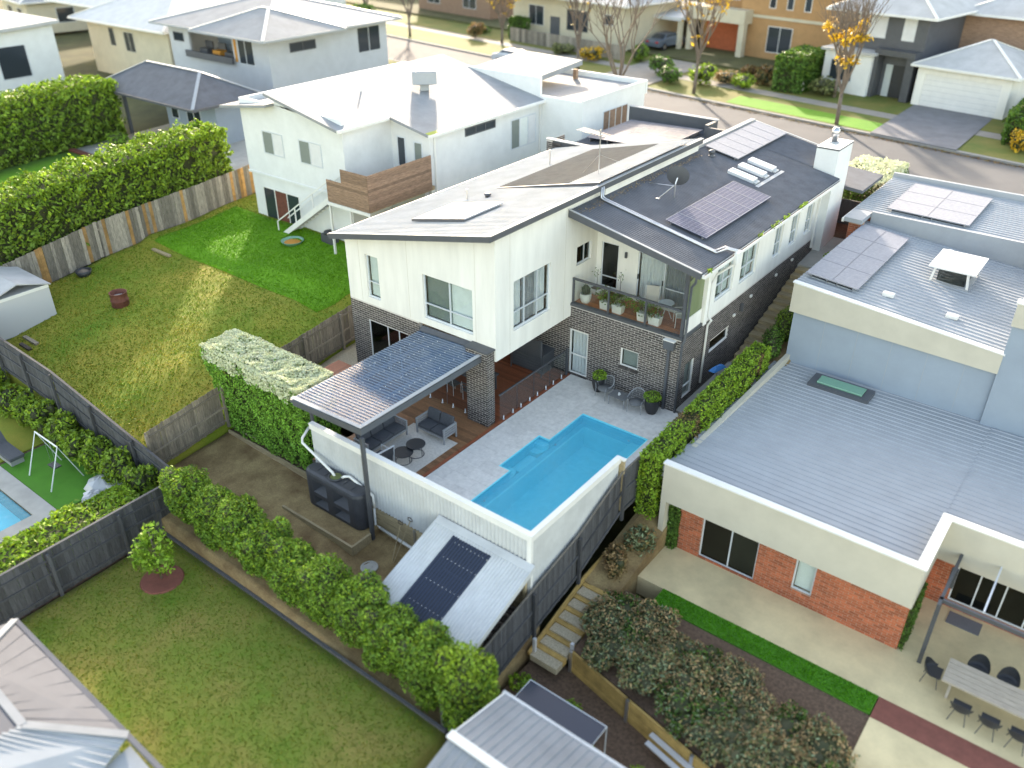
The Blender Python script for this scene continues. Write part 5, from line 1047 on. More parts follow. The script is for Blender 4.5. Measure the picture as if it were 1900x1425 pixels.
def hip(mb, x0, x1, y0, y1, z, rise, th=.14):
    w, d = x1 - x0, y1 - y0; k = min(w, d) / 2
    a, b = ((x0 + k, (y0 + y1) / 2, z + rise), (x1 - k, (y0 + y1) / 2, z + rise)) if w >= d else (((x0 + x1) / 2, y0 + k, z + rise), ((x0 + x1) / 2, y1 - k, z + rise))
    c = [(x0, y0, z), (x1, y0, z), (x1, y1, z), (x0, y1, z)]
    if w >= d: mb.quad(c[0], c[1], b, a); mb.quad(c[2], c[3], a, b); mb.quad(c[1], c[2], b); mb.quad(c[3], c[0], a)
    else: mb.quad(c[0], c[1], a); mb.quad(c[1], c[2], b, a); mb.quad(c[2], c[3], b); mb.quad(c[3], c[0], a, b)
    mb.hexa([(p[0], p[1], z - th) for p in c], [(p[0], p[1], z - .001) for p in c])
    return [(c[0], a), (c[1], b if w >= d else a), (c[2], b), (c[3], a if w >= d else b), (a, b)]
def hip_roof(parent, x0, x1, y0, y1, z, rise, mat, cap="metal_pale", fascia=None, name="roof"):
    m = MB(); ln = hip(m, x0, x1, y0, y1, z, rise); r_ = m.build(name, mat, parent); c = MB()
    for p, q in ln:
        p = Vector(p) + Vector((0, 0, .02)); q = Vector(q) + Vector((0, 0, .02))
        if (p - q).length > .05: c.bar(p, q, .22, .05)
    stuff(c.build("ridge_capping", cap, r_))
    g_ = MB(); z0 = z - .17
    for a in [(x0 - .1, x1 + .1, y0 - .1, y0), (x0 - .1, x1 + .1, y1, y1 + .1), (x0 - .1, x0, y0, y1), (x1, x1 + .1, y0, y1)]: g_.box(*a, z0, z - .02)
    stuff(g_.build("gutter", fascia or cap, r_)); return r_
# ---------------------------------------------------------------- right-hand neighbour
nb = thing("house", "single-storey red brick house with grey metal roofs right of the pool", "house", (12, 2, -2.4))
def red_wall(fc, c, a0, a1, z0, z1, ops=(), th=.2, name="brick_wall"):
    w_ = MB().wall(fc, c, a0, a1, z0, z1, ops, th).build(name, "brick_mortar_red", nb); q = MB(); brickrun(fc, c, a0 + .01, a1, z0 + .02, z1 - .05, ops, mb=q, proud=.006); stuff(q.build("brickwork", "brick_red", w_)); return w_
red_wall('y-', -4.5, 7.5, 15.6, -2.4, -.15, [(8.75, 10.8, -2.32, -.25), (12.07, 12.75, -1.88, -.3)]); red_wall('x+', 15.6, -4.3, -1.6, -2.4, -.15)
window(nb, 'y-', -4.5, 8.75, 10.8, -2.32, -.25, (9.82,), None, [None, "render_cream"], "glass_dark", name="sliding_door", rec=.06); window(nb, 'y-', -4.5, 12.07, 12.75, -1.88, -.3, (), None, "blind", name="window", rec=.05)
MB().box(7.3, 15.68, -4.98, -4.8, -.22, 1.33).build("fascia_wall", "render_stone", nb); MB().box(7.3, 7.48, -4.8, 5.6, -.22, .95).build("fascia_wall", "render_stone", nb); MB().box(15.5, 15.68, -4.8, -2.2, -.22, 1.33).build("fascia_wall", "render_stone", nb); MB().box(15.68, 26, -2.2, -2.02, -.22, 1.33).build("fascia_wall", "render_stone", nb)
MB().box(7.3, 7.5, -4.97, -4.5, -2.4, -.22).build("pier", "render_stone", nb); MB().box(7.3, 7.5, -4.3, 13, -2.6, -.22).build("side_wall", "brick_red", nb)
MB().box(7.5, 15.5, -4.8, -4.5, -.3, -.22).build("soffit", "render_stone", nb)
for a in [(7.27, 15.75, -5.02, -4.76), (15.44, 15.75, -4.76, -2.25), (15.44, 26, -2.25, -1.99)]: MB().box(*a, 1.331, 1.39).build("parapet_capping", "fascia_white", nb)
m = MB(); m.corr((7.15, -4.76, 1.02), (0, 10.36, -.42), (8.3, 0, 0), .30, .028, rib=True); m.slab([(7.15, -4.76, 1.0), (15.45, -4.76, 1.0), (15.45, 5.6, .58), (7.15, 5.6, .58)], .15); nr = m.build("roof", "metal_mid", nb)
m = MB(); m.corr((15.45, -2.0, .90), (0, 7.4, -.30), (10.5, 0, 0), .30, .028, rib=True); m.slab([(15.45, -2.0, .88), (26, -2.0, .88), (26, 5.4, .58), (15.45, 5.4, .58)], .15); m.build("roof", "metal_mid", nb)
MB().box(7.02, 7.15, -4.7, 5.5, .55, .72).build("gutter", "metal_mid", nb)
MB().box(8.85, 11.25, 4.05, 5.05, .55, .82).build("skylight_base", "fascia_dark", nr); MB().box(9.15, 10.95, 4.25, 4.85, .82, .90).build("skylight", "skylight_green", nr, bevel=.02)
red_wall('y-', -1.6, 15.6, 26, -2.4, -.15, [(16.3, 21, -2.1, -.3)]); window(nb, 'y-', -1.6, 16.3, 21, -2.1, -.3, (17.0, 17.75, 18.5, 19.3, 20.1), None, None, "glass_dark", name="bifold_door", rec=.05)
# upper rear blocks
m = MB(); m.box(7.3, 15.0, 5.6, 5.8, .3, 3.05); m.box(7.3, 7.5, 5.8, 14.2, .3, 3.9); wv = m.build("upper_wall", "render_blue_grey", nb)
for k in range(1, 6): MB().face('y-', 5.6, 7.3 + k * 1.33, 7.315 + k * 1.33, .0, .006, .6, 2.9).build("panel_joint", "metal_mid", wv)
zB = lambda x: 4.2 - .085 * (x - 7.2)
MB().hexa([(7.15, 5.42, 2.98), (15.05, 5.42, 2.78), (15.05, 5.6, 2.78), (7.15, 5.6, 2.98)], [(7.15, 5.42, zB(7.15) + .03), (15.05, 5.42, zB(15.05) + .03), (15.05, 5.6, zB(15.05) + .03), (7.15, 5.6, zB(7.15) + .03)]).build("fascia_wall", "render_stone", nb)
MB().hexa([(7.1, 5.39, zB(7.1) + .031), (15.1, 5.39, zB(15.1) + .031), (15.1, 5.66, zB(15.1) + .031), (7.1, 5.66, zB(7.1) + .031)], [(7.1, 5.39, zB(7.1) + .08), (15.1, 5.39, zB(15.1) + .08), (15.1, 5.66, zB(15.1) + .08), (7.1, 5.66, zB(7.1) + .08)]).build("parapet_capping", "fascia_white", nb)
m = MB(); m.corr((7.1, 5.66, zB(7.1)), (0, 8.8, 0), (8, 0, zB(15.1) - zB(7.1)), .30, .04, rib=True); m.slab([(7.1, 5.66, zB(7.1) - .02), (15.1, 5.66, zB(15.1) - .02), (15.1, 14.5, zB(15.1) - .02), (7.1, 14.5, zB(7.1) - .02)], .3); rb = m.build("roof", "metal_mid", nb)
panel_array(rb, 7.25, 9.4, 6.35, 13.4, zB, 2, 4, "solar_cell_glare", (10, 6), .18)
pp = MB().box(11.25, 12.75, 9.9, 11.9, zB(12) - .1, zB(12) + .04).build("roof_lantern", "metal_mid", rb); MB().box(11.1, 12.9, 9.75, 12.0, zB(12) + .72, zB(12) + .79).build("lid", "fascia_white", pp)
for x, y in ((11.25, 9.95), (12.7, 9.95), (11.25, 11.85), (12.7, 11.85)): MB().bar((x, y, zB(12)), (x + (.1 if x < 12 else -.1), y, zB(12) + .72), .09).build("leg", "fascia_white", pp)
MB().box(11.45, 12.55, 10.15, 11.7, zB(12) + .04, zB(12) + .5).build("glazing", "glass_dark", pp)
for x, y in ((10.4, 7.15), (12.85, 7.1)): MB().box(x - .22, x + .22, y - .14, y + .14, zB(x), zB(x) + .16).build("roof_vent", "plastic_white", rb, bevel=.03)
MB().lathe([(.06, 0), (.06, .22), (.11, .23), (.11, .3), (.01, .32)], (11.2, 13.2, zB(11.2)), 12).build("vent_pipe", "plastic_white", rb, True)
MB().box(7.3, 14.2, 14.3, 14.5, 3.4, 4.75).build("parapet", "metal_mid", nb)
m = MB(); m.corr((6.45, 14.5, 4.72), (0, 6.0, 0), (9, 0, -.15), .30, .04, rib=True); m.slab([(6.45, 14.5, 4.7), (15.45, 14.5, 4.55), (15.45, 20.5, 4.55), (6.45, 20.5, 4.7)], .2); m.slab([(6.45, 13.0, 4.7), (7.28, 13.0, 4.69), (7.28, 14.5, 4.69), (6.45, 14.5, 4.7)], .2); rd = m.build("roof", "metal_mid", nb)
MB().box(6.4, 15.5, 20.5, 20.7, 4.0, 4.95).build("parapet", "metal_mid", nb); MB().box(14.0, 14.25, 14.5, 20.5, 4.58, 4.9).build("parapet_capping", "fascia_white", nb)
panel_array(rd, 7.75, 11.4, 14.9, 19.6, lambda x: 4.72 - .016 * (x - 6.45), 2, 3, "solar_cell_glare", (6, 10), .15)
red_wall('y-', 13.2, 6.65, 7.3, 2.0, 4.5); MB().box(6.65, 6.85, 13.4, 20.5, 2.0, 4.5).build("side_wall", "brick_red", nb); MB().box(6.35, 6.45, 13.0, 20.5, 4.45, 4.62).build("gutter", "fascia_white", nb)
MB().box(15.02, 26, 5.45, 5.6, .4, 4.75).build("upper_wall", "render_blue_grey", nb); MB().box(14.97, 26, 5.35, 5.6, 4.75, 5.62).build("fascia_wall", "render_stone", nb); MB().box(14.92, 26, 5.3, 5.7, 5.621, 5.68).build("parapet_capping", "fascia_white", nb); MB().box(15.0, 26, 5.7, 14, 5.3, 5.45).build("roof", "metal_mid", nb); MB().box(15.02, 15.2, 5.6, 14, .4, 5.3).build("upper_wall", "render_blue_grey", nb)
# climbing plants on its piers
for x, y, w, lb_ in ((7.72, -4.6, .40, "dense green climber on the cream pier at the brick house corner"), (15.66, -4.35, .22, "strip of green climber on the far brick corner by the patio")):
    t = thing("climbing_plant", lb_, "climber", (x, y, -2.4)); P, N = boxpts((x - w / 2, x + w / 2, y - .12, y + .12 if x < 10 else y + 1.2, -2.38, -.35), 2600, .08, .05, 3); stuff(leaves("foliage", P, N, .05, "leaf_deep", t)); MB().box(x - w * .3, x + w * .3, y - .03, y + .06, -2.38, -.5).build("stem", "twig", t)
# its patio, lawn strip, beds
struct("patio", MB().box(7.2, 30, -6.62, -1.6, -3.2, -2.4), "patio_beige"); struct("patio", MB().box(15.75, 30, -14, -7.5, -3.2, -2.402), "patio_beige"); struct("red_path", MB().box(15.75, 30, -7.5, -6.62, -3.2, -2.395), "path_red"); struct("lawn_strip", MB().box(8.55, 15.72, -7.42, -6.62, -3.2, -2.385), "grass_turf")
blades("grass_blades", "bright turf strip beside the beige patio", 8.57, 15.7, -7.41, -6.64, lambda X, Y: -2.385 + 0 * X, 5000, ["blade_turf"], .035)
struct("garden_bed", MB().hexa([(7.55, -10.6, -3.6), (13.2, -11.75, -3.6), (18, -12.6, -3.6), (15.73, -7.42, -3.6), (7.55, -7.42, -3.6)], [(7.55, -10.6, -2.5), (13.2, -11.75, -2.5), (18, -12.6, -2.5), (15.73, -7.42, -2.44), (7.55, -7.42, -2.44)]), "mulch")
struct("side_strip", MB().hexa([(6.38, -8.3, -3.5), (7.55, -8.3, -3.5), (7.55, 13, -3.5), (6.38, 13, -3.5)], [(6.38, -8.3, -1.95), (7.55, -8.3, -2.3), (7.55, 13, 2.3), (6.38, 13, 2.2)]), "dirt")
st_ = thing("timber_steps", "yellow timber sleeper steps between the dark fence and the shrub bed", "steps", (7, -9.5, -2.5))
for k in range(6):
    y = -8.35 - k * .52; z = -2.05 - k * .13; MB().box(6.45, 7.5, y - .09, y + .09, z - .25, z).build("sleeper", "sleeper_yellow", st_, bevel=.01); MB().box(6.47, 7.48, y - .45, y - .09, z - .3, z - .06).build("gravel", "pebbles", st_)
for y0, y1, z0, z1 in ((-4.8, -8.3, -1.6, -1.9), (-8.3, -11.4, -1.9, -2.75)): MB().bar((6.42, y0, z0), (6.42, y1, z1), .06, .22).build("edge_board", "sleeper_yellow", st_)
for x, y in ((6.5, -11.2), (7.55, -10.65)): MB().box(x - .05, x + .05, y - .05, y + .05, -3.3, -2.2).build("post", "solar_water", st_)
sw_ = thing("sleeper_wall", "yellow timber sleeper wall holding up the long shrub bed", "retaining wall", (10, -11, -3.2)); a = Vector((7.6, -10.68, 0)); b = Vector((17.5, -12.75, 0)); d = (b - a); ang = math.atan2(d.y, d.x); slm = meshof(MB().box(0, 2.36, -.08, 0, 0, .2), "sleeper", "sleeper_yellow"); u = d.normalized()
for r_i in range(5):
    for k in range(4): p = a + u * (k * 2.4); piece(slm, "sleeper", sw_, (p.x, p.y, -3.45 + r_i * .205), (0, 0, ang))
for k in range(5): p = a + u * (k * 2.4) + Vector((0, -.1, 0)); MB().box(p.x - .05, p.x + .05, p.y - .04, p.y + .04, -3.45, -2.4).build("steel_post", "steel", sw_)
for o in (0, .22): pl = a + u * 3.4; p2 = a + u * 5.6; tag(MB().bar((pl.x, pl.y - .2 - o, -2.8 - o * .6), (p2.x, p2.y - .2 - o, -2.8 - o * .6), .16, .05).build("loose_plank", "solar_water"), "pale plank lying along the timber sleeper wall, " + ("upper of the pair" if not o else "lower of the pair"), "plank")
def shrub(name, label, c, r, h, mats, n, seed, group=None, size=.06, cat="shrub", spread=1.0, core=True):
    x, y, z = c; t = thing(name, label, cat, c, group); r0 = np.random.default_rng(seed)
    bl = [(x, y, z + h * .55, r * .8, r * .8, h * .48)] + [(x + r * .5 * spread * math.cos(a), y + r * .5 * spread * math.sin(a), z + h * r0.uniform(.3, .75), r * r0.uniform(.4, .6), r * r0.uniform(.4, .6), h * r0.uniform(.22, .35)) for a in r0.uniform(0, 6.28, 7)]
    P, N = blobpts(bl, n, .28, .14, seed, z + .02); k = r0.random(len(P)); lo = 0.; nm = ["foliage", "pale_foliage", "dry_foliage"]
    for i, (mt, f) in enumerate(mats): sel = (k >= lo) & (k < lo + f); lo += f; stuff(leaves(nm[i], P[sel], N[sel], size, mt, t, .38 if "tan" in mt or "grey" in mt else .5))
    if core: blobcore(bl, .62).build("inner_branches", "twig", t)
    m = MB()
    for a in range(5): m.tube([(x, y, z - .05), (x + r * .4 * math.cos(a * 1.26), y + r * .4 * math.sin(a * 1.26), z + h * .7)], [.03, .01], 5)
    m.build("stem", "bark_dark", t); return t
pos = []
for k in range(8): pos.append((8.1 + k * 1.0, -8.42 + .12 * math.sin(k * 2.2) - .17 * k))
for k in range(8): pos.append((8.0 + k * 1.05, -9.25 + .1 * math.sin(k * 1.7) - .24 * k))
for k in range(6): pos.append((8.7 + k * 1.3, -10.15 - .30 * k))
ords = ["first", "second", "third", "fourth", "fifth", "sixth", "seventh", "eighth"]
for i, (x, y) in enumerate(pos):
    row, k = (0, i) if i < 8 else ((1, i - 8) if i < 16 else (2, i - 16)); tan = [.6, .52, .3][row]
    mats = [("leaf_grey", .58 - tan * .6), ("leaf_olive", .42 - tan * .4), ("leaf_tan", tan)] if (i % 3) else [("leaf_deep", .5), ("leaf_grey", .5 - tan * .6), ("leaf_tan", tan * .6)]
    shrub("bed_shrub", ords[k] + " grey-green shrub from the timber steps in the bed's " + ["back row along the lawn strip", "middle row", "front row above the sleeper wall"][row], (x, y, -2.48), .84, (.62, .8, .85)[row] + .2 * math.sin(i * 1.9), mats, 4200, 40 + i, "grey-green bed shrubs", .06, spread=1.25)
shrub("bed_shrub", "dark upright shrub against the cream pier of the brick house", (7.2, -6.0, -2.3), .6, 1.5, [("leaf_grey", .6), ("leaf_russet", .4)], 2200, 90, None, .07); shrub("bed_shrub", "straggly russet shrub between the dark fence and the brick house", (6.95, -7.3, -2.2), .6, 1.2, [("leaf_russet", .5), ("leaf_tan", .5)], 1800, 91, None, .06)
# dining table and chairs on the patio
t = thing("patio_table", "long weathered timber dining table on the beige patio", "table", (18, -5.1, -2.4))
for k in range(5): MB().box(17.05, 20.4, -5.62 + k * .205, -5.43 + k * .205, -1.70, -1.64).build("plank", "table_wood", t)
for x in (17.3, 20.1): MB().bar((x, -5.5, -2.39), (x, -4.75, -1.72), .08).build("leg", "table_wood", t); MB().bar((x + .1, -4.75, -2.39), (x + .1, -5.5, -1.72), .08).build("leg", "table_wood", t)
def shell_chair(label, loc, rz):
    t = thing("shell_chair", label, "chair", (0, 0, 0), "black shell chairs round the patio table"); m = MB(); n = 14; g0 = []
    for j, (rr, z) in enumerate([(.05, .43), (.2, .43), (.27, .47), (.30, .60), (.31, .78)]):
        for k in range(n + 1):
            a = math.pi * (k / n) * 1.1 - .16; hz = z if j < 2 else .43 + (z - .43) * max(.15, math.sin(max(0, min(math.pi, a)))) ; g0.append((rr * math.cos(a), rr * math.sin(a) - .02, hz))
    m.v = g0; w1 = n + 1; m.f = [(j * w1 + k, j * w1 + k + 1, (j + 1) * w1 + k + 1, (j + 1) * w1 + k) for j in range(4) for k in range(n)]; m.box(-.24, .24, -.25, .05, .41, .44)
    m.build("shell", "plastic_black", t, False)
    for x, y in ((-.22, -.22), (.22, -.22), (-.2, .2), (.2, .2)): MB().tube([(x * 1.15, y * 1.15, 0), (x * .7, y * .7, .42)], .014, 6).build("leg", "steel_dark", t)
    t.location = loc; t.rotation_euler = (0, 0, rz)
for i, (x, y, rz, lb_) in enumerate([(17.75, -6.0, 180, "black shell chair on the near side of the patio table, first from its left end"), (18.5, -6.02, 180, "black shell chair on the near side of the patio table, second from its left end"), (19.25, -6.0, 180, "black shell chair on the near side of the patio table, third from its left end"), (17.8, -4.2, 0, "black shell chair on the house side of the patio table, first from its left end"), (18.6, -4.18, 0, "black shell chair on the house side of the patio table, second from its left end"), (16.75, -5.1, 90, "black shell chair at the left end of the patio table")]): shell_chair(lb_, (x, y, -2.4), R(rz))
t = thing("black_pergola", "slim black steel pergola post and arm on the beige patio", "pergola", (16.3, -4.56, -2.4)); MB().box(16.24, 16.36, -4.62, -4.50, -2.4, .30).build("post", "steel_dark", t); MB().bar((16.3, -4.9, .22), (16.3, -2.2, .22), .09, .16).build("beam", "steel_dark", t); MB().bar((16.3, -4.56, .22), (26, -4.56, .22), .09, .14).build("beam", "steel_dark", t); MB().box(16.2, 16.4, -2.9, -2.75, -.6, .14).build("hanging_heater", "steel_dark", t, bevel=.02)
for k in range(1, 6): MB().bar((16.3 + k * 1.1, -4.5, .36), (16.3 + k * 1.1, -2.2, .36), .05, .08).build("rafter", "aluminium", t)
tag(MB().box(16.5, 17.5, -2.35, -1.75, -2.398, -2.38).build("door_mat", "aggregate"), "grey door mat outside the patio doors", "mat")
# lower garden at the foot of the sleeper wall
struct("lower_garden", MB().hexa([(6.4, -30, -4.2), (20, -30, -4.2), (18, -12.7, -4.2), (7.55, -10.6, -4.2), (6.4, -11.2, -4.2)], [(6.4, -30, -3.5), (20, -30, -3.5), (18, -12.7, -3.4), (7.55, -10.6, -3.3), (6.4, -11.2, -3.2)]), "mulch")
for i, (x, y, s) in enumerate([(6.75, -12.2, .4), (8.6, -12.2, .45), (9.5, -13.0, .4), (11.2, -12.9, .45), (12.2, -13.6, .4), (7.1, -13.3, .4)]): shrub("green_plant", ["leafy green plant by the foot of the timber steps", "low green plant below the sleeper wall's left end", "low green plant beside the grey shed roof's far edge", "low green plant under the loose pale planks", "low green plant right of the grey shed roof", "green plant squeezed between the last screening shrub and the dark panel"][i], (x, y, -3.35), s, .5, [("leaf_bright", 1.)], 700, 120 + i, "green plants in the lower garden", .06, "plant", core=False)
t = thing("cold_frame_shelter", "dark translucent panel on a slim metal frame beside the grey shed", "shelter", (9, -13.6, -3.3)); MB().box(7.6, 10.2, -14.3, -12.9, -1.72, -1.70).build("panel", "poly_dark", t)
for x, y in ((7.6, -14.3), (10.2, -14.3), (7.6, -12.9), (10.2, -12.9)): MB().tube([(x, y, -3.4), (x, y, -1.7)], .02, 6).build("leg", "aluminium", t)
MB().tube([(7.6, -14.3, -1.69), (10.2, -14.3, -1.69), (10.2, -12.9, -1.69), (7.6, -12.9, -1.69)], .02, 6, True).build("rim", "aluminium", t)
t = thing("garden_shed", "grey ribbed metal shed roof at the bottom edge beside the last screening shrub", "shed", (10.5, -16.7, -3.4)); m = MB()
m.corr((8.1, -14.75, -.12), (4.9, 0, 0), (0, -2.1, .55), .25, .04, rib=True); m.build("roof", "metal_roof_grey", t); MB().corr((8.1, -16.85, .43), (4.9, 0, 0), (0, -2.6, -.65), .25, .04, rib=True).build("roof", "metal_roof_grey", t)
MB().box(8.05, 13.05, -16.98, -16.74, .46, .51).build("ridge_capping", "fascia_white", t); MB().box(8.02, 13.05, -14.75, -14.66, -.25, -.10).build("gutter", "metal_pale", t)
MB().box(8.25, 12.9, -14.95, -14.85, -3.5, -.2).build("wall", "metal_mid", t); MB().hexa([(8.25, -19.2, -3.5), (8.33, -19.2, -3.5), (8.33, -14.95, -3.5), (8.25, -14.95, -3.5)], [(8.25, -19.2, -.3), (8.33, -19.2, -.3), (8.33, -14.95, -.25), (8.25, -14.95, -.25)]).build("wall", "metal_mid", t); MB().hexa([(8.07, -14.75, -.2), (8.1, -14.75, -.2), (8.1, -16.85, .35), (8.07, -16.85, .35)], [(8.07, -14.75, -.08), (8.1, -14.75, -.08), (8.1, -16.85, .47), (8.07, -16.85, .47)]).build("barge_board", "fascia_white", t)
# ---------------------------------------------------------------- left-hand neighbour: white two-storey house
lh = thing("house", "white two-storey house with low-pitched white roof behind the left lawn", "house", (-18, 6, 1)); zl = lambda x: 7.1 + .2 * (-12.3 - x)
m = MB(); m.box(-23.4, -15.3, 2.0, 2.2, 4.0, 8.0); m.box(-15.5, -15.3, 2.2, 5.4, 1.0, 7.6); m.hexa([(-15.3, 5.4, 1.0), (-12.6, 5.4, 1.0), (-12.6, 5.6, 1.0), (-15.3, 5.6, 1.0)], [(-15.3, 5.4, zl(-15.3) - .15), (-12.6, 5.4, zl(-12.6) - .15), (-12.6, 5.6, zl(-12.6) - .15), (-15.3, 5.6, zl(-15.3) - .15)]); m.box(-12.8, -12.6, 5.6, 15, 1.0, 7.05); m.box(-23.4, -23.2, 2.2, 15, 1.0, 8.0)
m.hexa([(-20.4, 2.0, 8.0), (-15.3, 2.0, 7.55), (-15.3, 2.2, 7.55), (-20.4, 2.2, 8.0)], [(-20.4, 2.0, zl(-20.4) - .15), (-15.3, 2.0, zl(-15.3) - .12), (-15.3, 2.2, zl(-15.3) - .12), (-20.4, 2.2, zl(-20.4) - .15)])
m.build("upper_wall", "render_cool", lh); m = MB(); m.box(-23.3, -15.4, 2.08, 2.28, .8, 4.0); m.build("lower_wall", "render_cool", lh); MB().box(-23.45, -15.25, 1.96, 2.0, 3.93, 4.05).build("ledge", "render_cool", lh)
m = MB(); P_ = [(-15.0, 1.4), (-15.0, 5.0), (-12.3, 5.0), (-12.3, 15.3), (-20.4, 15.3), (-20.4, 1.4)]
m.slab([(x, y, zl(x)) for x, y in [(-20.4, 1.4), (-15.0, 1.4), (-15.0, 15.3), (-20.4, 15.3)]], .14); m.slab([(x, y, zl(x) - .001) for x, y in [(-15.0, 5.0), (-12.3, 5.0), (-12.3, 15.3), (-15.0, 15.3)]], .14); lr_ = m.build("roof", "metal_roof_grey", lh)
m = MB(); m.slab([(-24.4, 1.4, 7.55), (-20.4, 1.4, 8.1), (-20.4, 13, 8.1), (-24.4, 13, 7.55)], .14); m.build("roof", "metal_roof_grey", lh)
m = MB(); m.box(-15.0, -14.88, 1.4, 4.95, zl(-15) - .16, zl(-15) - .01); m.box(-12.3, -12.18, 5.0, 15.3, zl(-12.3) - .16, zl(-12.3) - .01); stuff(m.build("gutter", "fascia_white", lr_)); MB().hexa([(-12.5, 5.05, zl(-12.5)), (-12.25, 5.05, zl(-12.25)), (-12.25, 6.4, zl(-12.25)), (-12.5, 6.4, zl(-12.5))], [(-12.5, 5.05, zl(-12.5) + .02), (-12.25, 5.05, zl(-12.25) + .02), (-12.25, 6.4, zl(-12.25) + .02), (-12.5, 6.4, zl(-12.5) + .02)]).build("moss", "leaf_lime", lr_)
swin(lh, 'y-', 2.0, -21.75, -20.05, 5.25, 6.5, (-20.9,), pane=["blind_dark", "curtain"]); swin(lh, 'y-', 2.0, -18.75, -17.0, 5.25, 6.5, (-17.9,), pane=["blind_dark", "curtain"]); swin(lh, 'y-', 2.08, -22.5, -19.4, 1.05, 3.25, (-21.5, -20.45), pane=["car_glass", "rust", "car_glass"], name="sliding_door", frame="fascia_white")
swin(lh, 'y-', 5.4, -14.9, -14.3, 5.0, 6.6); swin(lh, 'x+', -12.6, 8.2, 10.8, 6.3, 6.75, (9.1, 9.9), frame="fascia_dark"); swin(lh, 'x+', -12.6, 12.2, 14.6, 4.7, 6.4, (13.0, 13.8), pane=["blind_dark", "blind", "curtain"]); swin(lh, 'y-', 5.4, -13.7, -13.1, 4.6, 6.5, name="door", pane="blind_dark")
cl = MB().lathe([(.35, 0), (.35, .3), (.95, .42), (.95, 1.05), (.85, 1.12), (.01, 1.12)], (-16.7, 9.6, zl(-16.7)), 4); cl.v = [(x, y, z) for x, y, z in cl.v]; cl.build("evaporative_cooler", "metal_mid", lr_)
MB().lathe([(.05, -.1), (.05, .5), (.01, .5)], (-18.2, 6.2, zl(-18.2)), 8).build("vent_pipe", "plastic_white", lr_)
for x, y in ((-12.58, 5.7), (-12.58, 14.9)): MB().box(x, x + .09, y, y + .09, 1.2, 6.9).build("downpipe", "fascia_white", lh)
# its deck, screens and stair
dkh = MB().box(-15.3, -12.35, .7, 5.4, 4.2, 4.4).build("deck_floor", "sleeper", lh); bh = meshof(MB().box(0, 2.95, 0, .03, 0, .13), "screen_board", "timber_weathered"); bh2 = meshof(MB().box(0, .03, 0, 4.5, 0, .13), "screen_board", "timber_weathered"); bh1 = meshof(MB().box(0, 1.1, 0, .03, 0, .13), "screen_board", "timber_weathered"); bh3 = meshof(MB().box(0, 1.85, 0, .03, 0, .13), "screen_board", "timber_weathered")
for k in range(13):
    z = 4.25 + k * .14
    if k < 8: piece(bh, "screen_board", dkh, (-15.3, .66, z))
    else: piece(bh3, "screen_board", dkh, (-14.2, .66, z))
    piece(bh2, "screen_board", dkh, (-12.35, .68, z))
for x, y in ((-15.3, .75), (-12.45, .75), (-13.8, .75)): MB().box(x - .05, x + .05, y - .05, y + .05, .4, 4.2).build("deck_post", "fascia_white", lh)
MB().box(-15.35, -12.3, .62, .66, 4.05, 4.22).build("deck_edge", "fascia_white", lh); MB().box(-15.2, -12.7, 5.0, 5.3, .7, 4.2).build("store_wall", "render_grey", lh)
s0, s1 = Vector((-15.4, 1.3, 4.3)), Vector((-20.2, 1.3, 1.0))
for yy in (1.0, 1.75): MB().bar((s0.x, yy, s0.z), (s1.x, yy, s1.z), .05, .26).build("stair_string", "fascia_white", lh); MB().bar((s0.x, yy, s0.z + .95), (s1.x, yy, s1.z + .95), .04, .06).build("handrail", "fascia_white", lh)
for k in range(1, 15): p = s0.lerp(s1, k / 15); MB().box(p.x - .13, p.x + .13, 1.03, 1.72, p.z - .03, p.z + .02).build("tread", "concrete", lh)
for k in (0, .33, .66, 1): p = s0.lerp(s1, k); MB().box(p.x - .03, p.x + .03, 1.0, 1.05, p.z, p.z + .95).build("baluster", "fascia_white", lh)
m = MB(); m.box(-12.65, -9.6, 15, 15.2, 2.4, 7.3); m.box(-9.8, -9.6, 15.2, 22, 2.4, 7.3); m.box(-21, -12.65, 15.05, 15.25, 2.4, 8.3); fw2 = m.build("front_wall", "render_cool", lh); m = MB(); m.box(-20, -9.7, 15.2, 22, 7.0, 7.1); m.build("roof", "metal_roof_grey", lh); m = MB(); m.box(-20, -9.55, 22, 22.2, 6.6, 7.4); m.box(-9.75, -9.55, 15.0, 22, 7.301, 7.4); m.build("parapet", "render_cool", lh); swin(lh, 'x+', -9.6, 17.2, 20.0, 4.9, 6.4, (17.9, 18.6, 19.3), pane="timber_weathered")
m = MB(); m.slab([(-18.6, 15.6, 8.0), (-13.8, 15.6, 7.9), (-13.8, 21.2, 8.25), (-18.6, 21.2, 8.35)], .3); m.build("porch_roof", "metal_roof_grey", lh)
for x, y in ((-14.1, 16), (-14.1, 20.9), (-18.3, 16)): MB().box(x - .12, x + .12, y - .12, y + .12, 7.05, 7.7).build("porch_post", "timber_weathered", lh)
# odds and ends on its lawn
ZL = lambda x, y: float(lawn_left(np.array(float(x)), np.array(float(y))))
t = thing("clothes_basin", "round green plastic tub on the grass below the white stair", "tub", (-18.3, .2, ZL(-18.3, .2))); z = ZL(-18.3, .2) + .03; MB().lathe([(.5, 0), (.6, .16), (.62, .18), (.56, .17), (.48, .04), (.01, .04)], (-18.3, .4, z), 22).build("tub", "skylight_green", t, True); MB().lathe([(.45, .08), (.01, .12)], (-18.3, .4, z), 14).build("toys", "orange_cloth", t)
t = thing("covered_barbecue", "dark covered barbecue under the timber deck", "barbecue", (-16.6, 1.6, 1.0)); MB().box(-17.1, -16.2, 1.35, 1.85, 1.0, 1.9).build("body", "steel_dark", t, bevel=.06); MB().lathe([(.3, 0), (.28, .15), (.01, .22)], (-16.65, 1.6, 1.9), 14).build("hood", "plastic_black", t, True)
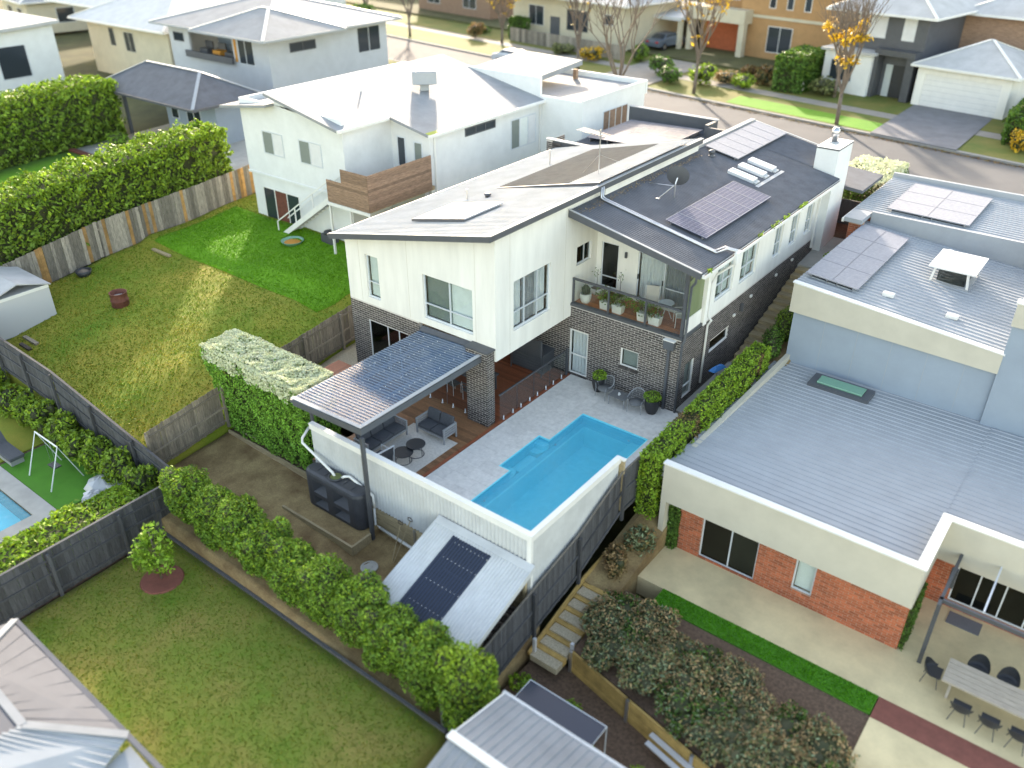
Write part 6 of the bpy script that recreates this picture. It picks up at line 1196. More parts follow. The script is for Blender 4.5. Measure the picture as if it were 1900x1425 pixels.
z = ZL(-20.6, -8.5); t = thing("fire_drum", "rusty brown fire drum standing on the dry lawn", "drum", (-20.6, -8.5, z)); MB().lathe([(.40, 0), (.42, .02), (.40, .28), (.43, .30), (.40, .33), (.40, .68), (.43, .70), (.37, .70), (.36, .1), (.01, .08)], (-20.6, -8.5, z - .02), 20).build("drum", "rust", t, True); MB().lathe([(.34, .45), (.01, .5)], (-20.6, -8.5, z), 14).build("ash", "concrete", t)
t = thing("lawn_shed", "small pale metal garden shed at the left edge of the dry lawn", "shed", (-24, -11.8, -.2)); z = -.35; MB().box(-26.2, -22.9, -13.4, -10.6, z, z + 1.95).build("wall", "solar_water", t); m = MB(); m.slab([(-26.3, -13.5, z + 1.97), (-22.8, -13.5, z + 1.97), (-22.8, -12.0, z + 2.45), (-26.3, -12.0, z + 2.45)], .05); m.slab([(-26.3, -12.0, z + 2.45), (-22.8, -12.0, z + 2.45), (-22.8, -10.5, z + 1.97), (-26.3, -10.5, z + 1.97)], .05); m.build("roof", "metal_white", t); MB().box(-22.9, -22.88, -13.4, -10.6, z + 1.8, z + 1.95).build("trim", "fascia_white", t)
for i, (x, y, l_, lb_) in enumerate([(-22.4, -12.6, 1.2, "weathered plank lying beside the pale garden shed"), (-22.0, -13.0, .9, "short board in the rubble beside the pale garden shed"), (-24.6, -4.2, 1.6, "pale sleeper lying on the grass near the terrace corner")]): tag(MB().box(x, x + l_, y, y + .18, ZL(x, y) - .01, ZL(x, y) + .1).build("loose_board", ["paling", "bark_dark", "sleeper"][i], bevel=.01), lb_, "board")
t = thing("tyre_pile", "dark tub of oddments at the foot of the left paling fence", "tub", (-25.3, -7.8, ZL(-25.3, -7.8))); z = ZL(-25.3, -7.8); MB().lathe([(.3, 0), (.42, .3), (.36, .3), (.28, .05), (.01, .05)], (-25.2, -7.8, z - .02), 16).build("tub", "plastic_black", t, True); MB().lathe([(.3, .2), (.01, .36)], (-25.2, -7.8, z), 10).build("contents", "bark", t)
paling_fence("paling_fence", "grey and orange patched paling fence along the far side of the left lawn", [(-26.1, -11.5, -.1), (-26.1, -6, .72), (-26.1, 2, 1.25), (-26.1, 9, 1.9)], 1.95, "paling_grey", 1, rails=(.3, 1.5), pw=.2, alt="paling_orange", altp=.09)
# ---------------------------------------------------------------- gardens and hedges beyond
def hedge(label, box, n, mats, seed, size=.09, slope=0., name="hedge", bump=.3, core=.4):
    t = thing(name, label, "hedge", ((box[0] + box[1]) / 2, (box[2] + box[3]) / 2, box[4])); P, N = boxpts(box, n, .3, bump, seed, rnd=.5); ym = (box[2] + box[3]) / 2; P[:, 2] += slope * (P[:, 1] - ym); k = rng.random(len(P)); topf = np.clip((P[:, 2] - box[4]) / (box[5] - box[4]), 0, 1); yel = k < mats[2] * topf ** 3  # share of the second leaf colour grows toward the top
    stuff(leaves("foliage", P[~yel], N[~yel], size, mats[0], t)); stuff(leaves("second_foliage", P[yel], N[yel], size, mats[1], t)); c = core
    MB().hexa([(box[0] + c, box[2] + c, box[4]), (box[1] - c, box[2] + c, box[4]), (box[1] - c, box[3] - c, box[4]), (box[0] + c, box[3] - c, box[4])], [(box[0] + c, box[2] + c, box[5] - c + slope * (box[2] - ym)), (box[1] - c, box[2] + c, box[5] - c + slope * (box[2] - ym)), (box[1] - c, box[3] - c, box[5] - c + slope * (box[3] - ym)), (box[0] + c, box[3] - c, box[5] - c + slope * (box[3] - ym))]).build("inner_branches", "twig", t); return t
hedge("tall bushy hedge behind the grey and orange paling fence", (-29.4, -26.5, -13.5, 3.2, 0, 5.2), 32000, ("leaf_hedge", "leaf_lime", .75), 21, .12, .08, bump=.45)
hedge("second bushy hedge at the upper left, beyond the small green lawn", (-47, -43.6, -9, 6.2, 1.2, 5.6), 22000, ("leaf_hedge", "leaf_lime", .6), 22, .14, .05, bump=.5)
grid("second_lawn", -43.5, -29.2, -10, 1.8, lambda X, Y: ip(Y, [-10, 2], [1.2, 1.75]), "grass_lush", 6, 6, 1); grid("second_yard", -43.5, -29.2, 1.8, 14, lambda X, Y: ip(Y, [2, 14], [1.76, 2.2]), "concrete", 6, 6, 1)
tag(MB().box(-43.5, -36, 1.5, 1.9, 1.5, 1.86).build("bed_edging", "rust"), "reddish timber edging at the end of the small green lawn", "edging")
for i, (x, y) in enumerate([(-41.5, 4.2), (-39.8, 5.0)]): shrub("low_plant", ["low fern-like plant in the courtyard beside the upper left hedge", "low plant in front of the dark-roofed pavilion"][i], (x, y, 1.8), .9, .9, [("leaf_bright", 1.)], 900, 60 + i, None, .1, "plant")
# dark hipped pavilion and the grey house it belongs to
pv = thing("pavilion", "low garden pavilion with dark blue-grey hipped roof", "pavilion", (-39, 10, 2)); hip_roof(pv, -47.0, -34.4, 6.0, 12.0, 5.0, 1.6, "metal_dark", "metal_mid", "fascia_dark")
m = MB(); m.box(-41.2, -35.2, 8.2, 8.4, 1.9, 4.9); m.box(-35.4, -35.2, 8.4, 11.5, 1.9, 4.9); m.box(-41.2, -41.0, 8.4, 11.5, 1.9, 4.9); m.build("wall", "render_blue_grey", pv); swin(pv, 'y-', 8.2, -38.7, -37.0, 2.3, 4.2, (-37.85,)); swin(pv, 'y-', 8.2, -40.6, -39.7, 3.2, 4.2)
for x in (-46.5, -43.8): MB().box(x - .1, x + .1, 6.5, 6.7, 1.9, 4.85).build("post", "fascia_dark", pv)
tag(MB().box(-46.8, -41.3, 11.5, 11.6, 1.9, 3.9).build("garden_wall", "paling_grey"), "grey timber wall behind the open end of the dark pavilion", "wall")
gh = thing("house", "pale grey two-storey house with upstairs balcony behind the dark pavilion", "house", (-44, 20, 2.4)); m = MB()
m.wall('y-', 15.6, -51, -38.2, 2.2, 8.0, [(-48.3, -42.6, 5.9, 7.7)]); m.wall('x+', -38.2, 15.8, 28, 2.2, 8.0); m.box(-51, -50.8, 15.8, 28, 2.2, 8); m.build("wall", "render_grey", gh); m = MB(); m.box(-48.4, -42.5, 16.0, 18.6, 5.7, 5.8); m.box(-48.4, -42.5, 18.4, 18.6, 5.8, 7.8); m.build("balcony_recess", "render_blue_grey", gh); MB().box(-48.5, -42.4, 15.2, 15.4, 5.6, 6.1).build("balcony_edge", "fascia_dark", gh)
hip_roof(gh, -52.2, -37.4, 14.8, 29, 8.0, 2.0, "metal_roof_grey", "fascia_white", "metal_mid"); hip_roof(gh, -45.5, -36.6, 14.0, 22, 8.05, 1.5, "metal_roof_grey", "fascia_white", "metal_mid")
swin(gh, 'y-', 15.6, -50.4, -49, 6.6, 7.3, frame="fascia_dark"); swin(gh, 'y-', 15.6, -41.9, -40.0, 5.7, 7.6, (-41.0,)); swin(gh, 'x+', -38.2, 17.6, 20.2, 6.6, 7.3, (18.9,), frame="fascia_dark"); swin(gh, 'x+', -38.2, 24.6, 27.2, 5.6, 7.6, (25.9,)); MB().box(-42.35, -42.1, 15.55, 15.6, 5.8, 7.5).build("orange_post", "orange_cloth", gh)
for i, x in enumerate((-47.3, -45.6, -44.0)): t = thing("balcony_chair", ["dark balcony seat at the left of the grey house's balcony", "orange-cushioned balcony seat in the middle of the grey house's balcony", "dark balcony seat at the right of the grey house's balcony"][i], "chair", (x, 16.4, 5.8)); MB().box(x - .5, x + .5, 16.1, 16.8, 5.8, 6.2).build("seat", "orange_cloth" if i == 1 else "steel_dark", t, bevel=.05); MB().box(x - .5, x + .5, 16.7, 16.85, 6.2, 6.7).build("backrest", "steel_dark", t, bevel=.03)
cr = thing("house", "cream rendered house with large pale hipped roof at the upper left", "house", (-60, 20, 2.6)); m = MB(); m.box(-66, -53, 16.6, 16.8, 2.2, 6.9); m.box(-53.2, -53, 16.8, 28, 2.2, 6.9); m.box(-66, -65.8, 16.8, 28, 2.2, 6.9); m.build("wall", "render_cream", cr); hip_roof(cr, -67.5, -52.2, 15.8, 30, 7.0, 3.0, "metal_pale", "fascia_white"); hip_roof(cr, -80, -64, 20, 36, 7.2, 3.4, "metal_pale", "fascia_white")
swin(cr, 'y-', 16.6, -62.4, -61.6, 4.9, 6.4, frame="fascia_dark"); swin(cr, 'y-', 16.6, -60.0, -58.4, 4.6, 6.3, (-59.2,), frame="render_stone"); swin(cr, 'x+', -53, 19.5, 21.0, 4.8, 6.2)
wc = thing("house", "white cubic house corner with tall window at the left edge", "house", (-66, 8, 1.8)); m = MB(); m.box(-74, -62.2, 4.5, 4.7, 1.4, 7.2); m.box(-62.4, -62.2, 4.7, 11.5, 1.4, 7.2); m.build("wall", "render_cool", wc); m = MB(); m.slab([(-74.6, 4.0, 7.25), (-61.7, 4.0, 7.25), (-61.7, 12, 7.6), (-74.6, 12, 7.6)], .25); m.build("roof", "metal_white", wc); swin(wc, 'x+', -62.2, 6.3, 8.8, 3.4, 6.0); swin(wc, 'y-', 4.5, -66, -64, 3.2, 6.0)
MB().box(-70, -62, .2, 4.4, 3.4, 3.6).build("terrace", "concrete", wc); MB().box(-70, -62, .1, .2, 3.6, 4.5).build("terrace_rail", "fascia_dark", wc)
# ---------------------------------------------------------------- rear lots: dark fences, little pool, roofs at the bottom left
paling_fence("paling_fence", "dark grey paling fence on the left of the shaded rear lawn", [(-7.1, -34, -2.25), (-7.1, -14.45, -2.1)], 1.85, "paling_dark", -1, rails=(.2, .95, 1.5), pw=.15, cap=.09)
paling_fence("paling_fence", "dark grey paling fence between the dry lawn and the pool garden", [(-30, -14.42, -.1), (-15.5, -14.42, -.72), (-7.15, -14.42, -2.05)], 1.85, "paling_dark", -1, rails=(.2, .95, 1.5), pw=.15, cap=.09)
m = MB()
for a in [(-30, -20, -34, -14.5), (-11.52, -7.15, -34, -14.5), (-20, -11.52, -18.02, -14.5), (-20, -11.52, -34, -26)]: m.box(*a, -3.4, -1.95)
struct("pool_garden", m, "mulch")
struct("turf", MB().box(-15.6, -10.9, -17.3, -15.1, -2.2, -1.90), "grass_turf"); struct("turf", MB().box(-24, -15.8, -17.2, -15.2, -2.2, -1.905), "grass_dry")
m = MB(); m.box(-20, -10.9, -18.0, -17.32, -2.2, -1.885); m.box(-11.5, -10.9, -26, -18.0, -2.2, -1.885); struct("pool_paving", m, "concrete")
p2 = thing("swimming_pool", "small pale turquoise pool at the far left edge", "pool", (-14, -20, -2)); MB().box(-19.99, -11.53, -25.99, -18.03, -3.4, -2.9).build("basin", "pool_shell_light", p2); MB().quad((-20, -26, -2.0), (-11.52, -26, -2.0), (-11.52, -18.02, -2.0), (-20, -18.02, -2.0)).build("water", "water", p2)
t = thing("swing_frame", "thin metal swing frame on the bright artificial turf", "swing", (-13.2, -16.2, -1.9))
for x, l_ in ((-14.0, 1), (-12.3, 1)): MB().tube([(x, -16.9, -1.9), (x, -16.2, -.2), (x, -15.6, -1.9)], .03, 6).build("leg", "aluminium", t)
MB().tube([(-14.0, -16.2, -.2), (-12.3, -16.2, -.2)], .03, 6).build("top_bar", "aluminium", t); MB().box(-13.4, -12.9, -16.35, -16.05, -1.45, -1.41).build("seat", "plastic_black", t)
for s in (-13.38, -12.92): MB().tube([(s, -16.2, -.2), (s, -16.2, -1.43)], .008, 4).build("rope", "steel", t)
t = thing("sun_lounger", "grey sun lounger on the paving beside the bright turf", "lounger", (-15.6, -16.8, -1.9)); MB().box(-16.5, -15.0, -17.1, -16.5, -1.65, -1.5).build("mattress", "cushion", t, bevel=.03); MB().hexa([(-16.6, -17.1, -1.55), (-16.45, -17.1, -1.55), (-16.45, -16.5, -1.55), (-16.6, -16.5, -1.55)], [(-17.0, -17.1, -1.0), (-16.9, -17.1, -1.0), (-16.9, -16.5, -1.0), (-17.0, -16.5, -1.0)]).build("backrest", "cushion", t); MB().box(-16.4, -15.1, -17.05, -16.55, -1.9, -1.66).build("base", "frame_grey", t)
bl = MB(); pr = np.random.default_rng(5)
for i, (x, y, r_) in enumerate([(-11.0, -15.6, .55), (-10.3, -15.2, .5), (-10.6, -16.2, .4)]):
    t = MB().lathe([(.05, 0), (r_ * .9, 0), (r_, r_ * .4), (r_ * .8, r_ * .8), (r_ * .3, r_ * .98), (.02, r_)], (x, y, -1.98), 9); t.v = [(a + pr.normal(0, .05), b + pr.normal(0, .05), c + pr.normal(0, .04)) for a, b, c in t.v]; tag(t.build("boulder", "solar_water", None, False, .04), ["large pale boulder beside the artificial turf", "pale boulder tucked in the fence corner of the pool garden", "smallest pale boulder at the end of the lime hedge"][i], "boulder", "pale boulders")
for k in range(10):
    x = -8.9 - k * 1.45; shrub("lime_shrub", ["first", "second", "third", "fourth", "fifth", "sixth", "seventh", "eighth", "ninth", "tenth"][k] + " lime-green shrub from the corner along the pool garden's back fence", (x, -15.0, -1.95), .75, 1.6 + .2 * math.sin(k * 1.7), [("leaf_hedge", .5), ("leaf_lime", .5)], 2400, 200 + k, "lime shrubs along the back fence", .085)
hedge("low lime-green hedge along the inside of the dark fence by the small pool", (-9.3, -7.5, -30, -15.6, -1.95, -.55), 16000, ("leaf_bright", "leaf_lime", .8), 31, .085, 0, bump=.2, core=.3)
t = thing("young_tree", "young leafy tree in a circle of mulch on the rear lawn", "tree", (-5.0, -16.9, -2.1)); x, y, z = -5.0, -16.9, -2.12; MB().tube([(x, y, z), (x + .02, y, z + .9), (x, y, z + 2.2)], [.04, .03, .015], 7).build("trunk", "bark", t, True)
bl = [(x + dx, y + dy, z + dz, r_, r_, h_) for dx, dy, dz, r_, h_ in ((0, 0, 1.3, .62, .75), (.1, .05, 2.0, .36, .5), (-.3, .1, 1.0, .45, .4), (.35, -.1, 1.0, .45, .4), (0, -.3, 1.2, .4, .5))]; P, N = blobpts(bl, 3000, .5, .2, 3); stuff(leaves("crown", P, N, .085, "leaf_bright", t)); m = MB()
for a in range(7): m.tube([(x, y, z + .5 + a * .15), (x + .5 * math.cos(a * 2.2), y + .5 * math.sin(a * 2.2), z + .9 + a * .17)], [.018, .006], 5)
m.build("branch", "bark", t)
struct("mulch_ring", MB().lathe([(.72, 0), (.68, .05), (.01, .07)], (x, y, z - .01), 26), "path_red")
# pale hipped roof at the bottom-left corner
bh_ = thing("house", "house with pale lavender-grey ribbed metal roof in the bottom left corner", "house", (0, -25, -2)); A, B_ = (-4.2, -21.5, .3), (1.78, -21.62, .3); Rg0, Rg1 = (-2.6, -23.1, 1.1), (.2, -23.2, 1.05)
m = MB(); m.quad(A, (-6.0, -26.5, .3), (-3.5, -26.5, 1.6), Rg0); m.build("roof", "metal_lavender", bh_)
m = MB(); m.corr((-4.2, -21.5, .3), (5.98, -.12, 0), (.0, -.001, 0), .3, .0) if 0 else None; m.quad(B_, A, Rg0, Rg1); m.build("roof", "metal_lavender", bh_); m = MB(); m.quad(B_, Rg1, (-.5, -28, 2.0), (4.0, -28, -.4)); m.build("roof", "metal_mid", bh_); m = MB(); m.quad(Rg0, (-3.5, -26.5, 1.6), (-.5, -28, 2.0), Rg1); m.build("roof", "metal_lavender", bh_)
m = MB()
for p, q in ((B_, Rg1), (A, Rg0), (Rg0, Rg1)): m.bar(Vector(p) + Vector((0, 0, .03)), Vector(q) + Vector((0, 0, .03)), .2, .05)
stuff(m.build("ridge_capping", "metal_roof_grey", bh_)); m = MB(); m.bar(A, (3.4, -21.66, .26), .12, .12); m.build("gutter", "metal_lavender", bh_)
m = MB()
for k in range(34): t_ = k / 34; a_ = Vector(B_).lerp(Vector((4.0, -28, -.4)), t_); b_ = Vector(Rg1).lerp(Vector((-.5, -28, 2.0)), t_); m.bar(a_ + Vector((0, 0, .03)), b_ + Vector((0, 0, .03)), .05, .035)
stuff(m.build("roof_rib", "metal_mid", bh_)); m = MB()
for k in range(1, 9): t_ = k / 9; m.bar(Vector(A).lerp(Vector(B_), t_) + Vector((0, 0, .012)), Vector(Rg0).lerp(Vector(Rg1), t_) + Vector((0, 0, .012)), .02, .012)
stuff(m.build("roof_seam", "metal_lavender", bh_)); m = MB(); m.slab([(1.9, -24, -.15), (6.0, -25, -.15), (3.5, -21.75, -.12), (1.9, -21.7, .1)], .06); m.build("porch_roof", "metal_mid", bh_); MB().box(-4.0, 1.7, -27, -21.9, -2.3, .2).build("wall", "render_cool", bh_)
# ---------------------------------------------------------------- across the street
AZ = R(-9.5)
def far(o, x, y, z=3.1, rz=AZ): o.location = (x, y, z); o.rotation_euler = (0, 0, rz)
# dark and white house with garage
h1 = thing("house", "dark grey and white two-storey house with white garage across the street", "house"); m = MB()
m.box(-7, 0, .5, .7, 0, 6); m.box(-.2, 0, .7, 10, 0, 6); m.build("wall", "fascia_dark", h1); MB().box(-7.2, -3.2, -.9, .5, 0, 3.1).build("front_room", "render_cool", h1); MB().box(-7.5, -2.9, -1.2, .6, 3.1, 3.3).build("porch_roof", "metal_white", h1); MB().box(-3.2, -2.9, -.6, .5, 0, 3.2).build("portico_pier", "steel_dark", h1); MB().box(-.6, 0, -.6, .5, 0, 3.2).build("portico_pier", "steel_dark", h1); MB().box(-3.2, 0, -.7, .5, 3.2, 3.6).build("portico_head", "steel_dark", h1)
MB().box(-2.0, -1.0, .46, .5, 0, 2.4).build("front_door", "plastic_black", h1); MB().box(-2.6, -2.05, .46, .5, 0, 2.4).build("side_light", "skylight", h1); swin(h1, 'y-', .5, -5.6, -3.2, 4.2, 5.8, (-4.4,), pane="curtain"); swin(h1, 'y-', .5, -1.9, -.9, 4.2, 5.8, pane="curtain"); swin(h1, 'y-', -.9, -6.6, -4.6, .9, 2.5, (-5.6,)); MB().box(-7.2, -7.0, .5, 10, 0, 6).build("side_wall", "render_cream", h1)
hip_roof(h1, -8, .8, -.3, 11, 6.1, 2.2, "metal_white", "fascia_white"); m = MB(); m.wall('y-', -.6, .4, 7.2, 0, 2.9, [(1.0, 6.6, 0, 2.3)]); m.box(7.0, 7.2, -.4, 6, 0, 2.9); m.build("garage_wall", "render_white", h1); gd = MB().box(1.0, 6.6, -.5, -.46, 0, 2.3).build("garage_door", "fascia_white", h1)
for k in range(1, 6): MB().box(1.0, 6.6, -.51, -.501, k * .38, k * .38 + .02).build("door_seam", "metal_pale", gd)
hip_roof(h1, .1, 7.8, -1.1, 6.4, 3.0, 1.7, "metal_white", "fascia_white"); m = MB(); m.box(0, 8, 7, 7.2, 0, 5.8); m.build("rear_wall", "timber_weathered", h1); hip_roof(h1, -.5, 9, 6.4, 14, 5.9, 1.8, "metal_white", "fascia_white"); far(h1, .2, 46.4, 3.12)
# tan house
h2 = thing("house", "tan rendered two-storey house with cream balcony across the street", "house"); m = MB(); m.box(-4, 6.2, 0, .2, 0, 6.4); m.box(6.0, 6.2, .2, 12, 0, 6.4); m.build("wall", "render_tan", h2); MB().box(-9, -4, 1.2, 1.4, 0, 6.4).build("wall", "render_tan", h2); MB().box(-9.2, -2.6, -1.4, .0, 2.9, 4.1).build("balcony_front", "render_cream", h2); MB().box(-3.2, -2.6, -1.3, -.7, 0, 2.9).build("column", "render_cream", h2); MB().box(-9.1, -8.6, -1.3, -.7, 0, 2.9).build("column", "render_cream", h2); MB().box(-8.5, -3.3, 1.1, 1.2, 0, 2.7).build("entry", "brick_red", h2)
swin(h2, 'y-', 0, -.8, 1.8, .6, 2.9, (.5,), frame="fascia_white"); 
for x in (-1.0, .8, 2.6): swin(h2, 'y-', 0, x, x + .7, 4.4, 5.9, frame="fascia_white")
for y in (3, 5, 7): swin(h2, 'x+', 6.2, y, y + .7, 1.2, 3.0, frame="fascia_dark")
swin(h2, 'y-', 1.2, -7.6, -5, 4.6, 6.2, (-6.3,), frame="fascia_white"); MB().box(-4.1, 6.3, -.1, .0, 3.5, 3.75).build("string_course", "render_cream", h2); hip_roof(h2, -9.8, 7, -.8, 13, 6.5, 2.2, "metal_pale"); m = MB(); m.slab([(-16, -2.2, 2.9), (-9.3, -2.2, 2.9), (-9.3, 4, 3.6), (-16, 4, 3.6)], .3); m.build("carport_roof", "metal_pale", h2)
MB().box(-15.8, -15.4, -1.8, -1.4, 0, 2.7).build("carport_column", "render_cream", h2); MB().box(-9.9, -9.5, -1.8, -1.4, 0, 2.7).build("carport_column", "render_cream", h2); MB().box(-15.8, -9.4, 3.6, 3.8, 0, 2.9).build("carport_wall", "dark_room", h2); far(h2, -15.0, 55.5, 3.3)
# cream house
h3 = thing("house", "cream house with broad pale hipped roof behind the bare street trees", "house"); m = MB(); m.box(-7, 9, 0, .2, 0, 4.2); m.box(8.8, 9, .2, 9, 0, 4.2); m.build("wall", "render_cream", h3); hip_roof(h3, -8, 10, -.9, 10, 4.3, 2.4, "metal_white", "fascia_white"); swin(h3, 'y-', 0, 1.2, 4.2, 1.2, 3.2, (2.2, 3.2), frame="fascia_dark"); swin(h3, 'y-', 0, -4.5, -2.2, 1.2, 3.2, (-3.4,)); swin(h3, 'y-', 0, 6.3, 7.6, 2.2, 3.2); MB().box(-1.2, .2, -.04, 0, 0, 2.3).build("front_door", "fascia_dark", h3); far(h3, -37.5, 52.5, 3.2)
h4 = thing("house", "brown brick house with pale roof at the top centre", "house"); m = MB(); m.box(-8, 6, 0, .2, 0, 4); m.box(5.8, 6, .2, 9, 0, 4); m.build("wall", "timber_weathered", h4); hip_roof(h4, -9, 7, -.9, 10, 4.1, 2.4, "metal_pale"); swin(h4, 'y-', 0, -6, -3.5, 1, 3, (-4.7,)); swin(h4, 'y-', 0, 1, 3.5, 1, 3, (2.2,)); far(h4, -58, 60, 3.2)
h5 = thing("house", "tan gabled house partly hidden behind the tan two-storey house", "house"); m = MB(); m.box(-6, 7, 0, .2, 0, 5.6); m.box(6.8, 7, .2, 9, 0, 5.6); m.build("wall", "render_tan", h5); hip_roof(h5, -7, 8, -.9, 10, 5.7, 2.2, "metal_pale"); swin(h5, 'y-', 0, -3, -1, 3.4, 5, (-2,)); swin(h5, 'y-', 0, 2, 4, 3.4, 5, (3,)); far(h5, -1.5, 68, 3.5)
h6 = thing("house", "brown house with tall side wall behind the white garage", "house"); m = MB(); m.box(-6, 7, 0, .2, 0, 5.6); m.box(-6, -5.8, .2, 9, 0, 5.6); m.build("wall", "timber_weathered", h6); hip_roof(h6, -7, 8, -.9, 10, 5.7, 2.0, "metal_white"); swin(h6, 'y-', 0, -3, -1, 3.4, 5, (-2,)); far(h6, 13.5, 58, 3.5)
# fences, hedges, plants across the street
def low_fence(label, x0, x1, d, h=1.3, mat="paling_grey"):
    t = thing("front_fence", label, "fence", (x0, d + SK * x0, 3.1)); ang = math.atan(SK); n = int((x1 - x0) / .45); me = meshof(MB().box(0, .43, -.02, .02, 0, h), "paling", mat)
    for k in range(n): x = x0 + k * .45; piece(me, "paling", t, (x, d + SK * x, 3.08), (0, 0, ang))
    MB().bar((x0, d + SK * x0 + .05, 3.08 + h), (x1, d + SK * x1 + .05, 3.08 + h), .1, .06).build("rail", mat, t)
low_fence("weathered front fence before the cream house", -42, -26, 43.0)
hedge("tall clipped green hedge beside the driveway of the tan house", (-10.2, -7.4, 43.6, 49.5, 3.1, 6.0), 7000, ("leaf_deep", "leaf_hedge", .5), 41, .13, 0, bump=.1); hedge("small square hedge in front of the cream house", (-43.2, -40.8, 51.0, 52.2, 3.1, 5.3), 1800, ("leaf_deep", "leaf_deep", .5), 42, .13, 0, bump=.1); hedge("clipped hedge at the right edge beside the white garage drive", (8.3, 9.8, 37.8, 45.2, 3.1, 5.2), 4500, ("leaf_deep", "leaf_hedge", .5), 43, .13)
hedge("white-flowered clipped hedge in the front garden behind the chimney", (3.2, 6.2, 20.2, 25.2, 2.9, 4.5), 9000, ("leaf_deep", "petal_white", 1.6), 44, .075, 0, bump=.08); hedge("dense tall evergreen at the top right corner", (14, 20, 52, 58, 3.2, 9), 5000, ("leaf_deep", "leaf_bright", .7), 45, .2, 0, bump=.8)
tag(MB().box(4.6, 6.25, 17.3, 17.4, 2.6, 4.1).build("side_gate", "paling_dark"), "dark side gate between the chimney and the white-flowered hedge", "gate")
gl = [(-18.0, 41.5, "round green shrub left of the tan house's steps", "leaf_deep"), (-15.8, 42.6, "yellow-green mound beside the tan house's path", "leaf_lime"), (-14.2, 44.6, "pale tan rounded shrub in the tan house's garden", "leaf_tan"), (-12.2, 43.2, "yellow-green mound at the footpath edge", "leaf_lime"), (-11.4, 45.4, "russet shrub in the tan house's garden", "leaf_russet"), (-13.6, 47.5, "russet shrub against the tan house's garden wall", "leaf_russet"), (-10.9, 47.8, "pale tan shrub in the tan house's garden", "leaf_tan"), (-20.2, 43.8, "dark green shrub beside the carport drive", "leaf_deep"), (-29, 46, "golden shrub before the cream house", "leaf_yellow"), (-33, 47, "olive shrub before the cream house's window", "leaf_olive"), (-24.8, 48.0, "tall green shrub at the cream house's right corner", "leaf_hedge"), (9.8, 36.6, "golden shrub at the right edge of the street", "leaf_yellow"), (11.2, 38.6, "russet shrub at the right edge of the street", "leaf_russet"), (9.6, 47.0, "bare brown shrub right of the white garage", "leaf_tan"), (-6.0, 44.8, "olive shrub beside the white front room", "leaf_olive"), (-48, 52, "dark bushy shrub left of the cream house", "leaf_deep"), (-46, 49, "russet shrub at the side of the cream house", "leaf_russet")]
for i, (x, y, lb_, mt) in enumerate(gl): shrub("garden_shrub", lb_, (x, y, 3.05), 1.1 + .3 * math.sin(i), 1.3 + .4 * math.sin(i * 2), [(mt, 1.)], 900, 300 + i, "shrubs across the street", .14)
# street trees, bare and autumn
def bare_tree(label, x, y, z, h, seed, leaf=None, nl=0, spread=.55, name="street_tree", lz=(0., 1.), ls=.09):
    t = thing(name, label, "tree", (x, y, z), "street trees"); r0 = random.Random(seed); br = MB(); tips = []
    tr = [(x, y, z - .1), (x + r0.uniform(-.1, .1), y, z + h * .22)]; MB().tube(tr, [.16, .12], 8).build("trunk", "bark", t, True)
    def grow(p, d, L, r_, lev):
        q = p + d * L; mid = p + d * L * .5 + Vector((r0.uniform(-1, 1), r0.uniform(-1, 1), 0)) * L * .06; br.tube([p, mid, q], [r_, r_ * .85, r_ * .65], 5 if lev < 2 else 3, caps=False); tips.append((q, d))
        if lev >= 5: return
        for k in range(2 if lev > 2 else 3):
            a = r0.uniform(0, 6.28); s = r0.uniform(.25, .6) * (spread / .55); n = (d + Vector((math.cos(a), math.sin(a), r0.uniform(-.1, .3))) * s); n.z += .12; grow(q if k else mid.lerp(q, .8), n.normalized(), L * r0.uniform(.66, .84), r_ * .62, lev + 1)
    b0 = Vector(tr[1])
    for k in range(4): a = k * 1.57 + r0.uniform(-.3, .3); grow(b0, Vector((math.cos(a) * spread * .7, math.sin(a) * spread * .7, 1)).normalized(), h * .235, .095, 1)
    grow(b0, Vector((0, 0, 1)), h * .25, .105, 1); br.build("branches", "bark", t)
    if leaf and nl:
        zs = sorted(q[0].z for q in tips); lo, hi = z + h * lz[0], z + h * lz[1]; c = [q[0] for q in tips if lo <= q[0].z <= hi] or sorted([q[0] for q in tips], key=lambda v: v.z)[:25]; P = np.array([list(r0.choice(c) + Vector((r0.gauss(0, .18), r0.gauss(0, .18), r0.gauss(0, .15)))) for _ in range(nl)]); stuff(leaves("leaves", P, np.tile((0, 0, 1.), (nl, 1)), ls, leaf, t))
    return t
def rz_(x, d): return d + SK * x
bare_tree("bare leafless street tree on the near verge behind the flat roof", -15.6, rz_(-15.6, 26.3), 3.0, 10.5, 1, spread=.65); bare_tree("street tree with golden leaves on the far verge", -14.6, rz_(-14.6, 36.6), 3.05, 9.2, 2, "leaf_yellow", 420, .4, lz=(.3, .9), ls=.16); bare_tree("upright bare tree with low golden leaves behind the chimney", -1.9, rz_(-1.9, 36.0), 3.05, 9.5, 3, "leaf_yellow", 500, .38, lz=(.0, .38), ls=.17)
bare_tree("bare brown street tree before the cream house", -27.5, rz_(-27.5, 36.8), 3.05, 8.5, 4, "leaf_yellow", 90, .4, ls=.16); bare_tree("bare tree against the dark grey house front", -5.0, rz_(-5.0, 43.6), 3.05, 7.5, 5, "leaf_tan", 200, .4, lz=(.2, .8), ls=.14); bare_tree("golden autumn tree at the side of the cream house", -41.5, rz_(-41.5, 41.0), 3.05, 6.5, 6, "leaf_yellow", 650, .5, ls=.2); bare_tree("bare street tree on the verge at the top centre", -52.5, rz_(-52.5, 36.8), 3.05, 7.5, 7, None, 0, .5); bare_tree("bare tree at the top left of the street", -62, rz_(-62, 38), 3.05, 8, 8, None, 0, .5)
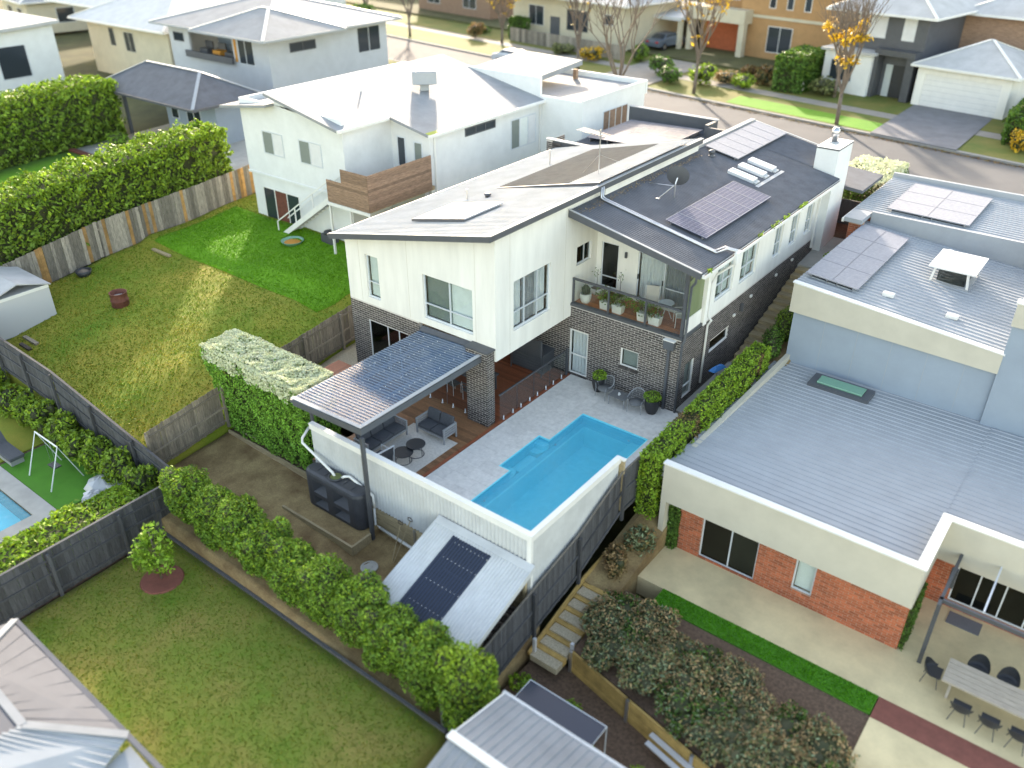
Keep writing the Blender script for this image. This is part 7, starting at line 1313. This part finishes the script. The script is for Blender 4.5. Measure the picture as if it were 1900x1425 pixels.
# cars
def car(label, loc, rz, body="car_paint"):
    t = thing("parked_car", label, "car", (0, 0, 0)); prof = [(-2.2, .35), (-2.25, .75), (-2.1, .95), (-1.5, 1.02), (-.9, 1.42), (.7, 1.45), (1.45, 1.02), (2.05, .92), (2.25, .7), (2.22, .35)]; m = MB(); n = len(prof)
    for s in (-1, 1): m.v += [(x, s * (.88 if z < 1.03 else .68), z) for x, z in prof]
    m.f.append(tuple(range(n))); m.f.append(tuple(range(n, 2 * n))[::-1]); m.f += [(k, n + k, n + (k + 1) % n, (k + 1) % n) for k in range(n)]; m.build("body", body, t, False, .03)
    g_ = MB()
    for s in (-1, 1): g_.quad((-1.35, s * .86, 1.06), (-.85, s * .71, 1.38), (.65, s * .71, 1.40), (1.3, s * .86, 1.06))
    g_.build("side_window", "car_glass", t); MB().quad((-1.48, -.76, 1.06), (-1.48, .76, 1.06), (-.95, .63, 1.405), (-.95, -.63, 1.405)).build("rear_window", "car_glass", t); MB().quad((1.46, -.76, 1.045), (.78, -.63, 1.425), (.78, .63, 1.425), (1.46, .76, 1.045)).build("windscreen", "car_glass", t)
    for x in (-1.35, 1.35):
        for s in (-1, 1): w_ = MB().tube([(x, s * .70, .33), (x, s * .91, .33)], .33, 16).build("wheel", "rubber", t); MB().tube([(x, s * .9, .33), (x, s * .925, .33)], .2, 12).build("rim", "steel", w_)
    for s in (-1, 1): MB().box(-2.28, -2.2, s * .6 - .18, s * .6 + .18, .72, .86).build("tail_light", "tail_red", t); MB().box(2.18, 2.28, s * .6 - .18, s * .6 + .18, .68, .82).build("headlight", "lamp_clear", t)
    t.location = loc; t.rotation_euler = (0, 0, rz)
car("silver-blue car parked on the street behind the white house", (-33.6, rz_(-33.6, 34.2), 2.925), AZ, "car_silver"); car("dark car under the carport of the tan house", (-26.0, 55.0, 3.31), AZ + R(90))
t = thing("letterbox_pier", "small timber and green planter pier by the white house's front corner", "planter", (-9.0, 24.6, 3.0)); MB().box(-9.9, -8.0, 24.4, 24.8, 2.9, 4.0).build("wall", "sleeper", t); P, N = boxpts((-9.9, -8.0, 24.3, 24.9, 4.0, 4.4), 500, .2, .1, 2); stuff(leaves("foliage", P, N, .07, "leaf_bright", t))
for i, x in enumerate((-23.2, -21.4)): tag(MB().lathe([(.25, 0), (.4, .2), (.42, .6), (.3, .8), (.33, .84), (.01, .8)], (x + 13.4, rz_(x + 13.4, 43.2), 3.08), 12).build("garden_urn", "pot_white"), ["white garden urn left of the tan house's path", "white garden urn right of the tan house's path"][i], "urn")
# fallen leaves in the far gutter
n = 2600; xs = rng.uniform(-28, 12, n); leaf = np.stack([xs, 35.3 + SK * xs - np.abs(rng.normal(0, .22, n)), np.full(n, 2.94) + rng.random(n) * .03], 1); o = leaves("fallen_leaves", leaf, np.tile((0, 0, 1.), (n, 1)), .07, "leaf_russet", None, jit=.3); stuff(o); tag(o, "brown fallen leaves gathered along the far kerb", "leaves")

# more of the suburb at the top left
for i, (x, y, w, d, h, mt, rm, lb_) in enumerate([(-92, 22, 9, 12, 3.4, "render_cream", "metal_roof_grey", "cream single-storey house beyond the white cubic house"), (-82, 46, 10, 12, 4.2, "render_cool", "metal_pale", "pale house with grey hipped roof at the far top left"), (-105, 44, 10, 12, 4.2, "render_tan", "metal_roof_grey", "tan house with grey hipped roof in the far top left corner"), (-84, 74, 10, 11, 4.5, "render_cream", "metal_pale", "cream house beyond the street at the far top left"), (-36, 82, 10, 11, 5, "render_cream", "metal_roof_grey", "cream house at the back of the block, top centre")]):
    t = thing("house", lb_, "house"); MB().box(-w * .5, w * .5, 0, d, 0, h).build("wall", mt, t); hip_roof(t, -w * .5 - .7, w * .5 + .7, -.7, d + .7, h + .05, 2.2, rm, "fascia_white"); swin(t, 'y-', 0, -w * .3, -w * .1, 1, 2.6); swin(t, 'y-', 0, w * .1, w * .3, 1, 2.6); swin(t, 'x+', w * .5, 3, 5, 1, 2.6); far(t, x, y, 2.8 + max(0, (y - 60) * .04))
for i, (x, y, h, mt) in enumerate([(-76, 16, 3.5, "leaf_bright"), (-98, 36, 5, "leaf_hedge"), (-70, 40, 4, "leaf_olive"), (-90, 60, 6, "leaf_lime"), (-60, 46, 3, "leaf_deep"), (-74, 30, 4, "leaf_deep")]):
    shrub("garden_tree", ["bright bushy tree left of the cream rendered house", "green bushy tree at the far top left", "olive bushy tree behind the pale hipped roofs", "yellow-green tree near the top left corner", "dark shrub by the top left verge", "dark bushy tree between the far pale roofs"][i], (x, y, 2.7), h * .5, h, [(mt, 1.)], 1500, 500 + i, "bushy trees at the top left", .22, "tree")
